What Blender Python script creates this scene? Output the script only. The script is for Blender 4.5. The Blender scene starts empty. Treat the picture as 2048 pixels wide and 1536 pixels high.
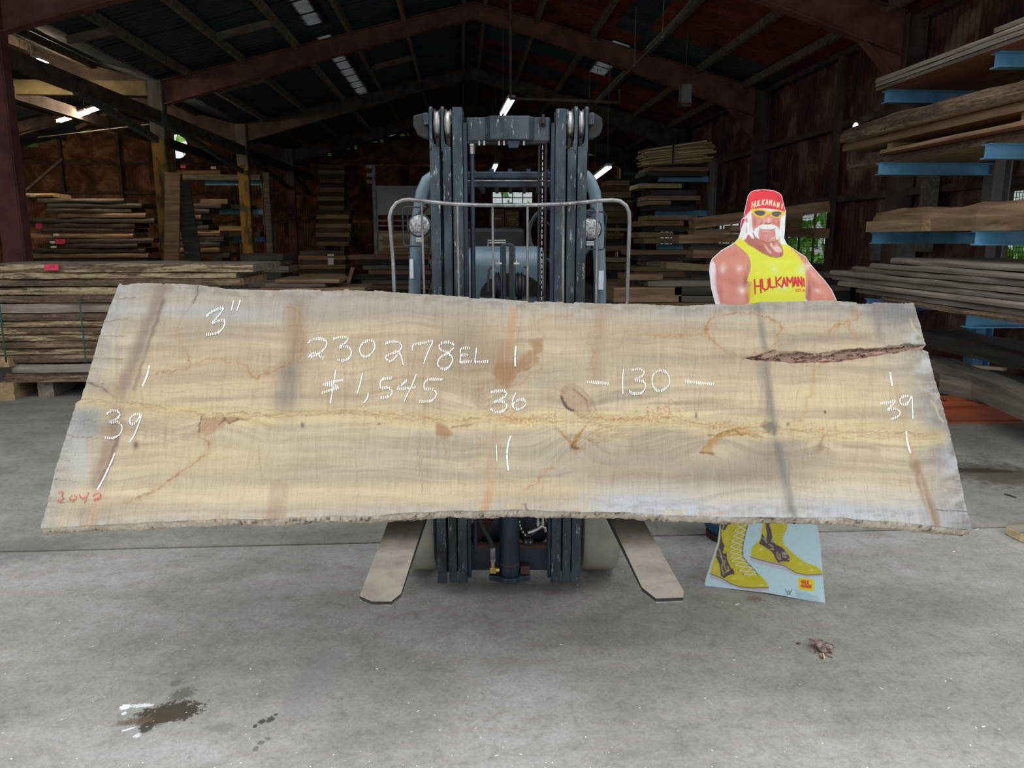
import bpy, bmesh, math, random
import numpy as np
from mathutils import Vector, Matrix, Euler

# ------------------------------------------------------------------ camera, sky, exposure
PITCH = math.radians(10.8)
YAW = math.radians(3.62)          # the camera looks this far to the right of the shed's axis (+Y)
FPX = 1538.0
CAMH = 1.65
S = bpy.context.scene
COL = S.collection
cam_d = bpy.data.cameras.new('camera')
cam_d.sensor_width = 36.0
cam_d.lens = FPX / 2048 * 36.0
cam_d.clip_end = 400
cam = bpy.data.objects.new('camera', cam_d)
COL.objects.link(cam)
cam.location = (0, 0, CAMH)
cam.rotation_euler = (math.radians(90) - PITCH, 0, -YAW)
S.camera = cam
S.view_settings.view_transform = 'Standard'
S.view_settings.look = 'None'
S.view_settings.gamma = 1.0
S.view_settings.use_curve_mapping = False
S.view_settings.exposure = 0.56

SKY_STRENGTH = 1.5
world = bpy.data.worlds.new('overcast_sky')
S.world = world
world.use_nodes = True
wn = world.node_tree
for n in list(wn.nodes):
    wn.nodes.remove(n)
w_out = wn.nodes.new('ShaderNodeOutputWorld')
w_bg = wn.nodes.new('ShaderNodeBackground')
w_tc = wn.nodes.new('ShaderNodeTexCoord')
w_sep = wn.nodes.new('ShaderNodeSeparateXYZ')
w_rmp = wn.nodes.new('ShaderNodeValToRGB')
w_rmp.color_ramp.elements[0].position = 0.0
w_rmp.color_ramp.elements[0].color = (0.34, 0.35, 0.36, 1)      # CIE overcast: the zenith is three times the horizon
w_rmp.color_ramp.elements[1].position = 1.0
w_rmp.color_ramp.elements[1].color = (0.97, 1.0, 1.04, 1)
wn.links.new(w_tc.outputs['Generated'], w_sep.inputs[0])
wn.links.new(w_sep.outputs['Z'], w_rmp.inputs[0])
wn.links.new(w_rmp.outputs[0], w_bg.inputs['Color'])
w_bg.inputs['Strength'].default_value = SKY_STRENGTH
wn.links.new(w_bg.outputs[0], w_out.inputs[0])

# ------------------------------------------------------------------ pixel helpers (2048 x 1536 frame)
cp, sp = math.cos(PITCH), math.sin(PITCH)
cyw, syw = math.cos(YAW), math.sin(YAW)

def cray(px, py):
    """ray in the camera-aligned level frame (x right, y away, z up)"""
    a, b = (px - 1024) / FPX, (768 - py) / FPX
    return (a, cp + b * sp, -sp + b * cp)

def c(px, py, Y):
    """camera-aligned (x, z) at depth Y"""
    r = cray(px, py)
    k = Y / r[1]
    return (r[0] * k, CAMH + r[2] * k)

def c3(px, py, Y):
    x, z = c(px, py, Y)
    return Vector((x, Y, z))

def c2w(p):
    x, y, z = p
    return Vector((x * cyw + y * syw, -x * syw + y * cyw, z))

def w(px, py, X=None, Y=None, Z=None):
    """shed-frame point where the pixel's ray meets X, Y or Z = const"""
    r = c2w(cray(px, py))
    if Y is not None:
        k = Y / r.y
    elif X is not None:
        k = X / r.x
    else:
        k = (Z - CAMH) / r.z
    return Vector((r.x * k, r.y * k, CAMH + r.z * k))

def cpx(x, y, z):
    """camera-aligned point(s) -> pixel"""
    zz = z - CAMH
    f = y * cp - zz * sp
    u = y * sp + zz * cp
    return 1024 + FPX * x / f, 768 - FPX * u / f

# ------------------------------------------------------------------ noise
_rng = np.random.default_rng(7)
_TAB = _rng.random((256, 256))

def vn(x, y, seed=0):
    x = np.asarray(x, float) + seed * 17.31
    y = np.asarray(y, float) + seed * 9.77
    xi, yi = np.floor(x).astype(int), np.floor(y).astype(int)
    fx, fy = x - xi, y - yi
    fx = fx * fx * (3 - 2 * fx)
    fy = fy * fy * (3 - 2 * fy)
    a = _TAB[xi & 255, yi & 255]
    b = _TAB[(xi + 1) & 255, yi & 255]
    d = _TAB[xi & 255, (yi + 1) & 255]
    e = _TAB[(xi + 1) & 255, (yi + 1) & 255]
    return (a * (1 - fx) + b * fx) * (1 - fy) + (d * (1 - fx) + e * fx) * fy

def fbm(x, y, seed=0, o=4):
    s, a, t = 0, 1.0, 0
    for i in range(o):
        s = s + a * vn(np.asarray(x) * 2 ** i, np.asarray(y) * 2 ** i, seed + i * 3)
        t += a
        a *= .5
    return s / t

def lin(rgb):
    v = np.asarray(rgb, float) / 255
    return np.where(v <= .04045, v / 12.92, ((v + .055) / 1.055) ** 2.4)

def L4(rgb):
    return (*[float(t) for t in lin(rgb)], 1.0)

# ------------------------------------------------------------------ materials
def newmat(name):
    m = bpy.data.materials.new(name)
    m.use_nodes = True
    nt = m.node_tree
    for n in list(nt.nodes):
        nt.nodes.remove(n)
    out = nt.nodes.new('ShaderNodeOutputMaterial')
    bs = nt.nodes.new('ShaderNodeBsdfPrincipled')
    nt.links.new(bs.outputs[0], out.inputs[0])
    return m, nt, bs, out

def N(nt, typ, **kw):
    n = nt.nodes.new(typ)
    for k, v in kw.items():
        if k.startswith('i_'):
            n.inputs[k[2:]].default_value = v
        else:
            setattr(n, k, v)
    return n

def tex_coord(nt, scale, kind='Object'):
    tc = N(nt, 'ShaderNodeTexCoord')
    mp = N(nt, 'ShaderNodeMapping')
    mp.inputs['Scale'].default_value = scale
    nt.links.new(tc.outputs[kind], mp.inputs[0])
    return mp

def noise(nt, vec, scale=1.0, detail=4.0, rough=.55, dist=0.0):
    n = N(nt, 'ShaderNodeTexNoise')
    n.inputs['Scale'].default_value = scale
    n.inputs['Detail'].default_value = detail
    n.inputs['Roughness'].default_value = rough
    n.inputs['Distortion'].default_value = dist
    nt.links.new(vec.outputs[0], n.inputs['Vector'])
    return n

def ramp(nt, src, stops):
    r = N(nt, 'ShaderNodeValToRGB')
    el = r.color_ramp.elements
    while len(el) < len(stops):
        el.new(.5)
    for e, (p, col) in zip(el, stops):
        e.position = p
        e.color = col if len(col) == 4 else (*col, 1)
    nt.links.new(src, r.inputs[0])
    return r

def mixc(nt, fac, a, b, mode='MIX'):
    m = N(nt, 'ShaderNodeMix', data_type='RGBA', blend_type=mode)
    for sock, v in ((m.inputs[0], fac), (m.inputs[6], a), (m.inputs[7], b)):
        if hasattr(v, 'is_linked') or hasattr(v, 'links'):
            nt.links.new(v, sock)
        else:
            sock.default_value = v
    return m.outputs[2]

def mathn(nt, op, a, b=None, clamp=False):
    m = N(nt, 'ShaderNodeMath', operation=op, use_clamp=clamp)
    for i, v in enumerate((a, b)):
        if v is None:
            continue
        if hasattr(v, 'links'):
            nt.links.new(v, m.inputs[i])
        else:
            m.inputs[i].default_value = v
    return m.outputs[0]

def bump(nt, bs, h, strength=.3, dist=.01):
    b = N(nt, 'ShaderNodeBump')
    b.inputs['Strength'].default_value = strength
    b.inputs['Distance'].default_value = dist
    nt.links.new(h, b.inputs['Height'])
    nt.links.new(b.outputs[0], bs.inputs['Normal'])

def mat_basic(name, c1, c2, scale=(6, 6, 6), rough=.6, metal=0.0, bmp=.2, bdist=.004, contrast=(.35, .65), vary=0.0, detail=5):
    """two-tone procedural material; vary = per-object brightness spread"""
    m, nt, bs, out = newmat(name)
    v = tex_coord(nt, scale)
    n1 = noise(nt, v, 1.0, detail)
    r = ramp(nt, n1.outputs[0], [(contrast[0], L4(c1)), (contrast[1], L4(c2))])
    colr = r.outputs[0]
    if vary:
        oi = N(nt, 'ShaderNodeObjectInfo')
        mr = N(nt, 'ShaderNodeMapRange')
        mr.inputs[3].default_value = 1 - vary
        mr.inputs[4].default_value = 1 + vary
        nt.links.new(oi.outputs['Random'], mr.inputs[0])
        colr = mixc(nt, 1.0, colr, mr.outputs[0], 'MULTIPLY')
    nt.links.new(colr, bs.inputs['Base Color'])
    bs.inputs['Roughness'].default_value = rough
    bs.inputs['Metallic'].default_value = metal
    if bmp:
        n2 = noise(nt, v, 3.0, 4)
        bump(nt, bs, n2.outputs[0], bmp, bdist)
    return m

def mat_worn(name, paint, dark, bare, scale=9, rough=.45, metal=.2, amt=.62):
    """painted steel with scratches and dirt"""
    m, nt, bs, out = newmat(name)
    v = tex_coord(nt, (scale, scale, scale * .35))
    n1 = noise(nt, v, 1.0, 6, .65)
    r1 = ramp(nt, n1.outputs[0], [(.35, L4(dark)), (.6, L4(paint))])
    v2 = tex_coord(nt, (scale * 9, scale * 9, scale * 1.6))
    n2 = noise(nt, v2, 1.0, 6, .7)
    r2 = ramp(nt, n2.outputs[0], [(amt, (0, 0, 0, 1)), (amt + .06, (1, 1, 1, 1))])
    colr = mixc(nt, r2.outputs[0], r1.outputs[0], L4(bare))
    nt.links.new(colr, bs.inputs['Base Color'])
    bs.inputs['Roughness'].default_value = rough
    bs.inputs['Metallic'].default_value = metal
    bump(nt, bs, n2.outputs[0], .15, .002)
    return m

def mat_wood(name, c1, c2, c3_, axis=0, vary=.25, rough=.85, s=1.0):
    """sawn timber: grain runs along the object's local x (axis 0)"""
    m, nt, bs, out = newmat(name)
    sc = [14 * s, 14 * s, 14 * s]
    sc[axis] = 1.1 * s
    v = tex_coord(nt, sc)
    oi = N(nt, 'ShaderNodeObjectInfo')
    off = N(nt, 'ShaderNodeVectorMath', operation='MULTIPLY_ADD')
    cmb = N(nt, 'ShaderNodeCombineXYZ')
    for i in range(3):
        nt.links.new(oi.outputs['Random'], cmb.inputs[i])
    nt.links.new(cmb.outputs[0], off.inputs[0])
    off.inputs[1].default_value = (37, 53, 71)
    nt.links.new(v.outputs[0], off.inputs[2])
    n1 = noise(nt, off, 1.0, 6, .6, .6)
    r = ramp(nt, n1.outputs[0], [(.3, L4(c1)), (.5, L4(c2)), (.72, L4(c3_))])
    mr = N(nt, 'ShaderNodeMapRange')
    mr.inputs[3].default_value = 1 - vary
    mr.inputs[4].default_value = 1 + vary
    nt.links.new(oi.outputs['Random'], mr.inputs[0])
    colr = mixc(nt, 1.0, r.outputs[0], mr.outputs[0], 'MULTIPLY')
    nt.links.new(colr, bs.inputs['Base Color'])
    bs.inputs['Roughness'].default_value = rough
    bump(nt, bs, n1.outputs[0], .4, .006)
    return m

def mat_emit(name, col, strength):
    m, nt, bs, out = newmat(name)
    bs.inputs['Base Color'].default_value = (.8, .8, .8, 1)
    bs.inputs['Emission Color'].default_value = (*col, 1)
    bs.inputs['Emission Strength'].default_value = strength
    return m

M = {}
M['steel_blue'] = mat_worn('worn_blue_grey_steel', (72, 84, 91), (34, 43, 50), (168, 180, 184), amt=.60, metal=.35)
M['steel_dark'] = mat_worn('dark_navy_steel', (52, 64, 80), (28, 34, 44), (110, 118, 126), amt=.66)
M['steel_bare'] = mat_worn('worn_bare_steel', (150, 150, 150), (92, 90, 92), (205, 205, 205), rough=.35, metal=.7, amt=.6)
M['steel_bright'] = mat_basic('bright_steel', (150, 150, 148), (200, 200, 198), (30, 30, 30), .3, .85, .1)
M['fork'] = mat_worn('dusty_fork_steel', (138, 130, 119), (112, 104, 95), (172, 166, 156), rough=.6, metal=.15, amt=.66)
M['fork_edge'] = mat_basic('fork_edge_black', (40, 40, 42), (66, 64, 62), rough=.5, metal=.3)
M['rubber'] = mat_basic('black_rubber', (22, 22, 24), (38, 38, 40), (20, 20, 20), .6)
M['black'] = mat_basic('black_paint', (16, 17, 19), (34, 36, 40), (12, 12, 12), .4, .1)
M['tyre'] = mat_basic('non_marking_tyre', (146, 144, 132), (166, 163, 150), (10, 10, 10), .8, 0, .2)
M['cowl'] = mat_basic('cowl_paint', (92, 112, 124), (108, 128, 138), (3, 3, 3), .42, .1, .03)
M['brass'] = mat_basic('brass', (190, 160, 80), (220, 196, 120), (30, 30, 30), .35, .8, .05)
M['glass_lamp'] = mat_basic('lamp_glass', (104, 106, 106), (214, 216, 214), (90, 90, 90), .15, .5, .8, .004)
M['rust_brown'] = mat_basic('rust_brown_steel', (62, 40, 36), (98, 66, 58), (5, 5, 5), .8, .1, .3, contrast=(.3, .7))
M['white_label'] = mat_basic('white_label', (205, 212, 218), (226, 232, 236), (10, 10, 10), .6, 0, .02)
M['frame_red'] = mat_basic('oxide_red_steel', (108, 68, 62), (144, 100, 92), (3, 3, 3), .75, .1, .3, vary=.1)
M['frame_dark'] = mat_basic('sooty_steel', (72, 60, 54), (112, 94, 84), (3, 3, 3), .8, .1, .3, vary=.15)
M['post_red'] = mat_basic('faded_red_column', (104, 62, 62), (132, 84, 82), (4, 4, 4), .7, 0, .3)
M['purlin'] = mat_basic('purlin_timber', (104, 93, 82), (148, 134, 120), (2, 9, 9), .85, 0, .3, vary=.2)
M['sheet_dark'] = mat_basic('dark_roof_sheet', (58, 68, 80), (84, 94, 104), (2, 1, 1), .6, .3, .3, .01, vary=.25)
M['blue_arm'] = mat_basic('blue_rack_paint', (96, 168, 214), (124, 190, 228), (6, 6, 6), .45, 0, .08, vary=.06)
M['green_arm'] = mat_basic('green_rack_paint', (24, 84, 62), (38, 106, 80), (6, 6, 6), .5)
M['rack_post'] = mat_basic('rusty_grey_post', (134, 128, 124), (142, 92, 70), (2, 2, 3), .7, 0, .3, contrast=(.5, .66))
M['orange_arm'] = mat_basic('orange_rack_base', (196, 96, 48), (126, 76, 52), (1.2, 6, 6), .55, 0, .2)
M['chalk'] = mat_basic('white_chalk', (232, 236, 240), (250, 252, 253), (90, 90, 90), .95, 0, 0)
M['red_crayon'] = mat_basic('red_crayon', (214, 128, 112), (196, 104, 92), (90, 90, 90), .9, 0, 0)
M['galv'] = mat_basic('galvanised_sheet', (120, 126, 128), (164, 168, 168), (5, 5, 5), .5, .4, .1)
M['white_panel'] = mat_basic('white_panel', (172, 178, 180), (196, 200, 202), (1, 1, 1), .6, 0, .05)
M['strap'] = mat_basic('green_strap', (24, 72, 58), (36, 92, 72), (20, 20, 20), .5)
M['pink_tag'] = mat_basic('pink_tag', (214, 52, 84), (232, 74, 104), (20, 20, 20), .7, 0, 0)
M['white_tag'] = mat_basic('white_tag', (220, 220, 216), (236, 236, 232), (20, 20, 20), .7, 0, 0)
M['w_grey'] = mat_wood('grey_weathered_wood', (98, 90, 81), (136, 126, 113), (172, 160, 144))
M['w_brown'] = mat_wood('brown_sawn_wood', (112, 88, 67), (152, 124, 95), (186, 158, 124))
M['w_dark'] = mat_wood('dark_stained_wood', (52, 47, 44), (78, 71, 64), (108, 98, 88), vary=.35)
M['w_tan'] = mat_wood('tan_sawn_wood', (134, 108, 76), (170, 144, 106), (200, 176, 136), vary=.18)
M['w_pale'] = mat_wood('pale_fresh_wood', (176, 156, 112), (206, 188, 144), (228, 214, 176), vary=.12)
def mat_bark(name, dark, mid, pale, lo, hi):
    """waney edge: patches of bark over pale sapwood"""
    m, nt, bs, out = newmat(name)
    oi = N(nt, 'ShaderNodeObjectInfo')
    def nz(sc, det, dist):
        v = tex_coord(nt, sc)
        off = N(nt, 'ShaderNodeVectorMath', operation='MULTIPLY_ADD')
        cmb = N(nt, 'ShaderNodeCombineXYZ')
        for i in range(3): nt.links.new(oi.outputs['Random'], cmb.inputs[i])
        nt.links.new(cmb.outputs[0], off.inputs[0])
        off.inputs[1].default_value = (37, 53, 71)
        nt.links.new(v.outputs[0], off.inputs[2])
        return noise(nt, off, 1.0, det, .65, dist)
    n1 = nz((1.3, 7, 16), 5, 1.0)
    n2 = nz((16, 30, 60), 6, .5)
    r1 = ramp(nt, n1.outputs[0], [(lo, (0, 0, 0, 1)), (hi, (1, 1, 1, 1))])
    rb = ramp(nt, n2.outputs[0], [(.35, L4(dark)), (.6, L4(mid))])
    rp = ramp(nt, n2.outputs[0], [(.3, L4(mid)), (.55, L4(pale))])
    nt.links.new(mixc(nt, r1.outputs[0], rb.outputs[0], rp.outputs[0]), bs.inputs['Base Color'])
    bs.inputs['Roughness'].default_value = .9
    bump(nt, bs, n2.outputs[0], .8, .012)
    return m
M['w_bark'] = mat_bark('bark_edge', (74, 60, 50), (118, 98, 80), (166, 144, 114), .5, .66)
M['w_barkpale'] = mat_bark('pale_bark_edge', (72, 56, 46), (128, 108, 84), (196, 176, 138), .47, .53)
M['w_under'] = mat_wood('orange_plywood', (120, 78, 52), (150, 98, 66), (176, 124, 86), s=.35)
M['tube'] = mat_emit('fluorescent_tube', (1.0, .82, .56), 60)
M['tube_dim'] = mat_emit('fluorescent_tube_cool', (.93, .97, 1.0), 1.3)
M['lens'] = mat_basic('amber', (180, 120, 60), (200, 140, 80), (20, 20, 20), .3)
M['bluebarrel'] = mat_basic('blue_painted_steel', (28, 74, 108), (52, 104, 140), (8, 8, 8), .35, .1, .1)

def mat_rust(name, a, b, d, hue=.5):
    m, nt, bs, out = newmat(name)
    v = tex_coord(nt, (.8, .8, .5), 'Object')
    oi = N(nt, 'ShaderNodeObjectInfo')
    off = N(nt, 'ShaderNodeVectorMath', operation='ADD')
    nt.links.new(v.outputs[0], off.inputs[0])
    nt.links.new(oi.outputs['Location'], off.inputs[1])
    n1 = noise(nt, off, 1.3, 8, .62, .8)
    r = ramp(nt, n1.outputs[0], [(.36, L4(a)), (.5, L4(b)), (.66, L4(d))])
    n2 = noise(nt, off, 9, 5, .7)
    colr = mixc(nt, .5, r.outputs[0], n2.outputs[0], 'OVERLAY')
    nt.links.new(colr, bs.inputs['Base Color'])
    bs.inputs['Roughness'].default_value = .85
    bump(nt, bs, n2.outputs[0], .3, .01)
    return m
M['rust_wall'] = mat_rust('rusty_corrugated_sheet', (74, 52, 42), (124, 80, 56), (172, 132, 102))
M['rust_side'] = mat_rust('sooty_red_wall_sheet', (62, 48, 46), (104, 64, 56), (150, 128, 116))
M['rust_roof'] = mat_rust('red_rust_roof_sheet', (62, 40, 38), (128, 56, 40), (150, 78, 58))

def mat_translucent(name, col):
    m, nt, bs, out = newmat(name)
    nt.nodes.remove(bs)
    tr = N(nt, 'ShaderNodeBsdfTranslucent')
    df = N(nt, 'ShaderNodeBsdfDiffuse')
    mx = N(nt, 'ShaderNodeMixShader')
    v = tex_coord(nt, (3, 3, 3))
    n1 = noise(nt, v, 1.0, 5)
    r = ramp(nt, n1.outputs[0], [(.3, L4((int(col[0] * .6), int(col[1] * .6), int(col[2] * .6)))), (.65, L4(col))])
    nt.links.new(r.outputs[0], tr.inputs[0])
    nt.links.new(r.outputs[0], df.inputs[0])
    mx.inputs[0].default_value = .45
    nt.links.new(tr.outputs[0], mx.inputs[1])
    nt.links.new(df.outputs[0], mx.inputs[2])
    nt.links.new(mx.outputs[0], out.inputs[0])
    return m
M['skylight'] = mat_translucent('dirty_fibreglass', (84, 88, 88))
def mat_glass(name):
    m, nt, bs, out = newmat(name)
    nt.nodes.remove(bs)
    tr = N(nt, 'ShaderNodeBsdfTransparent')
    tr.inputs[0].default_value = (.75, .8, .78, 1)
    gl = N(nt, 'ShaderNodeBsdfGlossy')
    gl.inputs['Roughness'].default_value = .1
    mx = N(nt, 'ShaderNodeMixShader')
    mx.inputs[0].default_value = .08
    nt.links.new(tr.outputs[0], mx.inputs[1])
    nt.links.new(gl.outputs[0], mx.inputs[2])
    nt.links.new(mx.outputs[0], out.inputs[0])
    return m
M['glass'] = mat_glass('dusty_window_glass')

# ------------------------------------------------------------------ mesh builder
class MB:
    def __init__(s):
        s.v, s.f, s.mi = [], [], []
        s.cur = 0
    def add(s, vs, fs, mi=None):
        b = len(s.v)
        s.v += [tuple(p) for p in vs]
        s.f += [tuple(i + b for i in f) for f in fs]
        s.mi += [s.cur if mi is None else mi] * len(fs)
        return s
    def box(s, x0, x1, y0, y1, z0, z1, mi=None):
        vs = [(x, y, z) for z in (z0, z1) for y in (y0, y1) for x in (x0, x1)]
        return s.add(vs, [(0, 2, 3, 1), (4, 5, 7, 6), (0, 1, 5, 4), (2, 6, 7, 3), (0, 4, 6, 2), (1, 3, 7, 5)], mi)
    def prism(s, pts, d, mi=None):
        """extrude a planar loop of 3-D points by vector d"""
        n = len(pts)
        d = Vector(d)
        a = [Vector(p) for p in pts]
        vs = a + [p + d for p in a]
        fs = [tuple(range(n - 1, -1, -1)), tuple(range(n, 2 * n))]
        fs += [(i, (i + 1) % n, n + (i + 1) % n, n + i) for i in range(n)]
        return s.add(vs, fs, mi)
    def bar(s, p, q, wd, h, up=(0, 0, 1), mi=None):
        """rectangular bar p->q"""
        p, q = Vector(p), Vector(q)
        d = (q - p).normalized()
        upv = Vector(up)
        if abs(d.dot(upv)) > .98:
            upv = Vector((0, 1, 0))
        sx = d.cross(upv).normalized()
        su = sx.cross(d).normalized()
        loop = [p + sx * a * wd / 2 + su * b * h / 2 for a, b in ((-1, -1), (1, -1), (1, 1), (-1, 1))]
        return s.prism(loop, q - p, mi)
    def tube(s, pts, r, n=8, mi=None, closed=False, caps=True):
        pts = [Vector(p) for p in pts]
        rs = r if isinstance(r, (list, tuple)) else [r] * len(pts)
        base = []
        vs = []
        prev = None
        for i, p in enumerate(pts):
            a = pts[max(i - 1, 0)]
            b = pts[min(i + 1, len(pts) - 1)]
            if closed:
                a, b = pts[i - 1], pts[(i + 1) % len(pts)]
            d = (b - a).normalized()
            if prev is None:
                t = Vector((0, 0, 1)) if abs(d.z) < .9 else Vector((0, 1, 0))
                sx = d.cross(t).normalized()
            else:
                sx = (prev - d * prev.dot(d)).normalized()
            prev = sx
            sy = d.cross(sx)
            for k in range(n):
                a_ = 2 * math.pi * k / n
                vs.append(p + sx * math.cos(a_) * rs[i] + sy * math.sin(a_) * rs[i])
        fs = []
        m_ = len(pts)
        for i in range(m_ if closed else m_ - 1):
            j = (i + 1) % m_
            for k in range(n):
                k2 = (k + 1) % n
                fs.append((i * n + k, i * n + k2, j * n + k2, j * n + k))
        if not closed and caps:
            fs.append(tuple(range(n - 1, -1, -1)))
            fs.append(tuple((m_ - 1) * n + k for k in range(n)))
        return s.add(vs, fs, mi)
    def cyl(s, p, q, r, n=20, mi=None, r2=None):
        return s.tube([p, q], [r, r if r2 is None else r2], n, mi)
    def lathe(s, prof, centre, axis='x', n=32, mi=None):
        """prof = [(radius, along)] closed by end caps"""
        vs = []
        cx, cy_, cz = centre
        for r, t in prof:
            for k in range(n):
                a = 2 * math.pi * k / n
                u, v = r * math.cos(a), r * math.sin(a)
                if axis == 'x': vs.append((cx + t, cy_ + u, cz + v))
                elif axis == 'y': vs.append((cx + u, cy_ + t, cz - v))
                else: vs.append((cx + u, cy_ + v, cz + t))
        fs = []
        for i in range(len(prof) - 1):
            for k in range(n):
                k2 = (k + 1) % n
                fs.append((i * n + k, i * n + k2, (i + 1) * n + k2, (i + 1) * n + k))
        fs.append(tuple(range(n - 1, -1, -1)))
        fs.append(tuple((len(prof) - 1) * n + k for k in range(n)))
        return s.add(vs, fs, mi)
    def mesh(s, name, mats, origin=(0, 0, 0), smooth=False):
        me = bpy.data.meshes.new(name)
        o = Vector(origin)
        me.from_pydata([Vector(p) - o for p in s.v], [], s.f)
        for m in mats if isinstance(mats, (list, tuple)) else [mats]:
            me.materials.append(m)
        me.polygons.foreach_set('material_index', s.mi)
        bm = bmesh.new()
        bm.from_mesh(me)
        bmesh.ops.recalc_face_normals(bm, faces=bm.faces)
        bm.to_mesh(me)
        bm.free()
        if smooth:
            me.polygons.foreach_set('use_smooth', [True] * len(me.polygons))
            try:
                me.set_sharp_from_angle(angle=math.radians(38))
            except Exception:
                pass
        me.update()
        return me

def tag(o, label=None, cat=None, group=None, kind=None):
    if label: o['label'] = label
    if cat: o['category'] = cat
    if group: o['group'] = group
    if kind: o['kind'] = kind
    return o

ORG = {}      # root object name -> (origin in its build frame)

def thing(name, label, cat, loc=(0, 0, 0), frame='W', group=None):
    """Empty at a thing's base; frame 'C' = built in the camera-aligned level frame"""
    o = bpy.data.objects.new(name, None)
    COL.objects.link(o)
    o.empty_display_size = .1
    if frame == 'C':
        o.location = c2w(loc)
        o.rotation_euler = (0, 0, -YAW)
    else:
        o.location = loc
    ORG[o.name] = Vector(loc)
    return tag(o, label, cat, group)

def part(name, mb, mats, parent, smooth=False, bevel=0, label=None, kind=None):
    """mesh whose coordinates are given in the frame its thing was built in"""
    root = parent
    while root.parent is not None:
        root = root.parent
    me = mb.mesh(name, mats, ORG[root.name], smooth)
    o = bpy.data.objects.new(name, me)
    COL.objects.link(o)
    o.parent = parent
    if bevel:
        b = o.modifiers.new('bevel', 'BEVEL')
        b.width = bevel
        b.segments = 2
        b.limit_method = 'ANGLE'
    return tag(o, label=label, kind=kind)

def solo(name, mb, mats, label, cat, loc=(0, 0, 0), frame='W', group=None, smooth=False, bevel=0, kind=None):
    me = mb.mesh(name, mats, loc, smooth)
    o = bpy.data.objects.new(name, me)
    COL.objects.link(o)
    if frame == 'C':
        o.location = c2w(loc)
        o.rotation_euler = (0, 0, -YAW)
    else:
        o.location = loc
    ORG[o.name] = Vector(loc)
    if bevel:
        b = o.modifiers.new('bevel', 'BEVEL')
        b.width = bevel
        b.segments = 2
        b.limit_method = 'ANGLE'
    return tag(o, label, cat, group, kind)

def struct(name, mb, mats, loc=(0, 0, 0), smooth=False):
    return solo(name, mb, mats, None, None, loc, 'W', None, smooth, 0, 'structure')

# ================================================================== THE SHED
XL, XR = -6.25, 6.5
Y0, Y1 = 5.9, 33.5
FRAMES = [6.05, 11.4, 17.1, 23.3, 29.5]
RIDX, RIDZ, EAVZ = .3, 6.56, 4.87
LNR, LNL = -12.6, -19.0

def roofz(x):
    if x > XL:
        t = abs(x - RIDX) / (XR - RIDX if x > RIDX else RIDX - XL)
    else:
        t = abs(x - LNR) / 6.35
    return RIDZ + (EAVZ - RIDZ) * t

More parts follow.
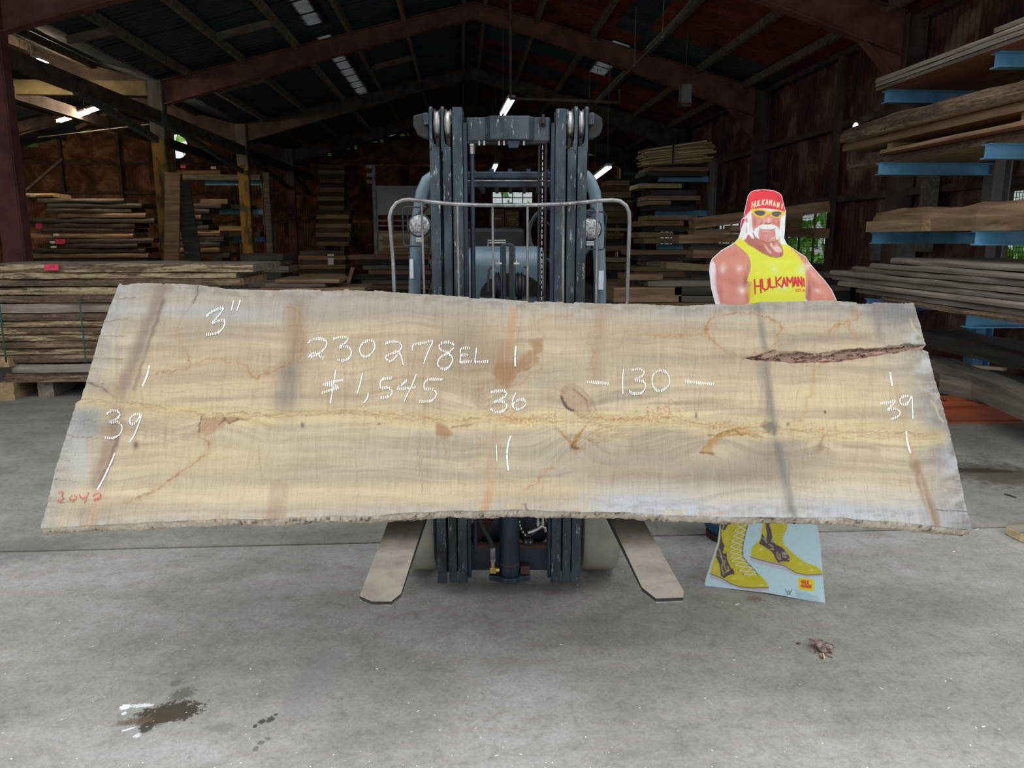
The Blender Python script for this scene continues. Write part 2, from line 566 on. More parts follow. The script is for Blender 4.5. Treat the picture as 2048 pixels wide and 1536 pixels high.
# ---- floor
def floor_material(name, tone):
    m, nt, bs, out = newmat(name)
    v = tex_coord(nt, (1, 1, 1))
    big = noise(nt, v, .55, 6, .6)
    mid = noise(nt, v, 3.2, 7, .65, .4)
    fine = noise(nt, v, 60, 5, .7)
    r = ramp(nt, big.outputs[0], [(.32, L4((172, 169, 163))), (.5, L4((188, 186, 181))), (.68, L4((196, 196, 192)))])
    r2 = ramp(nt, mid.outputs[0], [(.3, L4((205, 202, 196))), (.6, L4((246, 245, 243)))])
    colr = mixc(nt, .55, r.outputs[0], r2.outputs[0], 'MULTIPLY')
    colr = mixc(nt, .45, colr, fine.outputs[0], 'OVERLAY')
    spk = noise(nt, v, 14, 8, .8, .6)
    rk = ramp(nt, spk.outputs[0], [(.36, (.62, .60, .57, 1)), (.5, (1, 1, 1, 1)), (.66, (1.12, 1.12, 1.12, 1))])
    colr = mixc(nt, .55, colr, rk.outputs[0], 'MULTIPLY')
    dk = noise(nt, v, 1.1, 8, .7, 1.2)
    rd = ramp(nt, dk.outputs[0], [(.38, (.74, .73, .70, 1)), (.52, (1, 1, 1, 1))])
    colr = mixc(nt, .5, colr, rd.outputs[0], 'MULTIPLY')
    # trowel streaks / tyre rubbing along the aisle
    vs = tex_coord(nt, (.8, 3.0, 1))
    st = noise(nt, vs, 1.4, 6, .6, .3)
    rs = ramp(nt, st.outputs[0], [(.42, L4((208, 204, 198))), (.6, L4((255, 255, 255)))])
    colr = mixc(nt, .35, colr, rs.outputs[0], 'MULTIPLY')
    # dark pores
    po = N(nt, 'ShaderNodeTexVoronoi')
    po.inputs['Scale'].default_value = 42
    nt.links.new(v.outputs[0], po.inputs['Vector'])
    rp = ramp(nt, po.outputs['Distance'], [(.08, (0.25, .24, .22, 1)), (.16, (1, 1, 1, 1))])
    gate = ramp(nt, mid.outputs[0], [(.5, (0, 0, 0, 1)), (.62, (1, 1, 1, 1))])
    colr = mixc(nt, mathn(nt, 'MULTIPLY', gate.outputs[0], .55), colr, mixc(nt, 1, colr, rp.outputs[0], 'MULTIPLY'))
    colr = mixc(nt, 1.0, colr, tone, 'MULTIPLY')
    # stains: (px, py, half width px, half height px, angle deg, edge noise, colour, strength, softness)
    ST = [(340, 1425, 62, 19, 14, .75, (62, 54, 40), .92, .06), (318, 1437, 34, 10, 16, .9, (74, 64, 50), .8, .15),
          (292, 1455, 13, 9, 20, .5, (60, 54, 42), .9, .05), (268, 1443, 34, 6, 12, .9, (98, 86, 72), .75, .3),
          (364, 1388, 20, 13, -40, .8, (92, 86, 76), .7, .35), (352, 1366, 10, 7, 0, .6, (104, 98, 88), .6, .3),
          (250, 1414, 10, 5, 0, .6, (238, 242, 244), .95, .05), (283, 1411, 22, 3.5, 6, .9, (226, 230, 232), .9, .1), (248, 1427, 5, 3, 0, .5, (232, 236, 238), .9, .1),
          (258, 1458, 13, 2, 30, .4, (226, 228, 230), .8, .2), (274, 1471, 6, 4, 0, .9, (226, 228, 230), .8, .1),
          (524, 1443, 7, 5, 0, .7, (66, 62, 54), .9, .05), (541, 1439, 8, 6, 0, .8, (66, 62, 54), .9, .05), (510, 1452, 4, 4, 0, .4, (66, 62, 54), .9, .05), (552, 1429, 4, 2.5, 0, .3, (66, 62, 54), .9, .05),
          (522, 1485, 7, 4, -15, .7, (104, 100, 90), .8, .1), (511, 1498, 6, 5, 0, .6, (104, 100, 90), .8, .1), (536, 1477, 7, 3, 0, .6, (114, 110, 100), .8, .1),
          (622, 1372, 46, 62, -4, .25, (132, 130, 126), .35, .4), (1990, 948, 90, 20, -4, .8, (70, 56, 44), .75, .5), (1960, 941, 60, 4, -3, .6, (48, 42, 34), .85, .3),
          (1510, 1198, 16, 6, 0, .9, (120, 98, 78), .7, .6), (30, 1100, 120, 22, 0, .7, (98, 92, 86), .55, .6), (440, 1455, 26, 7, 10, .8, (120, 118, 113), .6, .5)]
    for sx, sy, rx, ry, ang, ns, cl, k, soft in ST:
        p0, pl, pt = w(sx, sy, Z=0), w(sx + rx, sy, Z=0), w(sx, sy - ry, Z=0)
        a, b = (pl - p0).length, (pt - p0).length
        mp = N(nt, 'ShaderNodeMapping', vector_type='TEXTURE')
        mp.inputs['Location'].default_value = (p0.x, p0.y, 0)
        mp.inputs['Rotation'].default_value = (0, 0, -YAW + math.radians(ang))
        mp.inputs['Scale'].default_value = (a, b, 1)
        tc = N(nt, 'ShaderNodeTexCoord')
        nt.links.new(tc.outputs['Object'], mp.inputs[0])
        ln = N(nt, 'ShaderNodeVectorMath', operation='LENGTH')
        nt.links.new(mp.outputs[0], ln.inputs[0])
        nz = noise(nt, v, min(3.4 / max(a, .02), 90), 8, .78)
        d = mathn(nt, 'ADD', ln.outputs['Value'], mathn(nt, 'MULTIPLY', mathn(nt, 'SUBTRACT', nz.outputs[0], .5), ns * 4.5))
        mr = N(nt, 'ShaderNodeMapRange', interpolation_type='SMOOTHSTEP')
        nt.links.new(d, mr.inputs[0])
        mr.inputs[1].default_value = 1 - soft
        mr.inputs[2].default_value = 1 + soft
        mr.inputs[3].default_value = k
        mr.inputs[4].default_value = 0
        colr = mixc(nt, mr.outputs[0], colr, L4(cl))
    nt.links.new(colr, bs.inputs['Base Color'])
    bs.inputs['Roughness'].default_value = .78
    bs.inputs['Specular IOR Level'].default_value = .3
    bump(nt, bs, fine.outputs[0], .12, .004)
    return m

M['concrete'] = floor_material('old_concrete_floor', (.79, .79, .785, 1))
M['concrete_in'] = floor_material('brownish_shade_toned_concrete_floor', (.63, .615, .59, 1))  # inner bay: browner concrete, darkened further in place of indoor light fall-off
JY = 4.02
mb = MB()
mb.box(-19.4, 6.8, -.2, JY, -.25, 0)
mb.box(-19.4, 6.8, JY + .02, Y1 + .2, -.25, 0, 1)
mb.box(-19.4, 6.8, JY, JY + .02, -.25, -.014)
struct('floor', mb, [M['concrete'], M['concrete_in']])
M['apron'] = mat_basic('outside_concrete', (150, 148, 142), (176, 174, 168), (.6, .6, .6), .85)
mb = MB()
mb.box(-40, 30, -30, -.2, -.3, -.02)
mb.box(-40, -19.4, -.2, 8, -.3, -.02)
mb.box(6.8, 30, -.2, 8, -.3, -.02)
struct('ground_apron', mb, M['apron'])
M['grass'] = mat_basic('grass', (70, 110, 40), (120, 160, 60), (3, 3, 3), .9, 0, .5, .05)
mb = MB()
mb.box(-60, 60, -60, 90, -.6, -.31)
struct('ground_grass', mb, M['grass'])

# ---- corrugated sheet meshes, shared
def sheet_mesh(name, wd, ln, waves, amp, m):
    """lies in local x (width) / y (length), corrugated along x, centred on x, from y=0"""
    n = waves * 4
    vs, fs = [], []
    for j in range(2):
        for i in range(n + 1):
            vs.append(((i / n - .5) * wd, j * ln, amp * math.sin(i * math.pi / 2)))
    for i in range(n):
        fs.append((i, i + 1, n + 2 + i, n + 1 + i))
    me = bpy.data.meshes.new(name)
    me.from_pydata(vs, [], fs)
    me.materials.append(m)
    me.polygons.foreach_set('use_smooth', [True] * len(me.polygons))
    return me

def place(name, me, parent, mat4, matl=None):
    o = bpy.data.objects.new(name, me)
    COL.objects.link(o)
    o.parent = parent
    o.matrix_local = mat4
    if matl:
        o.material_slots[0].link = 'OBJECT'
        o.material_slots[0].material = matl
    return o

def empty_struct(name):
    o = bpy.data.objects.new(name, None)
    COL.objects.link(o)
    ORG[o.name] = Vector((0, 0, 0))
    o['kind'] = 'structure'
    return o

def basis(ex, ey, ez, t):
    m = Matrix.Identity(4)
    for i, e in enumerate((ex, ey, ez)):
        for k in range(3):
            m[k][i] = e[k]
    for k in range(3):
        m[k][3] = t[k]
    return m

rnd = random.Random(11)
ceiling = empty_struct('ceiling')
# rows of roof sheets: (x nearest ridge, x nearest eave, sheet width along Y)
def slope_sheets(xa, xb, wy, over=.12, rust=0.0, lights=None, zo=0.0):
    za, zb = roofz(xa - .001 if xb < xa else xa + .001), roofz(xb)
    if xb == XL: zb = EAVZ
    if xb == LNL: zb = EAVZ
    a, b = Vector((xa, 0, za)), Vector((xb, 0, zb))
    d = (b - a)
    ln = d.length
    d.normalize()
    me = sheet_mesh('roof_sheet', wy * 1.12, ln + over, max(3, int(wy / .14)), .012, M['sheet_dark'])
    n = int(math.ceil((Y1 + .1 - Y0) / wy))
    for i in range(n):
        y = Y0 + (i + .5) * wy
        nrm = Vector((0, 1, 0)).cross(d)
        if nrm.z < 0: nrm = -nrm
        off = nrm * ((i % 2) * .004 + zo)
        ml = None
        if lights and any(l0 < y < l1 for l0, l1 in lights):
            ml = M['skylight']
        elif rnd.random() < (rust(y) if callable(rust) else rust):
            ml = M['rust_roof']
        ey = d
        ex = Vector((0, 1, 0))
        ez = ex.cross(ey)
        place('roof_sheet', me, ceiling, basis(ex, ey, ez, a + Vector((0, y, 0)) + off), ml)

slope_sheets(RIDX, -2.55, 1.1, .15)
slope_sheets(-2.55, -2.95, .8, .06, 0, [(14.2, 16.2), (17.4, 17.9), (18.2, 25.6), (29.5, 33)], -.025)
slope_sheets(-2.95, XL, 1.1, .05)
slope_sheets(RIDX, 3.1, 1.1, .15, lambda y: .12 if y < 15 else .55)
slope_sheets(3.1, 3.6, .8, .06, .2, [(12.6, 14.2), (17.2, 20.4)], -.025)
slope_sheets(3.6, XR + .25, 1.1, .1, lambda y: .9 if y < 12 else .6)
slope_sheets(LNR, XL, 2.2, .03)
slope_sheets(LNR, LNL, 2.2, .2)

# ---- purlins and ridge beams
for nave, xs in (('main', [RIDX - .22, RIDX + .22, -1.15, -2.25, -3.35, -4.45, -5.55, 1.6, 2.75, 3.9, 5.05, 6.1]), ('side', [-12.6, -13.0, -7.5, -8.6, -9.7, -10.8, -11.9, -14.5, -16, -17.5])):
    for x in xs:
        mb = MB()
        zt = roofz(x) - .035
        mb.box(x - .04, x + .04, Y0, Y1, zt - .15, zt)
        struct('purlin', mb, M['purlin'], (x, Y0, zt - .15))

mb = MB()
for dz in (0, .01):
    mb.prism([(RIDX - .3, Y0, RIDZ - .03 + dz), (RIDX, Y0, RIDZ + .06 + dz), (RIDX + .3, Y0, RIDZ - .03 + dz)], (0, Y1 + .2 - Y0, 0))
struct('ridge_cap', mb, M['frame_dark'])
# cross blocking between purlins, as seen at upper left
for (xa, xb, y) in ((-3.35, -4.45, 15.2), (-4.45, -5.55, 18.9), (-1.15, -2.25, 20.5), (-5.55, -6.3, 13.6), (2.75, 3.9, 13.0)):
    mb = MB()
    mb.bar((xa, y, roofz(xa) - .12), (xb, y, roofz(xb) - .12), .07, .12)
    struct('blocking', mb, M['purlin'], (xa, y, roofz(xa) - .12))

# ---- portal frames
def isect_bar(mb, p0b, p0t, p1b, p1t, y, fl=.19, tf=.016, tw=.014):
    """I-section member in the XZ plane given by bottom and top chord points"""
    P = lambda q: Vector((q[0], y, q[1]))
    mb.prism([P(p0b) - Vector((0, tw / 2, 0)), P(p1b) - Vector((0, tw / 2, 0)), P(p1t) - Vector((0, tw / 2, 0)), P(p0t) - Vector((0, tw / 2, 0))], (0, tw, 0))
    mb.bar(P(p0b), P(p1b), fl, tf)
    mb.bar(P(p0t), P(p1t), fl, tf)

def column(mb, x, y, z0, z1, dx=.3, fl=.2, tf=.018, tw=.014):
    """H column: web along x, flanges facing +-x"""
    mb.box(x - dx / 2, x - dx / 2 + tf, y - fl / 2, y + fl / 2, z0, z1)
    mb.box(x + dx / 2 - tf, x + dx / 2, y - fl / 2, y + fl / 2, z0, z1)
    mb.box(x - dx / 2 + tf, x + dx / 2 - tf, y - tw / 2, y + tw / 2, z0, z1)

M['yellow_band'] = mat_basic('yellow_column_paint', (66, 56, 36), (150, 116, 34), (6, 6, 2.2), .7, 0, .15, contrast=(.38, .56))
M['grey_col'] = mat_basic('grey_column_paint', (84, 82, 78), (116, 112, 106), (8, 8, 1.5), .7, 0, .15)
for k, y in enumerate(FRAMES):
    fr = empty_struct('roof_frame')
    hm = [M['frame_red'], M['frame_red'], M['frame_red'], M['frame_dark'], M['frame_dark']][k]
    mb = MB()
    isect_bar(mb, (XL + .16, 4.34), (XL + .16, 4.8), (RIDX - 1.2, 5.8), (RIDX - 1.2, 6.12), y)
    isect_bar(mb, (RIDX - 1.2, 5.8), (RIDX - 1.2, 6.12), (RIDX, 6.1), (RIDX, 6.4), y)
    part('rafter', mb, hm, fr)
    mb = MB()
    isect_bar(mb, (XR - .16, 4.22), (XR - .16, 4.8), (RIDX + 1.2, 5.8), (RIDX + 1.2, 6.12), y)
    isect_bar(mb, (RIDX + 1.2, 5.8), (RIDX + 1.2, 6.12), (RIDX, 6.1), (RIDX, 6.4), y)
    mb.prism([(XR - .16, y - .01, 4.22), (XR - .75, y - .01, 4.40), (XR - .16, y - .01, 3.8)], (0, .02, 0))
    mb.bar((XR - .75, y, 4.40), (XR - .16, y, 3.8), .19, .016)
    part('rafter', mb, M['frame_red'] if k < 2 else hm, fr)
    # left column (between the two naves)
    bands = {0: [(0, 4.8, 'post_red')], 1: [(0, 4.8, 'post_red')], 2: [(0, 1.2, 'frame_dark'), (1.2, 3.65, 'yellow_band'), (3.65, 4.8, 'grey_col')],
             3: [(0, 1.2, 'frame_dark'), (1.2, 3.7, 'yellow_band'), (3.7, 4.8, 'grey_col')], 4: [(0, 3.6, 'post_red'), (3.6, 4.8, 'grey_col')]}[k]
    cname = MB()
    mats = []
    for i, (a, b, mn) in enumerate(bands):
        cname.cur = i
        mats.append(M[mn])
        column(cname, XL, y, a, b)
        cname.box(XL - .13, XL + .13, y - .11, y - .095, a, b)
    part('column', cname, mats, fr)
    mb = MB()
    column(mb, XR, y, 0, 4.78)
    mb.box(XR - .13, XR + .13, y - .11, y - .095, 0, 4.0)
    part('column', mb, M['frame_dark'] if k > 1 else M['frame_dark'], fr)
    if k >= 1:
        sf = empty_struct('side_nave_frame')
        mb = MB()
        isect_bar(mb, (XL - .16, 4.34), (XL - .16, 4.8), (LNR, 6.06), (LNR, 6.4), y)
        part('rafter', mb, M['frame_dark'], sf)
        mb = MB()
        isect_bar(mb, (LNL + .1, 4.34), (LNL + .1, 4.8), (LNR, 6.06), (LNR, 6.4), y)
        part('rafter', mb, M['frame_dark'], sf)
        mb = MB()
        column(mb, LNL, y, 0, 4.78)
        part('column', mb, M['frame_dark'], sf)

# gable truss bits in the side nave, tie beam, girders and knee braces
M['tan_steel'] = mat_basic('tan_painted_beam', (112, 98, 66), (146, 130, 92), (3, 5, 5), .7, .1, .1)
mb = MB(); mb.box(-12.2, XL - .16, 17.0, 17.16, 4.5, 4.78)
struct('tie_beam', mb, M['tan_steel'], (-9.3, 17.1, 4.5))
mb = MB(); mb.box(XL - .1, XL + .1, FRAMES[0], Y1, 3.98, 4.2)
struct('girder', mb, M['frame_dark'], (XL, FRAMES[0], 3.98))
mb = MB(); mb.box(-9.2, -9.0, 9, Y1, 4.4, 4.65)
struct('girder', mb, M['frame_dark'], (-9.1, 9, 4.55))
for ya, za, yb, zb in ((13.6, 4.0, 16.9, 3.62), (17.4, 4.05, 23.1, 3.5), (23.6, 4.0, 29.3, 3.4), (29.8, 3.95, 33.2, 3.4)):
    mb = MB(); mb.bar((XL, ya, za), (XL, yb, zb), .1, .12)
    struct('knee_brace', mb, M['grey_col'], (XL, ya, za))
for (xa, za, xb, zb, y) in ((-7.6, 4.55, -9.1, 5.4, 16.8), (-10.6, 4.6, -9.1, 5.3, 22.9), (-19, 2.2, -16.0, 4.9, 29.1), (-18.6, 1.9, -15.2, 4.6, 31.5)):
    mb = MB(); mb.bar((xa, y, za), (xb, y, zb), .1, .1)
    struct('frame_brace', mb, M['frame_dark'], (xa, y, za))
# long thin rod in the side nave
mb = MB(); mb.tube([w(75, 275, Y=19), w(330, 245, Y=20)], .012, 6)
struct('tie_rod', mb, M['grey_col'])

# ---- end walls: sheets with girts, round fan opening, light gap
def wall_sheets(parent, xs, z_rows, y, m, wd, skip=()):
    for zi in range(len(z_rows) - 1):
        z0, z1 = z_rows[zi], z_rows[zi + 1]
        me = sheet_mesh('wall_sheet', wd * 1.05, z1 - z0 + .06, int(wd / .085), .012, m)
        for i, x in enumerate(xs):
            if (i, zi) in skip: continue
            top = roofz(x)
            if z0 > top + .1: continue
            place('wall_sheet', me, parent, basis(Vector((1, 0, 0)), Vector((0, 0, min(1, (top + .02 - z0) / (z1 - z0 + .06)))), Vector((0, -1, 0)), (x, y + (i % 2) * .012, z0 - .02)))

back_l = empty_struct('wall_back_left')
xs = [-6.9 - 1.07 * i for i in range(12)]
HX, HZ = w(355, 293, Y=Y1).x, w(355, 293, Y=Y1).z
hi = min(range(12), key=lambda i: abs(xs[i] - HX))
zr = [0, 2.3, 4.6, 7.0]
wall_sheets(back_l, xs, zr, Y1, M['rust_wall'], 1.07, {(hi, 2)})
# sheet with a round hole
mb = MB()
hx0, hx1, hz0, hz1 = min(xs[hi] - .56, HX - .5), max(xs[hi] + .56, HX + .5), 4.58, roofz(xs[hi] - .4)
n = 32
ring, outer = [], []
for i in range(n):
    a = 2 * math.pi * i / n
    ring.append((HX + .44 * math.cos(a), Y1, HZ + .5 * math.sin(a)))
    dx, dz = math.cos(a), math.sin(a)
    t = min(((hx1 - HX) if dx > 0 else (HX - hx0)) / abs(dx) if abs(dx) > 1e-6 else 9, ((hz1 - HZ) if dz > 0 else (HZ - hz0)) / abs(dz) if abs(dz) > 1e-6 else 9)
    outer.append((HX + dx * t, Y1, HZ + dz * t))
mb.add(ring + outer, [(i, (i + 1) % n, n + (i + 1) % n, n + i) for i in range(n)])
part('wall_sheet', mb, M['rust_wall'], back_l)
mb = MB(); mb.tube([Vector(p) - Vector((0, .02, 0)) for p in ring], .03, 6, closed=True)
part('fan_ring', mb, M['frame_dark'], back_l)
for z in (2.3, 3.45, 4.6):
    mb = MB(); mb.box(-19.2, XL - .15, Y1 - .14, Y1 - .03, z - .05, z + .05)
    part('girt', mb, M['frame_dark'], back_l)
for x in (-9.4, -11.7, -13.9, -16.2):
    mb = MB(); mb.box(x - .06, x + .06, Y1 - .2, Y1 - .14, 0, roofz(x))
    part('wall_post', mb, M['frame_dark'], back_l)
back_m = empty_struct('wall_back')
xs = [-5.9 + 1.07 * i for i in range(13)]
WB = (w(984, 408, Y=Y1), w(1066, 383, Y=Y1))
wb_x0, wb_x1, wb_z0, wb_z1 = WB[0].x, WB[1].x, WB[0].z, WB[1].z
sk = {(i, 1) for i, x in enumerate(xs) if x + .5 > wb_x0 and x - .5 < wb_x1}
wall_sheets(back_m, xs, zr, Y1, M['rust_wall'], 1.07, sk)
sx0 = min(xs[i] for i, _ in sk) - .54
sx1 = max(xs[i] for i, _ in sk) + .54
mb = MB()
for a, b, z0, z1 in ((sx0, wb_x0, 2.3, 4.62), (wb_x1, sx1, 2.3, 4.62), (wb_x0, wb_x1, 2.3, wb_z0), (wb_x0, wb_x1, wb_z1, 4.62)):
    mb.box(a, b, Y1 - .01, Y1 + .01, z0, z1)
part('wall_infill', mb, M['rust_side'], back_m)

def window(name, p, ux, wd, ht, nx, nz, wire=False, depth_dir=None):
    """p = lower corner; ux = unit vector along the wall"""
    o = empty_struct(name)
    p, ux = Vector(p), Vector(ux)
    uz = Vector((0, 0, 1))
    def hb(mb, a, b, t=.05):
        mb.bar(p + ux * a[0] + uz * a[1], p + ux * b[0] + uz * b[1], t, t)
    mb = MB()
    for a, b in (((0, 0), (wd, 0)), ((0, ht), (wd, ht)), ((0, 0), (0, ht)), ((wd, 0), (wd, ht))):
        hb(mb, a, b, .07)
    part('window_frame', mb, M['frame_dark'], o)
    for i in range(1, nx):
        mb = MB(); hb(mb, (wd * i / nx, 0), (wd * i / nx, ht), .035)
        part('mullion', mb, M['frame_dark'], o)
    for j in range(1, nz):
        mb = MB(); hb(mb, (0, ht * j / nz), (wd, ht * j / nz), .03)
        part('glazing_bar', mb, M['frame_dark'], o)
    nrm = ux.cross(uz)
    if wire:
        mb = MB()
        q = p + nrm * .05
        k = int(wd / .055)
        for i in range(k + 1):
            mb.bar(q + ux * wd * i / k, q + ux * wd * i / k + uz * ht, .006, .006)
        k = int(ht / .055)
        for i in range(k + 1):
            mb.bar(q + uz * ht * i / k, q + uz * ht * i / k + ux * wd, .006, .006)
        part('wire_mesh', mb, M['rust_brown'], o, kind='stuff')
    for i in range(nx):
        for j in range(nz):
            mb = MB()
            a = p + ux * wd * i / nx + uz * ht * j / nz
            mb.prism([a, a + ux * wd / nx, a + ux * wd / nx + uz * ht / nz, a + uz * ht / nz], nrm * .004)
            part('pane', mb, M['glass'], o)
    return o
window('window_1', (wb_x0, Y1, wb_z0), (1, 0, 0), wb_x1 - wb_x0, wb_z1 - wb_z0, 4, 2)

# ---- right wall
wr = empty_struct('wall_right')
WX = XR + .22
ys = [Y0 + .55 + 1.1 * i for i in range(25)]
wy_near = w(2013, 440, X=WX).y
WINS = [(wy_near - 2.2, wy_near), (w(1660, 470, X=WX).y, w(1572, 470, X=WX).y), (18.6, 20.6), (24.4, 26.4)]
for zi, (z0, z1) in enumerate(((0, 1.1), (1.1, 2.25), (2.25, 3.55), (3.55, 4.84))):
    me = sheet_mesh('wall_sheet', 1.16, z1 - z0 + .06, 9, .011, M['rust_side'])
    for i, y in enumerate(ys):
        if zi == 1 and any(a < y + .55 and b > y - .55 for a, b in WINS):
            continue
        place('wall_sheet', me, wr, basis(Vector((0, 1, 0)), Vector((0, 0, 1)), Vector((1, 0, 0)), (WX + (i % 2) * .012 + zi * .012, y, z0 - .02)))
for n_, (a, b) in enumerate(WINS):
    iv = [y for y in ys if a < y + .55 and b > y - .55]
    lo, hi_ = min(iv) - .58, max(iv) + .58
    mb = MB()
    mb.box(WX, WX + .02, lo, a, 1.08, 2.27)
    mb.box(WX, WX + .02, b, hi_, 1.08, 2.27)
    mb.box(WX, WX + .02, a, b, 1.08, 1.14)
    part('wall_infill', mb, M['rust_side'], wr)
    window('window_%d' % (n_ + 2), (WX, a, 1.14), (0, 1, 0), b - a, 1.1, 3, 2, wire=(n_ < 2))
for z in (1.1, 2.3, 3.55, 4.75):
    mb = MB(); mb.box(WX - .16, WX - .04, Y0, Y1, z - .04, z + .06)
    part('girt', mb, M['frame_dark'], wr)
for y in (7.8, 13.6, 19.8, 26):
    mb = MB(); mb.box(WX - .22, WX - .14, y - .07, y + .07, 0, 4.7)
    part('wall_post', mb, M['frame_dark'], wr)
# left wall and front wall of the side nave (not in view, keep the nave dark)
for nm, b in (('wall_left', (LNL - .2, LNL - .12, Y0, Y1, 0, 4.86)), ('wall_front_left', (LNL, XL - .2, Y0, Y0 + .05, 0, 4.8))):
    mb = MB(); mb.box(*b)
    struct(nm, mb, M['rust_side'])
mb = MB(); mb.prism([(XL, Y0 - .02, 4.78), (XR + .2, Y0 - .02, 4.78), (RIDX, Y0 - .02, 6.6)], (0, .04, 0))
struct('wall_front', mb, M['rust_side'])

# ---- greenery outside
M['leaf'] = mat_basic('bright_green_leaves', (70, 130, 40), (150, 200, 80), (5, 5, 5), .7, 0, .6, .05)  # mid to pale green leaf tones
def hedge(x0, x1, y0, y1, h, seed, label):
    rr = random.Random(seed)
    mb = MB()
    for i in range(900):
        p = Vector((rr.uniform(x0, x1), rr.uniform(y0, y1), rr.uniform(0, 1) ** .8 * h))
        s_ = rr.uniform(.15, .4)
        a = [Vector((rr.uniform(-1, 1), rr.uniform(-1, 1), rr.uniform(-1, 1))).normalized() * s_ for _ in range(2)]
        mb.add([p - a[0], p + a[1] * .6, p + a[0], p - a[1] * .6], [(0, 1, 2, 3)])
    solo('foliage', mb, M['leaf'], label, 'bushes', ((x0 + x1) / 2, (y0 + y1) / 2, -.31), kind='stuff')
hedge(10.5, 12, 6, 30, 2.2, 5, 'bright green bushes outside the barred right-hand windows')
hedge(-20, 6, 36.5, 38.5, 7, 6, 'bright green trees seen through openings of the back wall')

# ---- fluorescent lights in the side nave and main nave
def tube_light(pa, pb, label, mat='tube', r=.02, housing=True):
    a, b = Vector(pa), Vector(pb)
    mid = (a + b) / 2
    t = thing('strip_light', label, 'light', mid, group=None)
    if housing:
        mb = MB(); mb.bar(a + Vector((0, 0, .06)), b + Vector((0, 0, .06)), .14, .05)
        part('housing', mb, M['white_panel'], t)
        for e in (a + (b - a) * .1, a + (b - a) * .9):
            mb = MB(); mb.tube([e + Vector((0, 0, .08)), (e.x, e.y, roofz(e.x) - .03)], .006, 5)
            part('hanger_wire', mb, M['grey_col'], t)
    for s_ in (-.04, .04):
        sd = (b - a).cross(Vector((0, 0, 1))).normalized() * s_
        mb = MB(); mb.cyl(a + sd, b + sd, r, 8)
        part('tube', mb, M[mat], t)
    return t
tube_light(w(118, 243, Z=4.5), w(175, 225, Z=4.5), 'longest lit strip light under the roof of the left aisle')
tube_light(w(178, 223, Z=4.5), w(222, 208, Z=4.5), 'lit strip light end to end with the longest one, beside the first column')
tube_light(w(40, 128, Z=4.85), w(68, 138, Z=4.85), 'small lit strip light at far left, left one of a pair')
tube_light(w(70, 121, Z=4.9), w(92, 130, Z=4.9), 'small lit strip light at far left, right one of a pair')
tube_light(w(1005, 231, Y=17), w(1023, 200, Y=14.6), 'white strip light hanging above the forklift crosshead', 'tube_dim')
tube_light(w(985, 345, Y=25), w(992, 330, Y=23), 'short white strip light seen between the forklift mast rails', 'tube_dim')
tube_light(w(1188, 358, Y=20), w(1218, 335, Y=17), 'white strip light right of the forklift mast', 'tube_dim')

tube_light((-16.6, 28.5, 4.4), (-15.4, 28.5, 4.4), 'unseen added strip light deep in the left aisle beyond the frame edge')  # extra lamp out of view, put in to brighten the far wall
tube_light((-17.4, 24.5, 4.4), (-16.2, 24.5, 4.4), 'second unseen added strip light deep in the left aisle beyond the frame edge')  # another unseen lamp added for the same dark end wall

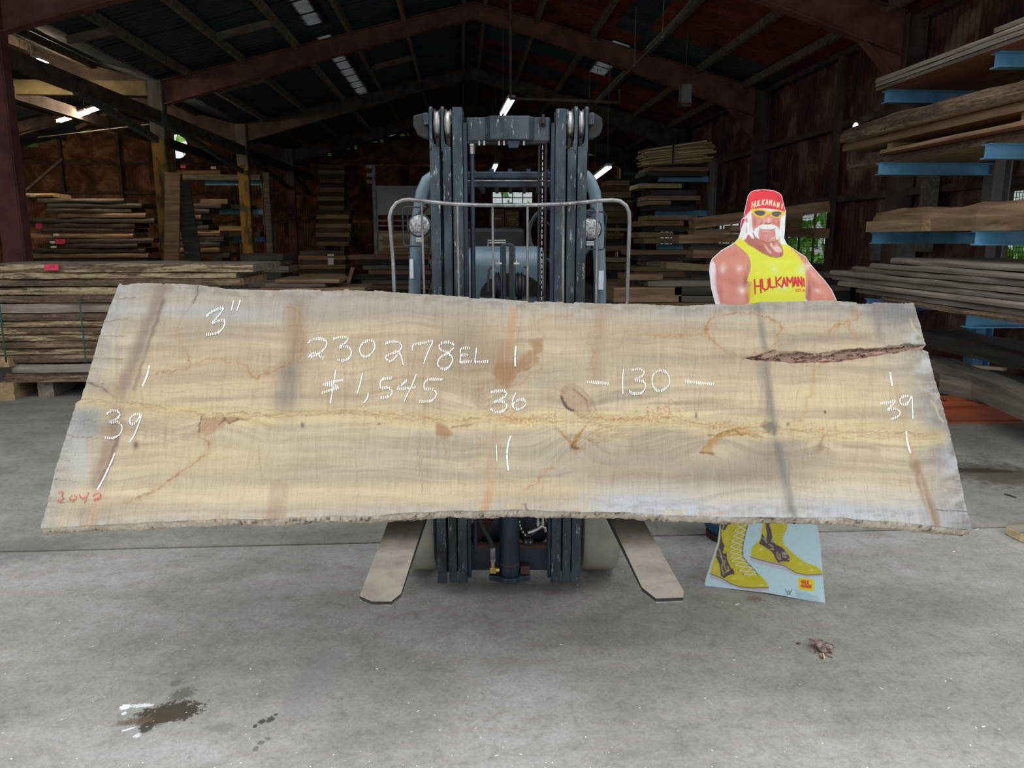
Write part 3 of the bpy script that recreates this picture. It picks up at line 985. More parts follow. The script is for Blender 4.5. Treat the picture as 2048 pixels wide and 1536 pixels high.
# ================================================================== numpy painting (colour that belongs to the surface itself)
class Paint:
    """colours of mesh points whose positions in the photograph's frame are X, Y"""
    def __init__(s, X, Y):
        s.X, s.Y = X, Y
        s.C = np.zeros((len(X), 3))
    def fill(s, rgb):
        s.C[:] = rgb
    def blend(s, mask, rgb, k=1.0):
        m = (np.clip(mask, 0, 1) * k)[:, None]
        s.C = s.C * (1 - m) + np.asarray(rgb, float) * m
    def mul(s, mask, f):
        m = np.clip(mask, 0, 1)[:, None]
        s.C = s.C * (1 - m + m * np.asarray(f, float))
    def dline(s, pts, sel=None):
        X, Y = (s.X, s.Y) if sel is None else (s.X[sel], s.Y[sel])
        d = np.full(len(X), 1e9)
        for (x0, y0), (x1, y1) in zip(pts[:-1], pts[1:]):
            dx, dy = x1 - x0, y1 - y0
            L = dx * dx + dy * dy + 1e-9
            t = np.clip(((X - x0) * dx + (Y - y0) * dy) / L, 0, 1)
            d = np.minimum(d, np.hypot(X - x0 - t * dx, Y - y0 - t * dy))
        return d
    def box(s, pts, pad):
        p = np.array(pts, float)
        return np.nonzero((s.X > p[:, 0].min() - pad) & (s.X < p[:, 0].max() + pad) & (s.Y > p[:, 1].min() - pad) & (s.Y < p[:, 1].max() + pad))[0]
    def sdf(s, pts, sel):
        X, Y = s.X[sel], s.Y[sel]
        ins = np.zeros(len(X), bool)
        n = len(pts)
        for i in range(n):
            (x0, y0), (x1, y1) = pts[i], pts[(i + 1) % n]
            if y0 == y1: continue
            c_ = ((y0 > Y) != (y1 > Y)) & (X < (x1 - x0) * (Y - y0) / (y1 - y0) + x0)
            ins ^= c_
        d = s.dline(list(pts) + [pts[0]], sel)
        return np.where(ins, -d, d)
    def poly(s, pts, rgb, k=1.0, soft=.6, jag=0.0, js=.1, seed=0):
        sel = s.box(pts, soft * 2 + jag * 2 + 1)
        if not len(sel): return
        d = s.sdf(pts, sel)
        if jag:
            d = d + (fbm(s.X[sel] * js, s.Y[sel] * js, seed) - .5) * 2 * jag
        m = (np.clip(.5 - d / (2 * soft), 0, 1) * k)[:, None]
        s.C[sel] = s.C[sel] * (1 - m) + np.asarray(rgb, float) * m
    def line(s, pts, wd, rgb, k=1.0, soft=.5, jag=0.0, js=.1, seed=0, fade=False):
        sel = s.box(pts, wd + soft * 2 + jag * 2 + 1)
        if not len(sel): return
        d = s.dline(pts, sel) if not jag else None
        if jag:
            ox, oy = s.X, s.Y
            X, Y = ox[sel], oy[sel]
            s2 = Paint(X + (fbm(X * js, Y * js, seed) - .5) * 2 * jag, Y + (fbm(X * js, Y * js, seed + 5) - .5) * 2 * jag)
            d = s2.dline(pts)
        m = np.clip(.5 - (d - wd / 2) / (2 * soft), 0, 1) * k
        if fade:
            m = m * np.clip(fbm(s.X[sel] * .03, s.Y[sel] * .03, seed + 9) * 2 - .3, .25, 1)
        m = m[:, None]
        s.C[sel] = s.C[sel] * (1 - m) + np.asarray(rgb, float) * m
    def spot(s, x, y, rx, ry, rgb, k=1.0, ang=0.0, p=2.0):
        a = math.radians(ang)
        dx, dy = s.X - x, s.Y - y
        u = (dx * math.cos(a) + dy * math.sin(a)) / rx
        v = (-dx * math.sin(a) + dy * math.cos(a)) / ry
        s.blend(np.exp(-(u * u + v * v) ** (p / 2)), rgb, k)

def set_colours(me, C, name='surface_colour'):
    at = me.color_attributes.new(name, 'FLOAT_COLOR', 'POINT')
    a = np.ones((len(C), 4), np.float32)
    a[:, :3] = lin(np.clip(C, 0, 255))
    at.data.foreach_set('color', a.ravel())

def fast_mesh(name, V, F, mats):
    me = bpy.data.meshes.new(name)
    me.vertices.add(len(V))
    me.vertices.foreach_set('co', np.asarray(V, np.float32).ravel())
    me.loops.add(F.size)
    me.loops.foreach_set('vertex_index', F.ravel().astype(np.int32))
    me.polygons.add(len(F))
    me.polygons.foreach_set('loop_start', np.arange(0, F.size, 4, dtype=np.int32))
    me.polygons.foreach_set('loop_total', np.full(len(F), 4, np.int32))
    for m in mats: me.materials.append(m)
    me.update(calc_edges=True)
    return me

# ================================================================== THE BIG WALNUT SLAB
SB, ST_ = (2.585, .630), (3.200, 1.415)        # (y, z) of its front face, low and high edge
sl = math.hypot(ST_[0] - SB[0], ST_[1] - SB[1])
VY, VZ = (ST_[0] - SB[0]) / sl, (ST_[1] - SB[1]) / sl      # up the slab
NY, NZ = VZ, -VY                                           # through the slab, to the back
def slab_uv(px, py):
    r = cray(px, py)
    # plane: (y-SB0)*NY + (z-SB1)*NZ = 0
    k = (SB[0] * NY + (SB[1] - CAMH) * NZ) / (r[1] * NY + r[2] * NZ)
    x, y, z = r[0] * k, r[1] * k, CAMH + r[2] * k
    return x, (y - SB[0]) * VY + (z - SB[1]) * VZ
top_px = [(239, 566), (311, 567), (397, 569), (454, 576), (525, 580), (633, 580), (700, 579), (769, 583), (855, 589), (941, 593), (1045, 601), (1148, 604), (1286, 607), (1362, 612), (1424, 609), (1497, 608), (1541, 605), (1645, 601), (1714, 605), (1828, 606)]
bot_px = [(81, 1057), (167, 1051), (289, 1045), (382, 1040), (561, 1036), (740, 1030), (907, 1021), (1045, 1019), (1183, 1024), (1300, 1027), (1455, 1034), (1576, 1034), (1680, 1036), (1748, 1041), (1850, 1050), (1945, 1060)]
lef_px = [(81, 1057), (96, 1002), (110, 941), (128, 884), (144, 834), (152, 806), (161, 800), (173, 764), (189, 708), (207, 647), (225, 601), (239, 566)]
rig_px = [(1945, 1060), (1931, 1011), (1919, 949), (1914, 925), (1899, 863), (1883, 804), (1866, 746), (1856, 704), (1845, 698), (1851, 690), (1840, 649), (1828, 606)]
def resample(pts, n):
    uv = np.array([slab_uv(*p) for p in pts])
    s_ = np.concatenate([[0], np.cumsum(np.hypot(*np.diff(uv, axis=0).T))])
    t = np.linspace(0, s_[-1], n)
    return np.stack([np.interp(t, s_, uv[:, 0]), np.interp(t, s_, uv[:, 1])], 1)
NU, NV = 860, 230
bt, tp, lf, rt = resample(bot_px, NU), resample(top_px, NU), resample(lef_px, NV), resample(rig_px, NV)
# ragged live edges
q = np.arange(NU)
tp[:, 1] += (fbm(q * .02, 0, 1, 5) - .5) * .016 + np.where(vn(q * .05, 3, 2) > .72, -.006, 0) + (vn(q * .9, 1, 5) - .5) * .003
bt[:, 1] += (fbm(q * .03, 4, 3, 5) - .5) * .012 + (vn(q * .9, 2, 6) - .5) * .003
lf[:, 0] += (vn(np.arange(NV) * .5, 1, 8) - .5) * .004
rt[:, 0] += (vn(np.arange(NV) * .5, 1, 9) - .5) * .004
lf[0], lf[-1], rt[0], rt[-1] = bt[0], tp[0], bt[-1], tp[-1]
gu, gv = np.meshgrid(np.linspace(0, 1, NU), np.linspace(0, 1, NV))
gu, gv = gu[..., None], gv[..., None]
G = (1 - gv) * bt[None] + gv * tp[None] + (1 - gu) * lf[:, None] + gu * rt[:, None] \
    - ((1 - gu) * (1 - gv) * bt[0] + gu * (1 - gv) * bt[-1] + (1 - gu) * gv * tp[0] + gu * gv * tp[-1])
U, V_ = G[..., 0].ravel(), G[..., 1].ravel()
PX, PY = cpx(U, SB[0] + V_ * VY, SB[1] + V_ * VZ)

P = Paint(PX, PY)
nx, ny = PX / 100, PY / 100
# grain flows round the knots: warp the across-grain coordinate
wy_ = PY.copy()
for kx, ky, rx, ry, amp in ((1150, 885, 60, 45, 40), (1160, 800, 50, 30, -26), (1430, 890, 70, 40, 34), (430, 860, 60, 40, 30), (1640, 880, 30, 28, 16), (960, 800, 40, 30, -16), (240, 810, 120, 60, -18), (1330, 870, 40, 26, 14), (410, 770, 120, 40, -14), (1560, 1000, 160, 50, 16)):
    wy_ += amp * np.exp(-((PX - kx) / rx) ** 2 - ((PY - ky) / ry) ** 2)
wy_ += (fbm(nx * .6, ny * .6, 20) - .5) * 40
g1 = fbm(nx * .32, wy_ * .045, 31, 5)
g2 = fbm(nx * .9, wy_ * .14, 37, 5)
g3 = fbm(nx * 1.1, ny * 1.3, 41, 4)
P.fill((210, 194, 164))
P.blend((g1 - .42) * 3.4, (176, 162, 138), .8)
P.blend((.47 - g1) * 4.5, (222, 204, 162), .7)
P.blend((g2 - .5) * 4, (158, 140, 114), .5)
P.blend((g3 - .55) * 4, (186, 166, 138), .5)
# extra figure: mineral streaks and scuffs
m_s = fbm(nx * .6, wy_ * .08, 131, 5)
P.blend((m_s - .56) * 6, (150, 138, 118), .38)
P.blend((.42 - m_s) * 5, (230, 214, 176), .4)
sc = fbm(nx * 2.0 + ny * .3, ny * 4, 137, 4)
P.blend((sc - .6) * 6, (176, 156, 130), .3)
# broad tone zones
sp_ = P.spot
sp_(300, 640, 190, 40, (176, 160, 138), .55)
sp_(700, 620, 260, 26, (166, 160, 152), .7)
sp_(480, 625, 160, 18, (172, 172, 172), .6)
sp_(930, 690, 64, 56, (132, 122, 106), .8)
sp_(985, 720, 60, 40, (158, 130, 104), .5)
sp_(500, 740, 180, 60, (196, 172, 136), .5)
sp_(820, 720, 160, 60, (192, 168, 132), .45)
sp_(1250, 660, 300, 40, (196, 174, 142), .5)
sp_(1250, 720, 90, 50, (160, 146, 124), .4)
sp_(760, 900, 300, 40, (172, 164, 146), .6)
sp_(760, 955, 340, 14, (158, 150, 136), .55)
sp_(1120, 905, 120, 30, (168, 160, 142), .65)
sp_(1460, 950, 240, 32, (148, 136, 120), .75, -4)
sp_(1330, 930, 190, 26, (160, 150, 134), .6)
sp_(1560, 900, 60, 60, (138, 128, 116), .6)
sp_(1480, 745, 200, 60, (196, 176, 144), .4)
sp_(1650, 800, 160, 60, (220, 198, 158), .55)
sp_(1680, 940, 130, 30, (208, 190, 160), .4)
sp_(600, 1000, 420, 22, (208, 190, 156), .5)
sp_(900, 990, 260, 26, (218, 196, 154), .55)
sp_(1240, 985, 200, 18, (208, 188, 152), .5)
sp_(420, 930, 180, 40, (220, 202, 158), .5)
sp_(300, 760, 120, 40, (206, 186, 148), .4)
sp_(1050, 1005, 90, 26, (184, 162, 132), .5)
P.blend(np.clip((800 - PY) / 160, 0, 1) * np.clip(1.2 - abs(PX - 1000) / 900, 0, 1), (180, 164, 142), .34)
# bluish grey bleached margins
etop = PY - np.interp(PX, *np.array(top_px, float).T)
ebot = np.interp(PX, *np.array(bot_px, float).T) - PY
mo = fbm(nx * 6, ny * 12, 51, 4)
mo2 = fbm(nx * 1.2, ny * 1.2, 55, 4)
P.blend(np.clip(1 - etop / 46, 0, 1) * (.5 + mo2), (168, 166, 164), .8)
P.blend(np.clip(1 - etop / 24, 0, 1) * np.clip((mo - .42) * 7, 0, 1), (128, 116, 104), .6)
P.blend(np.clip(1 - etop / 10, 0, 1) * np.clip((mo - .3) * 4, 0, 1), (190, 178, 158), .6)
P.blend(np.clip(1 - abs(etop - 52) / 20, 0, 1) * np.clip((620 - PX) / 200, 0, 1), (182, 184, 190), .55)
kb = np.clip((PX - 1130) / 90, 0, 1)
P.blend(np.clip(1.25 - ebot / 62, 0, 1) * kb * (.55 + mo2 * .8), (190, 196, 206), .85)
P.blend(np.clip(1 - ebot / 34, 0, 1) * kb * np.clip((mo - .5) * 8, 0, 1), (140, 136, 132), .55)
P.blend(np.clip(1 - ebot / 16, 0, 1) * np.clip((mo - .45) * 8, 0, 1), (216, 216, 212), .5)
P.blend(np.clip(1.1 - ebot / 34, 0, 1) * (1 - kb) * mo2, (186, 180, 176), .9)
# grey, weathered right end and left end
er = np.interp(PY, [606, 690, 704, 863, 1060], [1828, 1851, 1856, 1899, 1945]) - PX
P.blend(np.clip(1.15 - er / 95, 0, 1) * (.35 + mo2), (158, 156, 154), .9)
P.blend(np.clip(1.0 - er / 60, 0, 1) * np.clip((mo - .42) * 5, 0, 1), (118, 112, 106), .55)
P.blend(np.clip(1.0 - er / 50, 0, 1) * np.clip((fbm(nx * 3, ny * 3, 60) - .5) * 6, 0, 1), (206, 210, 214), .7)
sp_(1790, 625, 60, 26, (112, 110, 110), .6)
sp_(1880, 870, 30, 50, (110, 106, 102), .45)
el = PX - np.interp(PY, [566, 708, 834, 1057], [239, 189, 144, 81])
P.blend(np.clip(1.1 - el / 70, 0, 1) * (.3 + mo2), (178, 176, 172), .85)
P.blend(np.clip(1 - el / 34, 0, 1) * np.clip((mo - .45) * 6, 0, 1), (140, 132, 124), .4)
sp_(175, 835, 34, 40, (132, 138, 140), .7)
sp_(160, 930, 26, 60, (186, 190, 196), .5)
sp_(230, 800, 60, 22, (140, 118, 98), .6, 14)
# end-grain cracks entering from the ends
rr = random.Random(3)
for i in range(11):
    y = 600 + i * 40 + rr.uniform(-8, 8)
    x = np.interp(y, [566, 708, 834, 1057], [239, 189, 144, 81])
    P.line([(x, y), (x + rr.uniform(20, 60), y + rr.uniform(-3, 6))], 1.3, (104, 90, 80), .6, .7, 4, .06, i)
for i in range(6):
    y = 960 + i * 14
    x = np.interp(y, [606, 863, 1060], [1828, 1899, 1945])
    P.line([(x, y), (x - rr.uniform(14, 40), y + rr.uniform(-3, 3))], 1.2, (120, 112, 104), .4, .7, 3, .06, i)
P.line([(1936, 1023), (1870, 1020)], 1.6, (84, 80, 78), .8, .6)
P.line([(176, 766), (206, 778), (238, 800), (262, 806), (330, 815)], 2.4, (94, 76, 64), .8, .8, 5, .07, 4)
P.line([(154, 806), (190, 800), (235, 805)], 2, (110, 92, 78), .7, .8, 4, .07, 5)
for k in range(10):
    P.line([(150 + 2 * k, 820 + k * 8), (205 + 4 * k, 812 + k * 6), (280, 812 + k * 7), (420, 838 + k * 6)], 1.4, (150, 124, 92), .35, 1, 4, .05, 30 + k)
for k in range(9):
    P.line([(170, 790 - k * 6), (240, 800 - k * 7), (330, 812 - k * 9), (470, 815 - k * 9)], 1.4, (164, 140, 108), .3, 1, 4, .05, 50 + k)
# long vertical sticker marks and bands
def band(pts, wd, rgb, k, soft=3, seed=0, jag=3.5):
    g_ = sum(rgb) / 3
    P.line(pts, wd, [g_ + (v - g_) * .8 for v in rgb], k * .95, soft * 1.15, jag, .08, seed)
    P.line(pts, wd * .5, [(g_ + (v - g_) * .9) * .93 for v in rgb], k * .5, soft, jag * 2, .1, seed + 40, fade=True)
band([(326, 575), (300, 640), (262, 735), (235, 810)], 24, (146, 124, 108), .62, 7, 1)
band([(328, 600), (296, 690), (268, 780)], 5, (108, 86, 74), .5, 3, 2)
band([(305, 640), (285, 720)], 4, (190, 172, 150), .5, 2, 2)
band([(240, 800), (215, 900), (190, 970)], 26, (150, 124, 104), .55, 8, 3)
band([(236, 870), (218, 930), (196, 975)], 6, (104, 78, 68), .6, 3, 4)
band([(206, 985), (176, 1050)], 20, (214, 170, 136), .5, 6, 5)
band([(170, 980), (120, 1050)], 26, (216, 190, 150), .4, 8, 6)
band([(596, 610), (590, 700), (580, 740)], 34, (150, 126, 100), .5, 14, 7)
band([(578, 750), (572, 830)], 44, (138, 128, 118), .6, 12, 8)
band([(560, 980), (548, 1036)], 36, (176, 142, 116), .6, 5, 9)
band([(1026, 620), (1016, 690), (1008, 756)], 15, (206, 160, 118), .72, 3, 10)
band([(1010, 700), (1006, 760)], 34, (176, 134, 98), .55, 9, 11)
band([(990, 860), (982, 930), (972, 980)], 24, (196, 164, 132), .5, 6, 12)
band([(984, 965), (970, 1020)], 17, (206, 152, 112), .7, 3, 13)
band([(1208, 600), (1196, 680), (1190, 760)], 22, (176, 140, 106), .4, 9, 14)
band([(1515, 600), (1530, 700), (1545, 850), (1575, 980), (1588, 1030)], 9, (120, 112, 106), .62, 5, 15)
band([(1522, 730), (1545, 850)], 20, (146, 136, 124), .5, 9, 16)
band([(1545, 850), (1568, 940), (1580, 1020)], 16, (130, 124, 118), .5, 8, 17)
band([(1745, 600), (1762, 680)], 12, (132, 122, 114), .45, 6, 18)
band([(1792, 770), (1812, 860), (1830, 930)], 13, (200, 160, 116), .5, 5, 19)
band([(1830, 930), (1852, 990), (1874, 1046)], 17, (156, 124, 96), .75, 4, 20)
band([(1838, 950), (1862, 1040)], 4, (210, 190, 164), .6, 2, 21)
# pith line with its bright sapwood glow and knots
pith = [(160, 800), (260, 806), (330, 822), (430, 826), (560, 830), (700, 826), (820, 834), (900, 838), (990, 838), (1120, 836), (1230, 840), (1330, 832), (1430, 852), (1540, 856), (1640, 862), (1760, 864), (1880, 872)]
P.line(pith, 26, (222, 202, 154), .75, 16, 6, .03, 22)
P.line([(x, y + 14) for x, y in pith[3:]], 12, (228, 210, 160), .5, 10, 6, .03, 23)
for k in range(7):
    P.line([(x, y + rr.uniform(-11, 15)) for x, y in pith[rr.randint(0, 6):]], 1.3, (172, 140, 98), .5, .8, 7, .05, 70 + k, fade=True)
P.line(pith, 1.5, (136, 104, 76), .6, .8, 8, .06, 24, fade=True)
sp_(400, 990, 300, 30, (226, 212, 176), .5)
sp_(420, 905, 150, 22, (228, 210, 164), .45)
sp_(700, 870, 200, 16, (216, 202, 168), .4)
sp_(1700, 985, 150, 24, (218, 206, 180), .5)
sp_(960, 975, 260, 16, (226, 208, 168), .4)
def knot(x, y, rx, ry, ang, dark, n=7, core=None):
    a = math.radians(ang)
    for i in range(n, 0, -1):
        t = i / n
        pts = [(x + rx * t * math.cos(b) * math.cos(a) - ry * t * math.sin(b) * math.sin(a), y + rx * t * math.cos(b) * math.sin(a) + ry * t * math.sin(b) * math.cos(a)) for b in np.linspace(0, 2 * math.pi, 17)]
        P.line(pts, 2.2, dark, .38, 1.3, 4, .08, int(x) + i)
    if core: sp_(x, y, rx * .45, ry * .45, core, .55, ang)
knot(1148, 800, 34, 19, 42, (150, 120, 90), 7, (186, 162, 134))
P.line([(1124, 797), (1130, 812), (1142, 820)], 5, (92, 70, 66), .75, 2, 4, .1, 1)
P.line([(1148, 781), (1172, 800), (1180, 825)], 2, (120, 92, 66), .7, 1, 4, .06, 2)
knot(962, 800, 20, 14, 60, (162, 134, 104), 4)
for k in range(8):
    P.line([(1105 + 5 * k, 852 + k * 2), (1128 + 2 * k, 872 + k * 2), (1150, 890 + k * 3), (1166 + k * 3, 868 + k * 3), (1220 + k * 6, 850 + k * 3)], 1.5, (160, 126, 82), .5, .9, 5, .05, 80 + k)
P.poly([(1142, 892), (1150, 872), (1172, 852), (1160, 872), (1152, 892)], (168, 122, 70), .7, 1.5, 3, .1, 3)
for k in range(10):
    P.line([(1400 + k * 2, 902 - k), (1418 + k * 3, 884 - k * 2), (1446 + k * 4, 872 - k * 2), (1490 + k * 4, 868 + k)], 1.7, (164, 122, 72), .5, .9, 4, .06, 90 + k)
P.poly([(1402, 906), (1408, 890), (1436, 868), (1470, 856), (1444, 876), (1424, 900), (1432, 908)], (184, 146, 96), .7, 2, 4, .09, 7)
P.line([(1400, 905), (1428, 907)], 4, (110, 70, 48), .7, 1.5, 4, .1, 8)
P.line([(1416, 872), (1440, 868), (1462, 858), (1484, 872)], 2, (120, 84, 52), .8, 1, 5, .09, 9)
for k in range(7):
    P.line([(396 + 3 * k, 866 - 2 * k), (410 + 4 * k, 838 + k), (440 + 6 * k, 834 + k), (480 + 4 * k, 838)], 1.6, (150, 116, 86), .5, .9, 4, .07, 100 + k)
P.poly([(398, 866), (406, 836), (440, 838), (480, 834), (452, 852), (426, 866), (412, 872)], (182, 146, 114), .65, 2.5, 4, .09, 11)
P.line([(436, 848), (450, 838), (462, 846), (476, 836)], 4, (104, 78, 62), .7, 1.5, 5, .12, 12)
P.line([(404, 832), (398, 850), (399, 864)], 3, (104, 80, 62), .7, 1, 3, .1, 13)
sp_(272, 890, 5, 8, (104, 84, 70), .8, 0)
sp_(605, 850, 3, 5, (96, 80, 66), .8)
sp_(758, 848, 3, 2, (96, 76, 60), .8)
sp_(1650, 824, 2, 3, (50, 40, 36), .95)
sp_(1640, 893, 8, 14, (140, 112, 86), .5, 30)
sp_(1392, 831, 2, 6, (110, 80, 80), .8)
sp_(1576, 848, 3, 4, (110, 92, 60), .7)
P.line([(1648, 870), (1638, 890), (1644, 902)], 2, (150, 112, 90), .6, 1, 3, .1, 3)
P.poly([(1520, 852), (1545, 842), (1558, 850), (1548, 868), (1530, 862)], (96, 92, 90), .6, 5, 8, .15, 5)
# burl flecks
for (cx_, cy_, rx, ry, n_) in ((1040, 836, 48, 15, 110), (1262, 838, 66, 11, 90), (1320, 826, 34, 22, 80), (1500, 850, 40, 10, 30), (740, 826, 60, 9, 30), (1440, 852, 30, 12, 40), (1640, 856, 50, 12, 26)):
    for i in range(n_):
        x, y = rr.gauss(cx_, rx * .6), rr.gauss(cy_, ry * .6)
        a = rr.uniform(0, 6.28)
        l_ = rr.uniform(2, 6)
        P.line([(x, y), (x + l_ * math.cos(a), y + l_ * math.sin(a))], 1.4, rr.choice([(190, 128, 78), (158, 104, 62), (214, 160, 108)]), .6, .7)
# water-stain tide lines
def tide(pts, col=(150, 104, 64), k=.72, wd=2.6, seed=0, s=(1, 0, 0), jag=7, halo=True):
    q_ = [(x / s[0] + s[1], y / s[0] + s[2]) for x, y in pts]
    if halo: P.line(q_, wd * 4, (190, 154, 114), k * .32, 5, jag, .09, seed)
    P.line(q_, wd * .85, col, k * .85, 1.1, jag, .12, seed, fade=True)
c1, c2_, c3s = (2.793, 60, 540), (2.8985, 700, 560), (2.8985, 1300, 580)
tide([(940, 90), (920, 160), (905, 185), (885, 215), (850, 260), (825, 320)], (120, 98, 80), .5, 1.8, 1, c1, 3, False)
tide([(822, 340), (850, 420), (890, 500), (885, 525)], k=.55, seed=2, s=c1)
tide([(700, 570), (790, 570), (855, 555), (950, 510), (1010, 495), (1120, 515)], k=.75, seed=3, s=c1)
tide([(1440, 205), (1500, 230), (1512, 330), (1530, 400), (1510, 480), (1430, 530), (1330, 578), (1265, 604), (1225, 575), (1210, 540), (1150, 515)], k=.75, seed=4, s=c1)
P.poly([(x / 2.793 + 60, y / 2.793 + 540) for x, y in [(1450, 210), (1500, 235), (1512, 330), (1530, 420), (1490, 500), (1440, 500), (1470, 400), (1440, 300)]], (170, 140, 110), .45, 12, 4, .08, 3)
tide([(1270, 604), (1282, 650), (1245, 700), (1240, 760)], k=.35, seed=5, s=c1)
tide([(930, 925), (1000, 960), (990, 1015), (940, 1062), (870, 1112), (800, 1165), (690, 1240), (600, 1270), (530, 1300)], k=.9, seed=6, s=c1)
tide([(550, 135), (430, 145), (350, 165), (325, 210), (332, 262), (370, 312), (420, 347), (500, 380), (560, 395), (612, 372), (665, 360), (722, 326), (752, 290), (745, 250), (770, 220), (740, 185), (680, 160), (620, 142), (550, 135)], k=.8, seed=7, s=c3s)
tide([(0, 258), (150, 265), (290, 255), (330, 262)], k=.6, wd=2, seed=8, s=c3s)
tide([(1010, 425), (958, 458), (940, 540), (935, 600), (910, 625), (905, 690), (880, 740), (850, 770)], (188, 152, 104), .7, 2.6, 9, c3s)
tide([(1180, 110), (1204, 150), (1170, 178), (1120, 190), (1080, 210), (1040, 250)], (176, 108, 70), .8, 3, 10, c3s)
tide([(1150, 180), (1165, 240), (1195, 262), (1200, 292)], (176, 108, 70), .8, 3, 11, c3s)
tide([(1170, 145), (1210, 152), (1225, 135)], (176, 108, 70), .6, 2, 12, c3s)
tide([(1300, 210), (1230, 205), (1130, 215), (1092, 250), (1110, 270), (1090, 296), (1122, 312), (1110, 345), (1112, 402), (1086, 432), (1090, 472), (1040, 505), (960, 545), (940, 590), (905, 622), (870, 580), (830, 545)], (140, 96, 64), .75, 2.4, 13, c2_)
P.poly([(x / 2.8985 + 700, y / 2.8985 + 560) for x, y in [(1110, 345), (1112, 402), (1086, 432), (1090, 472), (1040, 500), (960, 540), (940, 590), (905, 620), (870, 580), (830, 540), (850, 480), (960, 470), (1010, 440), (1050, 400), (1040, 340)]], (160, 118, 84), .62, 4, 5, .09, 4)
tide([(905, 622), (1000, 600), (1030, 560), (1110, 510)], (150, 112, 80), .6, 2, 14, c2_)
tide([(870, 575), (820, 570), (790, 610), (720, 640)], (156, 122, 92), .6, 2, 15, c2_)
tide([(1600, 300), (1590, 340), (1560, 380)], k=.4, seed=16, s=c2_)
tide([(1620, 318), (1760, 322), (1820, 312), (1971, 322)], k=.6, wd=2, seed=17, s=c2_)
tide([(1390, 310), (1380, 370), (1420, 420), (1400, 480), (1440, 540)], k=.4, seed=18, s=c2_)
tide([(750, 920), (762, 962), (740, 992), (745, 1060), (690, 1062), (722, 1092), (750, 1112), (842, 1120), (882, 1142), (890, 1192)], k=.45, wd=2, seed=19, s=c2_)
tide([(1182, 1088), (1130, 1110), (1100, 1142), (1080, 1182), (1010, 1216)], (170, 100, 84), .7, 2.2, 20, c2_)
tide([(540, 920), (560, 1040), (600, 1100), (640, 1180)], k=.3, wd=2, seed=21, s=c2_)
tide([(1500, 1160), (1620, 1128), (1760, 1132), (1971, 1140)], (132, 118, 102), .5, 2, 22, c2_)
P.poly([(x / 2.8985 + 700, y / 2.8985 + 560) for x, y in [(500, 830), (560, 850), (600, 890), (560, 915), (500, 905)]], (156, 114, 80), .6, 4, 5, .09, 4)
P.line([(905, 855), (945, 850)], 3, (136, 96, 64), .6, 1.5, 4, .1, 6)
# dark bark inclusion running in from the right end
inc_t = [(545, 398), (640, 378), (700, 352), (850, 358), (950, 372), (1060, 358), (1130, 345), (1250, 340), (1350, 338), (1420, 325), (1500, 316), (1600, 322)]
inc_b = [(1600, 348), (1500, 348), (1450, 362), (1350, 372), (1200, 395), (1100, 412), (950, 420), (800, 417), (700, 408), (600, 404)]
INC = [(x / 2.8985 + 1300, y / 2.8985 + 580) for x, y in inc_t + inc_b]
P.line([(1560, 690), (1640, 676), (1740, 678)], 16, (150, 134, 114), .6, 9, 4, .05, 3)
P.line([(1430, 712), (1520, 716)], 14, (164, 146, 124), .5, 8, 4, .05, 3)
P.poly(INC, (150, 122, 104), .92, 1.5, 3, .1, 3)
isel = P.box(INC, 4)
idn = P.sdf(INC, isel)
rid = fbm(PX[isel] * .035, (PY[isel] + .08 * PX[isel]) * .22, 91, 5)
P.C[isel] = np.where((idn < 0)[:, None] & (np.abs(rid - .5) < .045)[:, None], P.C[isel] * np.array([.42, .34, .32]), P.C[isel])
P.C[isel] = np.where((idn < 0)[:, None] & (rid > .62)[:, None], P.C[isel] * .6 + np.array([198, 172, 150]) * .4, P.C[isel])
P.line([(x / 2.8985 + 1300, y / 2.8985 + 580) for x, y in inc_t], 2, (86, 64, 56), .8, .8, 4, .1, 2, fade=True)
P.line([(x / 2.8985 + 1300, y / 2.8985 + 580) for x, y in inc_b[3:]], 2.6, (128, 62, 58), .85, .8, 3, .1, 2)
P.line([(1820, 640), (1830, 660), (1846, 675)], 3, (206, 196, 164), .7, 1.2, 3, .1, 2)
P.line([(1862, 800), (1880, 835), (1886, 845)], 3, (212, 202, 168), .7, 1.2, 3, .1, 2)
P.line([(397, 570), (395, 590), (388, 606)], 1.8, (80, 70, 64), .85, .7, 2, .1, 2)
for (x0, x1, y, cl) in ((395, 462, 1042, (226, 190, 130)), (1150, 1180, 1020, (220, 180, 128)), (1400, 1455, 1030, (206, 158, 118)), (1010, 1040, 1016, (224, 180, 120)), (1330, 1375, 1027, (216, 188, 130)), (960, 985, 1014, (226, 184, 128))):
    P.line([(x0, y - 2), (x1, y - 4)], 5, cl, .5, 2, 4, .1, 5)
P.line([(1050, 1010), (1056, 1024), (1064, 1030)], 5, (110, 92, 78), .8, 2, 6, .15, 5)
knot(1160, 806, 46, 24, 48, (146, 116, 84), 9)
P.poly([(1124, 790), (1136, 782), (1152, 784), (1176, 808), (1186, 826), (1170, 822), (1148, 820), (1132, 812)], (196, 170, 140), .5, 2, 3, .1, 4)
P.line([(1122, 792), (1126, 806), (1136, 816), (1146, 822)], 4, (84, 62, 62), .7, 1.2, 4, .14, 6)
P.line([(1150, 884), (1142, 894), (1156, 896)], 4, (110, 72, 44), .7, 1, 4, .12, 7)
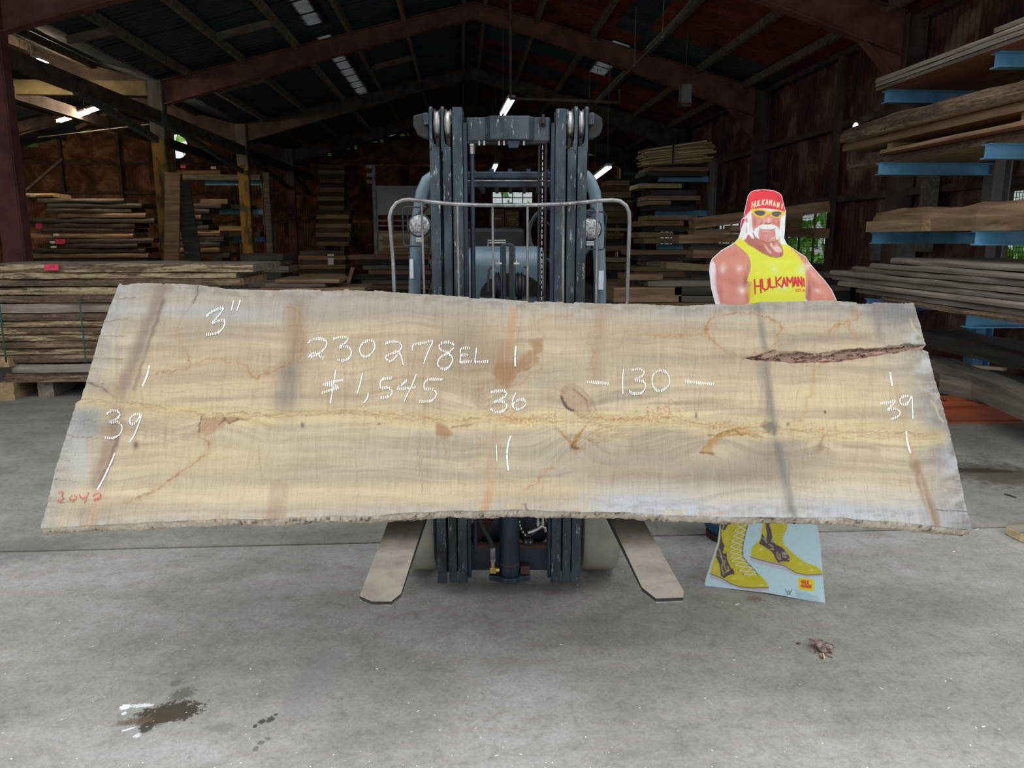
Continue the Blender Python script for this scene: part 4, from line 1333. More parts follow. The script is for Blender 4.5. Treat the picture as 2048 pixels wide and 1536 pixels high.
# fine vertical saw kerf lines and dirt
saw = vn(PX * .16 + (PY - 800) * .03, PY * .004, 71)
saw2 = vn(PX * .47, PY * .012, 72)
P.mul(np.clip((saw - .7) * 3, 0, 1) * .28 + np.clip((saw2 - .68) * 3, 0, 1) * .35, (.86, .84, .82))
P.blend(np.clip((.25 - saw2) * 3, 0, 1), (232, 222, 196), .25)
gr = vn(PX * .012, wy_ * .8, 73)
P.mul(np.clip((gr - .6) * 3, 0, 1) * .35, (.88, .85, .8))
for i in range(34):
    x = rr.uniform(250, 1800)
    y = rr.uniform(620, 900)
    P.line([(x, y), (x - (x - 1024) * .02, y + rr.uniform(40, 160))], 1.1, (136, 112, 88), .35, .6)

# ---- slab mesh: detailed face plus back and four edges
H = .0016 * (fbm(U * 30, V_ * 4, 12, 3) - .5) + .0012 * (vn(U * 160, V_ * 3, 14) - .5)
rel = np.zeros_like(U)
rel[isel] = np.where(idn < 0, (rid - .62) * .03 - .002, 0)
H = H + rel
FACE = np.stack([U, H * 0 - H * 1.0, V_], 1)      # local: x length, y through (back +), z up the slab
idx = np.arange(NU * NV).reshape(NV, NU)
F = np.stack([idx[:-1, :-1], idx[:-1, 1:], idx[1:, 1:], idx[1:, :-1]], -1).reshape(-1, 4)
loopi = np.concatenate([idx[0, :-1], idx[:-1, -1], idx[-1, ::-1][:-1], idx[::-1, 0][:-1]])
TH = .076
rings = [loopi]
Vall, Fall, Call = [FACE], [F], [P.C]
base = NU * NV
NR = 9
nl = len(loopi)
bu, bv = U[loopi], V_[loopi]
t_ar = np.arange(nl)
is_bt = t_ar < NU - 1
is_tp = (t_ar >= NU - 1 + NV - 1) & (t_ar < 2 * (NU - 1) + NV - 1)
prev = loopi
for r in range(1, NR + 1):
    t = r / NR
    s_in = np.where(is_bt, -.013 * math.sin(math.pi * min(t * 1.25, 1)) , .008 * math.sin(t * 1.5)) + (fbm(t_ar * .03, t * 3, 33, 4) - .5) * .018 + (vn(t_ar * .3, t * 9, 4) - .5) * .005
    live = np.where(is_bt | is_tp, 1.0, .12)
    dv = np.where(is_bt, 1, np.where(is_tp, -1, 0)) * s_in * live
    ring = np.stack([bu, np.full(nl, TH * t), bv + dv], 1)
    Vall.append(ring)
    ids = base + np.arange(nl)
    base += nl
    Fall.append(np.stack([prev, np.roll(prev, -1), np.roll(ids, -1), ids], -1)[:, ::-1])
    prev = ids
    m1 = fbm(t_ar * .06, t * 4, 77, 4)
    m2 = fbm(t_ar * .4, t * 10, 78, 3)
    cc = np.array([212, 200, 180.]) * (1 - .0 * t) + (m1[:, None] - .5) * 70
    cc = np.where((m2 > .62)[:, None], np.array([240, 230, 212.]), cc)
    cc = np.where(((m2 < .36) & (m1 < .5))[:, None], np.array([122, 106, 92.]), cc)
    Call.append(cc)
me = fast_mesh('walnut_slab', np.concatenate(Vall), np.concatenate(Fall), [])
# back face
bm = bmesh.new()
bm.from_mesh(me)
bm.verts.ensure_lookup_table()
bm.faces.new([bm.verts[int(i)] for i in prev[::-1]][::-1])
bmesh.ops.recalc_face_normals(bm, faces=bm.faces)
bm.to_mesh(me)
bm.free()
Call = np.clip(np.concatenate(Call), 0, 255)
Call = Call * .9
set_colours(me, Call)
m, nt, bs, out = newmat('walnut_slab_surface')
at = N(nt, 'ShaderNodeAttribute', attribute_name='surface_colour')
v = tex_coord(nt, (220, 40, 9))
n1 = noise(nt, v, 1, 5, .7)
r1 = ramp(nt, n1.outputs[0], [(.36, (.78, .76, .74, 1)), (.5, (1, 1, 1, 1)), (.64, (1.0, 1.0, 1.0, 1))])
v2 = tex_coord(nt, (5, 40, 190))
n2 = noise(nt, v2, 1, 5, .7)
r2 = ramp(nt, n2.outputs[0], [(.34, (.82, .8, .77, 1)), (.52, (1, 1, 1, 1))])
colr = mixc(nt, .6, at.outputs['Color'], r1.outputs[0], 'MULTIPLY')
colr = mixc(nt, .3, colr, r2.outputs[0], 'MULTIPLY')
nt.links.new(colr, bs.inputs['Base Color'])
bs.inputs['Roughness'].default_value = .82
bs.inputs['Specular IOR Level'].default_value = .25
bump(nt, bs, n1.outputs[0], .25, .002)
me.materials.append(m)
me.polygons.foreach_set('use_smooth', [True] * len(me.polygons))
me.set_sharp_from_angle(angle=math.radians(50))
slab = thing('walnut_slab', 'huge live-edge timber slab with white chalk numbers standing on the forklift forks', 'slab', (0, SB[0], SB[1]), 'C')
slab['kind'] = 'thing'
SLABROT = Matrix(((1, 0, 0), (0, NY, VY), (0, NZ, VZ)))      # slab local -> level frame
board = bpy.data.objects.new('board', me)
COL.objects.link(board)
board.parent = slab
board.matrix_local = SLABROT.to_4x4()

# ---- chalk: short dashes sitting on the saw ridges
def chalk_one(name, strokes, matk='chalk', wd=2.3, s=(1, 0, 0), dash=None, lab=None):
    mb = MB()
    rc = random.Random(len(strokes) * 7 + int(strokes[0][0][0]))
    def L_(px, py, h=.0022):
        u, v = slab_uv(px, py)
        return Vector((u, -h, v))
    for st in strokes:
        pts = [Vector((x / s[0] + s[1], y / s[0] + s[2])) for x, y in st]
        # smooth the polyline (Catmull-Rom)
        sm = []
        for i in range(len(pts) - 1):
            p0, p1, p2, p3 = pts[max(i - 1, 0)], pts[i], pts[i + 1], pts[min(i + 2, len(pts) - 1)]
            n_ = max(2, int((p2 - p1).length / 1.6))
            for k in range(n_):
                t = k / n_
                sm.append(.5 * ((2 * p1) + (-p0 + p2) * t + (2 * p0 - 5 * p1 + 4 * p2 - p3) * t * t + (-p0 + 3 * p1 - 3 * p2 + p3) * t ** 3))
        sm.append(pts[-1])
        acc = 0
        for i in range(len(sm) - 1):
            a, b = sm[i], sm[i + 1]
            d = b - a
            if d.length < 1e-4: continue
            acc += d.length
            dn = d.normalized()
            vert = abs(dn.y)
            if vert > .72:      # along the kerf: nearly solid, ragged sides
                w1 = wd * rc.uniform(.75, 1.15) / 2
                nn = Vector((-dn.y, dn.x))
                if rc.random() < .06: continue
                qd = [a - nn * w1, b - nn * w1 + dn * .6, b + nn * w1 + dn * .6, a + nn * w1]
                mb.add([L_(*p) for p in qd], [(0, 1, 2, 3)])
            elif acc > (3.1 if vert < .4 else 2.6):
                acc = 0
                hh = wd * rc.uniform(.8, 1.5)
                sl_ = rc.uniform(.2, .45)
                qd = [(a.x - .8 + sl_ * -hh * .3, a.y + hh), (a.x + .95 - sl_ * hh * .3, a.y + hh * .9), (a.x + .95 + sl_ * hh * .3, a.y - hh), (a.x - .8 + sl_ * hh * .3, a.y - hh * .9)]
                mb.add([L_(*p) for p in qd], [(0, 1, 2, 3)])
    # give the chalk a real, tiny thickness
    n0 = len(mb.v)
    meo = mb.mesh(name, M[matk])
    o = bpy.data.objects.new(name, meo)
    COL.objects.link(o)
    o.parent = slab
    o.matrix_local = SLABROT.to_4x4()
    so = o.modifiers.new('thickness', 'SOLIDIFY')
    so.thickness = .0007
    so.offset = 0
    if lab: o['label'] = lab
    return o
def chalk(name, strokes, matk='chalk', wd=2.3, s=(1, 0, 0), lab=None):
    """one object per written character: strokes that touch belong together"""
    bb = [(min(p[0] for p in t), min(p[1] for p in t), max(p[0] for p in t), max(p[1] for p in t)) for t in strokes]
    par = list(range(len(strokes)))
    for i in range(len(strokes)):
        for j in range(i):
            a, b = bb[i], bb[j]
            if a[0] <= b[2] + 2 and b[0] <= a[2] + 2 and a[1] <= b[3] + 2 and b[1] <= a[3] + 2:
                par = [par[j] if t == par[i] else t for t in par]
    nm = {'chalk_number': 'chalk_digit', 'red_number': 'red_digit', 'chalk_letters': 'chalk_letter'}.get(name, name)
    for g in sorted(set(par)):
        chalk_one(nm, [strokes[i] for i in range(len(strokes)) if par[i] == g], matk, wd, s)
A1 = (2.793, 60, 540)
A2 = (2.8985, 700, 560)
A3 = (2.8985, 1300, 580)
chalk('chalk_number', [[(985, 262), (1010, 240), (1045, 222), (1080, 216), (1050, 262), (1020, 295), (1060, 285), (1088, 285), (1082, 320), (1055, 348), (1015, 360), (980, 362)],
                       [(1138, 172), (1132, 200), (1126, 226)], [(1176, 166), (1168, 195), (1156, 226)]], s=A1, lab='chalk thickness 3 inches')
chalk('chalk_mark', [[(668, 535), (655, 590), (630, 650)]], s=A1, wd=3.2)
chalk('chalk_number', [[(430, 805), (455, 788), (490, 790), (503, 812), (480, 835), (445, 852), (490, 850), (515, 875), (505, 915), (470, 938), (420, 938)],
                       [(620, 810), (585, 808), (560, 835), (565, 860), (590, 855), (622, 812), (605, 870), (580, 930), (558, 962)]], s=A1, lab='chalk 39 at the left end')
chalk('chalk_mark', [[(475, 1025), (448, 1090), (415, 1160), (378, 1228)]], s=A1, wd=3.2)
chalk('chalk_number', [[(1550, 412), (1575, 392), (1620, 385), (1655, 400), (1650, 435), (1610, 470), (1560, 490), (1575, 470), (1600, 465), (1625, 488), (1645, 494)],
                       [(1690, 388), (1730, 378), (1775, 380), (1765, 405), (1730, 432), (1770, 430), (1795, 455), (1785, 490), (1750, 508), (1710, 500)],
                       [(1890, 395), (1855, 415), (1842, 450), (1858, 482), (1893, 480), (1925, 440), (1918, 400), (1888, 394)]], s=A1, lab='chalk 230, start of the stock number')
chalk('chalk_number', [[(205, 372), (235, 360), (280, 362), (300, 385), (285, 412), (240, 428), (208, 445), (220, 470), (250, 465), (285, 425), (300, 455), (308, 492)],
                       [(362, 410), (368, 378), (420, 368), (478, 356), (460, 400), (440, 450), (428, 486)],
                       [(600, 372), (560, 362), (520, 375), (525, 405), (570, 425), (595, 460), (575, 505), (540, 518), (510, 495), (520, 455), (565, 425), (600, 395), (600, 372)]], s=A2, lab='chalk 278, end of the stock number')
chalk('chalk_letters', [[(700, 397), (645, 400), (642, 440), (638, 480)], [(643, 438), (690, 436)], [(638, 480), (705, 472)], [(733, 396), (728, 440), (722, 478)], [(722, 478), (800, 474)]], s=A2, lab='chalk letters EL')
chalk('chalk_number', [[(1708, 560), (1700, 620), (1688, 690), (1678, 745)], [(1752, 615), (1700, 625), (1640, 640), (1690, 645), (1725, 655)], [(1728, 660), (1680, 672), (1628, 688)],
                       [(1858, 577), (1845, 635), (1828, 692)], [(1890, 690), (1884, 718), (1866, 742)]], s=A1, lab='chalk price sign, strokes like a crossed S and a one')
chalk('chalk_number', [[(245, 570), (185, 580), (178, 625), (220, 625), (245, 648), (225, 678), (170, 684)],
                       [(332, 582), (305, 605), (275, 632), (340, 628), (380, 622)], [(385, 548), (360, 610), (335, 660), (314, 704)],
                       [(540, 578), (445, 582), (432, 632), (480, 635), (500, 665), (470, 702), (398, 704)]], s=A2, lab='chalk 545, end of the price')
chalk('chalk_mark', [[(962, 385), (957, 440), (958, 502)]], s=A2, wd=3.2)
chalk('chalk_number', [[(812, 655), (850, 645), (895, 645), (905, 668), (870, 695), (835, 708), (880, 705), (908, 725), (895, 755), (850, 768), (812, 748)],
                       [(962, 655), (945, 690), (942, 730), (965, 750), (1000, 742), (1020, 715), (1000, 695), (960, 705), (945, 728)]], s=A2, lab='chalk 36 at mid length')
chalk('chalk_mark', [[(932, 905), (915, 960), (910, 1030), (918, 1104)]], s=A2, wd=3.2)
chalk('chalk_mark', [[(848, 950), (852, 1050)]], s=A2, wd=1.6)
chalk('chalk_number', [[(1370, 592), (1440, 597), (1505, 604)], [(1585, 518), (1580, 590), (1582, 660)],
                       [(1628, 525), (1680, 518), (1705, 535), (1690, 560), (1650, 580), (1700, 590), (1712, 620), (1690, 655), (1640, 660), (1618, 645)],
                       [(1800, 524), (1762, 545), (1750, 590), (1768, 635), (1805, 642), (1845, 615), (1850, 570), (1830, 535), (1795, 524)]], s=A2, lab='chalk length 130 between dashes')
chalk('chalk_mark', [[(198, 530), (280, 540), (372, 548)]], s=A3)
chalk('chalk_mark', [[(1390, 478), (1396, 520), (1402, 556)]], s=A3, wd=3.2)
chalk('chalk_number', [[(1330, 660), (1375, 655), (1418, 645), (1400, 672), (1375, 695), (1420, 690), (1448, 708), (1435, 735), (1390, 752)],
                       [(1500, 615), (1455, 625), (1450, 660), (1490, 660), (1515, 620), (1520, 690), (1522, 750)]], s=A3, lab='chalk 39 at the right end')
chalk('chalk_mark', [[(1483, 820), (1490, 880), (1508, 946)]], s=A3, wd=3.2)
chalk('red_number', [[(160, 1245), (185, 1240), (180, 1260), (190, 1275), (170, 1290), (150, 1288)], [(235, 1262), (222, 1275), (235, 1288), (262, 1278), (255, 1262), (238, 1262)],
                     [(275, 1255), (290, 1275), (325, 1268)], [(330, 1240), (318, 1270), (308, 1300)], [(352, 1262), (385, 1245), (395, 1265), (360, 1285), (400, 1275)]], 'red_crayon', 2.2, A1, lab='faint red number near the bottom left corner')

# ================================================================== THE FORKLIFT
def cz(px, py, Z=0.0):
    r = cray(px, py)
    k = (Z - CAMH) / r[2]
    return Vector((r[0] * k, r[1] * k, Z))
def rx(px, Y, py=300):
    return c(px, py, Y)[0]
def rz(py, Y):
    return c(1024, py, Y)[1]

MY = 3.38
fl = thing('forklift', 'dark blue-grey forklift with tall mast and light grey tyres carrying the big slab', 'forklift', (0, 3.6, 0), 'C')
zb, zt = rz(1167, MY), rz(214, MY)
zs = rz(293, MY)           # where the two outer stages end and their sheave plates go on
def rail(px0, px1, top, y0, plate=None, side=1, gap=0):
    x0, x1 = rx(px0, y0), rx(px1, y0)
    mb = MB()
    mb.box(x0, x1, y0, y0 + .018, zb, top)                      # front flange
    wx = x0 if side > 0 else x1 - .014
    mb.box(wx, wx + .014, y0 + .018, y0 + .12, zb, top)         # web
    mb.box(x0, x1, y0 + .12, y0 + .138, zb, top)                # rear flange
    o = part('mast_rail', mb, M['steel_blue'], fl, bevel=.003)
    if plate:
        mb = MB()
        a, b = rx(plate[0], y0), rx(plate[1], y0)
        z2 = rz(211, y0)
        mb.prism([(a, y0, top - .02), (a, y0 + .12, top - .02), (a, y0 + .12, z2 - .01), (a, y0 + .1, z2), (a, y0 + .02, z2), (a, y0, z2 - .012)], (b - a, 0, 0))
        # fillet where plate meets rail
        s_ = 1 if px1 > plate[1] + 4 else -1
        e = b if s_ > 0 else a
        mb.prism([(e, y0, top), (e, y0, top + .04), (e + s_ * .006, y0, top + .012), (e + s_ * .022, y0, top)], (0, .016, 0))
        part('sheave_plate', mb, M['steel_blue'], o, bevel=.002)
    return o
ra = rail(859, 879, zs, MY, (859, 865), 1)
rb = rail(885, 902, zs, MY + .012, (882, 888), 1)
rc_ = rail(905, 925, rz(214, MY), MY, None, -1)
rd = rail(1111, 1132, rz(217, MY), MY, None, 1)
re_ = rail(1135, 1154, rz(298, MY), MY + .012, (1148, 1155), -1)
rf_ = rail(1156, 1175, rz(293, MY), MY, (1170, 1176), -1)
# chain sheaves
for a, b, rl in ((867, 880, ra), (889, 902, rb), (1134, 1147, re_), (1157, 1169, rf_)):
    x0, x1 = rx(a, MY), rx(b, MY)
    zc = rz(246, MY)
    R_ = .066
    mb = MB()
    mb.lathe([(R_ * .5, 0), (R_ - .004, .001), (R_, .005), (R_ - .008, .009), (R_ - .008, x1 - x0 - .009), (R_, x1 - x0 - .005), (R_ - .004, x1 - x0 - .001), (R_ * .5, x1 - x0)], (x0, MY + .065, zc), 'x', 36)
    sv = part('chain_sheave', mb, M['steel_bright'], fl, smooth=True)
    mb = MB(); mb.cyl((x0 - .01, MY + .065, zc), (x1 + .01, MY + .065, zc), .018, 14)
    part('axle_pin', mb, M['steel_dark'], sv, smooth=True)
    mb = MB(); mb.box(x0 + .006, x1 - .006, MY + .045, MY + .06, .7, zc - .05)
    part('lift_chain', mb, M['black'], sv)
# side lugs
for s_, (a, b, e) in ((-1, (827, 847, 859)), (1, (1206, 1188, 1176))):
    Yl = MY + .05
    mb = MB()
    P_ = lambda px, py: (rx(px, Yl), Yl, rz(py, Yl))
    if s_ < 0:
        pts = [P_(859, 225), P_(847, 226), P_(828, 231), P_(827, 250), P_(836, 270), P_(846, 275), P_(859, 277)]
    else:
        pts = [P_(1176, 225), P_(1190, 227), P_(1203, 236), P_(1205, 255), P_(1199, 270), P_(1188, 276), P_(1176, 277)]
    mb.prism(pts, (0, .05, 0))
    lug = part('mast_lug', mb, M['black'], fl, bevel=.004)
    mb = MB()
    a2, b2 = (847, 859) if s_ < 0 else (1177, 1188)
    mb.box(rx(a2, MY), rx(b2, MY), MY, MY + .05, rz(249, MY), rz(225, MY))
    part('lug_pad', mb, M['steel_blue'], lug, bevel=.004)
# crosshead, faceted in plan
def plan(pts, z0, z1, m, name, parent, bevel=.003):
    mb = MB()
    mb.prism([(x, y, z0) for x, y in pts], (0, 0, z1 - z0))
    return part(name, mb, m, parent, bevel=bevel)
Yc = MY - .01
cpts = [(rx(926, Yc), Yc + .10), (rx(934, Yc), Yc + .05), (rx(970, Yc), Yc + .045), (rx(981, Yc), Yc), (rx(1057, Yc), Yc), (rx(1069, Yc), Yc + .045), (rx(1100, Yc), Yc + .05), (rx(1104, Yc), Yc + .10), (rx(1104, Yc), Yc + .13), (rx(926, Yc), Yc + .13)]
ch = plan(cpts, rz(279, Yc), rz(231, Yc), M['steel_blue'], 'crosshead', fl)
mb = MB(); mb.box(rx(1083, Yc), rx(1089, Yc), Yc - .005, Yc + .04, rz(247, Yc), rz(229, Yc)); mb.box(rx(1079, Yc), rx(1092, Yc), Yc + .03, Yc + .045, rz(250, Yc), rz(235, Yc))
part('chain_bracket', mb, M['black'], ch, bevel=.002)
mb = MB(); mb.prism([(rx(1014, Yc), Yc + .02, rz(280, Yc)), (rx(1040, Yc), Yc + .02, rz(280, Yc)), (rx(1036, Yc), Yc + .02, rz(294, Yc)), (rx(1018, Yc), Yc + .02, rz(294, Yc))], (0, .03, 0))
part('crosshead_foot', mb, M['steel_dark'], ch)
for px in (958, 968, 998, 1008, 1048):
    mb = MB(); mb.cyl((rx(px, Yc), Yc + .03, rz(289, Yc)), (rx(px, Yc), Yc + .03, rz(280, Yc)), .006, 6)
    part('bolt', mb, M['steel_bright'], ch)
mb = MB(); mb.box(rx(932, Yc), rx(1095, Yc), Yc + .05, Yc + .11, rz(284, Yc), rz(279, Yc))
part('crosshead_lip', mb, M['black'], ch)
# pipes and chains between the rails
Yp = MY + .06
mb = MB(); mb.cyl((rx(944, Yp), Yp, .2), (rx(944, Yp), Yp, rz(306, Yp)), .0105, 14)
pipe = part('lift_cylinder_rod', mb, M['steel_dark'], fl, smooth=True)
mb = MB()
mb.lathe([(.013, 0), (.013, .03), (.016, .032), (.016, .05), (.012, .052), (.012, .075)], (rx(944, Yp), Yp, rz(308, Yp)), 'z', 6)
part('pipe_fitting', mb, M['steel_bright'], pipe)
for a, b, mm, dy in ((1076, 1081, 'rubber', 0), (1083, 1087, 'rubber', .01), (1089, 1095, 'rubber', -.01)):
    mb = MB(); x = (rx(a, Yp) + rx(b, Yp)) / 2
    mb.cyl((x, Yp + dy, .3), (x, Yp + dy, rz(281, Yp)), (rx(b, Yp) - rx(a, Yp)) / 2, 12)
    h = part('hydraulic_hose', mb, M[mm], fl, smooth=True)
    if a == 1083:
        mb = MB()
        z = rz(290, Yp)
        rr_ = random.Random(2)
        while z > 1.3:
            l_ = rr_.uniform(.006, .02)
            mb.box(x - .0015, x + .0025, Yp + dy - .0062, Yp + dy - .0052, z - l_, z)
            z -= l_ + rr_.uniform(.004, .012)
        part('hose_print', mb, M['white_label'], h)
# inner rail web plates that close the sides of the mast well
for a, b in ((926, 933), (1103, 1110)):
    mb = MB(); mb.box(rx(a, MY), rx(b, MY), MY + .02, MY + .09, zb + .02, zt - .06)
    part('mast_channel', mb, M['steel_dark'], fl)
# mast cross members (behind slab)
for z in (.35, 1.15):
    mb = MB(); mb.box(rx(905, MY), rx(1130, MY), MY + .14, MY + .16, z, z + .1)
    part('mast_tie', mb, M['steel_dark'], fl)

# centre free-lift frame with two chain wheels
Yf = MY + .02
fx = lambda px: rx(px, Yf, 540)
mb = MB()
mb.tube([(fx(1003), Yf, .9), (fx(1003), Yf, rz(496, Yf)), (fx(1005), Yf, rz(491, Yf)), (fx(1009), Yf, rz(489, Yf)), (fx(1022), Yf, rz(489, Yf)), (fx(1026), Yf, rz(491, Yf)), (fx(1028), Yf, rz(496, Yf)), (fx(1028), Yf, .9)], .006, 8)
ff = part('free_lift_frame', mb, M['steel_dark'], fl, smooth=True)
for a, b in ((1006, 1012), (1018, 1026)):
    mb = MB(); mb.box(fx(a), fx(b), Yf - .005, Yf + .05, .9, rz(493, Yf))
    part('frame_plate', mb, M['black'], ff, bevel=.002)
for a, b in ((989, 999), (1034, 1046)):
    x0, x1 = fx(a), fx(b)
    mb = MB()
    mb.lathe([(.03, 0), (.062, .002), (.066, .006), (.058, .009), (.058, x1 - x0 - .009), (.066, x1 - x0 - .006), (.062, x1 - x0 - .002), (.03, x1 - x0)], (x0, Yf + .04, rz(574, Yf)), 'x', 30)
    wsh = part('chain_wheel', mb, M['black'], fl, smooth=True)
    mb = MB(); mb.cyl((x0 - .004, Yf + .04, rz(574, Yf)), (x1 + .004, Yf + .04, rz(574, Yf)), .045, 24)
    part('wheel_face', mb, M['steel_dark'], wsh)
for a, b in ((992, 1004), (1027, 1039)):
    mb = MB(); mb.box(fx(a), fx(b), Yf - .01, Yf + .03, rz(529, Yf), rz(525, Yf))
    cl = part('clamp_plate', mb, M['steel_bright'], fl, bevel=.001)
    mb = MB(); xm = (fx(a) + fx(b)) / 2
    mb.cyl((xm, Yf + .01, rz(525, Yf)), (xm, Yf + .01, rz(519, Yf)), .006, 6)
    part('clamp_bolt', mb, M['steel_bright'], cl)
for pts in ([(977, 583), (976, 560), (978, 540), (983, 534), (990, 533)], [(1048, 533), (1054, 536), (1056, 550), (1055, 583)]):
    mb = MB(); mb.tube([(fx(a), Yf, rz(b, Yf)) for a, b in pts], .005, 8)
    part('chain_guard', mb, M['steel_dark'], fl, smooth=True)

# load backrest
YB = 3.285
bx = lambda px, py: Vector((c(px, py, YB)[0], YB, c(px, py, YB)[1]))
mb = MB()
loop = [(794, 640), (789, 585), (786, 520), (781, 460), (779, 436), (783, 419), (793, 406), (807, 400), (818, 399), (845, 402), (880, 406), (909, 408.5), (960, 410.5), (1018, 411), (1075, 410), (1132, 408), (1170, 404.5), (1195, 401.5), (1224, 400), (1240, 402), (1252, 411), (1258, 424), (1259, 445), (1257, 500), (1254, 607), (1253, 650)]
pts = [bx(*p) for p in loop]
mb.tube(pts, .0085, 8)
lb = part('load_backrest', mb, M['steel_bare'], fl, smooth=True)
mb = MB()      # lower ends of the side bars down to the carriage
mb.tube([pts[0], (pts[0].x + .02, YB + .02, .62)], .009, 8)
mb.tube([pts[-1], (pts[-1].x - .01, YB + .02, .62)], .009, 8)
part('backrest_leg', mb, M['steel_bare'], lb)
for a, ya, b in ((843, 403, 849), (915, 409, 918), (985, 411, 987), (1055, 411, 1055), (1126, 409, 1126), (1195, 402, 1192)):
    p, q_ = bx(a, ya), bx(b, 600)
    q_ = p + (q_ - p) * 2.2
    q_.z = max(q_.z, .66)
    mb = MB(); mb.tube([p, q_], .0052, 8)
    part('backrest_bar', mb, M['steel_bare'], lb, smooth=True)
# carriage and forks
for z in (.66, 1.02):
    mb = MB(); mb.box(-.5, .5, 3.30, 3.345, z, z + .1)
    part('carriage_plate', mb, M['black'], fl, bevel=.004)
ZF = .563
for k, poly_ in enumerate(([(719, 1192), (744, 1203), (782, 1203), (802, 1187), (848, 1043), (775, 1047)], [(1284, 1175), (1312, 1197), (1366, 1195), (1368, 1183), (1286, 1039), (1221, 1040)])):
    P0 = [cz(px, py, ZF) for px, py in poly_]
    # the shank end lies along the blade direction at the carriage
    a, b = P0[4], P0[5]
    da = (P0[4] - P0[3]) if k == 0 else (P0[4] - P0[3])
    db = (P0[5] - P0[0])
    a2 = a + da * ((3.29 - a.y) / da.y)
    b2 = b + db * ((3.29 - b.y) / db.y)
    loop = [P0[0], P0[1], P0[2], P0[3], a2, b2]
    mb = MB()
    n = len(loop)
    top = [tuple(p) for p in loop]
    th = [.012, .010, .010, .012, .042, .042]
    bot = [(p.x, p.y, p.z - t) for p, t in zip(loop, th)]
    mb.cur = 0
    mb.add(top, [tuple(range(n))])
    mb.cur = 1
    mb.add(top + bot, [tuple(range(2 * n - 1, n - 1, -1))] + [(i, n + i, n + (i + 1) % n, (i + 1) % n) for i in range(n)])
    fk = part('fork', mb, [M['fork'], M['fork_edge']], fl)
    mb = MB()
    x0, x1 = min(a2.x, b2.x), max(a2.x, b2.x)
    mb.box(x0, x1, 3.25, 3.295, ZF - .04, 1.14)
    part('fork_shank', mb, M['black'], fk, bevel=.004)
    # bare metal edge worn on the tip
    mb = MB()
    e0, e1 = (P0[0], P0[2]) if k == 0 else (P0[1], P0[2])
    mb.bar(e0 + Vector((0, -.001, -.012)), e1 + Vector((0, -.001, -.012)), .004, .004)
    part('worn_tip', mb, M['steel_bright'], fk)

# lower end of the mast
Yl = MY + .06
lx = lambda px: rx(px, Yl, 1100)
mb = MB(); mb.box(lx(936), lx(1105), Yl + .03, Yl + .06, rz(1146, Yl), rz(1096, Yl))
bp = part('mast_foot_plate', mb, M['steel_dark'], fl, bevel=.003)
mb = MB(); mb.box(lx(938), lx(1102), Yl + .0, Yl + .035, rz(1097, Yl), rz(1090, Yl))
part('foot_ledge', mb, M['rust_brown'], bp)
mb = MB(); mb.box(lx(1048), lx(1066), Yl, Yl + .03, rz(1092, Yl), rz(1078, Yl))
lug2 = part('drilled_lug', mb, M['black'], bp)
for px in (1052, 1061):
    mb = MB(); mb.cyl((lx(px), Yl - .002, rz(1084, Yl)), (lx(px), Yl + .004, rz(1084, Yl)), .004, 10)
    part('bolt_hole', mb, M['steel_bright'], bp)
Yq = MY + .02
qx = lambda px: rx(px, Yq, 1100)
xc, rc2 = (qx(999) + qx(1039)) / 2, (qx(1039) - qx(999)) / 2
mb = MB(); mb.lathe([(rc2 * .8, 0), (rc2 * .95, .012), (rc2 * .95, .04), (rc2 * 1.06, .042), (rc2 * 1.06, .052), (rc2, .054), (rc2, 1.0)], (xc, Yq + .01, rz(1152, Yq)), 'z', 32)
lc = part('lift_cylinder', mb, M['steel_dark'], fl, smooth=True)
mb = MB(); mb.lathe([(.5 * rc2, 0), (rc2 * 1.03, .001), (rc2 * 1.03, .008), (.5 * rc2, .009)], (xc, Yq + .01, rz(1128, Yq)), 'z', 32)
part('cylinder_ring', mb, M['rust_brown'], lc, smooth=True)
mb = MB()
zc0, zc1 = rz(1160, Yq), rz(1150, Yq)
mb.prism([(qx(978), Yq - .01, zc0), (qx(998), Yq - .02, zc0), (qx(1006), Yq - .045, zc0), (qx(1032), Yq - .045, zc0), (qx(1040), Yq - .02, zc0), (qx(1060), Yq - .01, zc0), (qx(1060), Yq + .06, zc0), (qx(978), Yq + .06, zc0)], (0, 0, zc1 - zc0))
cf = part('cylinder_foot', mb, M['steel_dark'], lc, bevel=.003)
mb = MB(); mb.box(qx(1041), qx(1060), Yq + .005, Yq + .05, zc1, rz(1134, Yq))
part('foot_block', mb, M['rust_brown'], lc, bevel=.003)
# left hose with its crimped fitting and brass elbow
Yh = MY - .01
hp = lambda px, py: Vector((rx(px, Yh, py), Yh, rz(py, Yh)))
mb = MB(); mb.tube([hp(958, 1020), hp(962, 1046), hp(969, 1062), hp(978, 1076), hp(983, 1088), hp(986, 1102)], .0115, 12)
hs = part('lift_hose', mb, M['rubber'], fl, smooth=True)
mb = MB(); p = hp(986, 1130)
mb.lathe([(.010, 0), (.010, .018), (.016, .02), (.016, .034), (.012, .036), (.0145, .042), (.0145, .085), (.011, .088)], (p.x, Yh, p.z), 'z', 14)
part('crimp_fitting', mb, M['steel_bright'], hs, smooth=True)
mb = MB(); p = hp(986, 1140)
mb.box(p.x - .015, p.x + .015, Yh - .012, Yh + .016, p.z - .013, p.z + .013)
mb.cyl((p.x, Yh, p.z), (p.x + .03, Yh, p.z), .011, 6)
mb.cyl((p.x, Yh, p.z), (p.x, Yh, p.z + .026), .009, 10)
part('brass_elbow', mb, M['brass'], hs, bevel=.001)
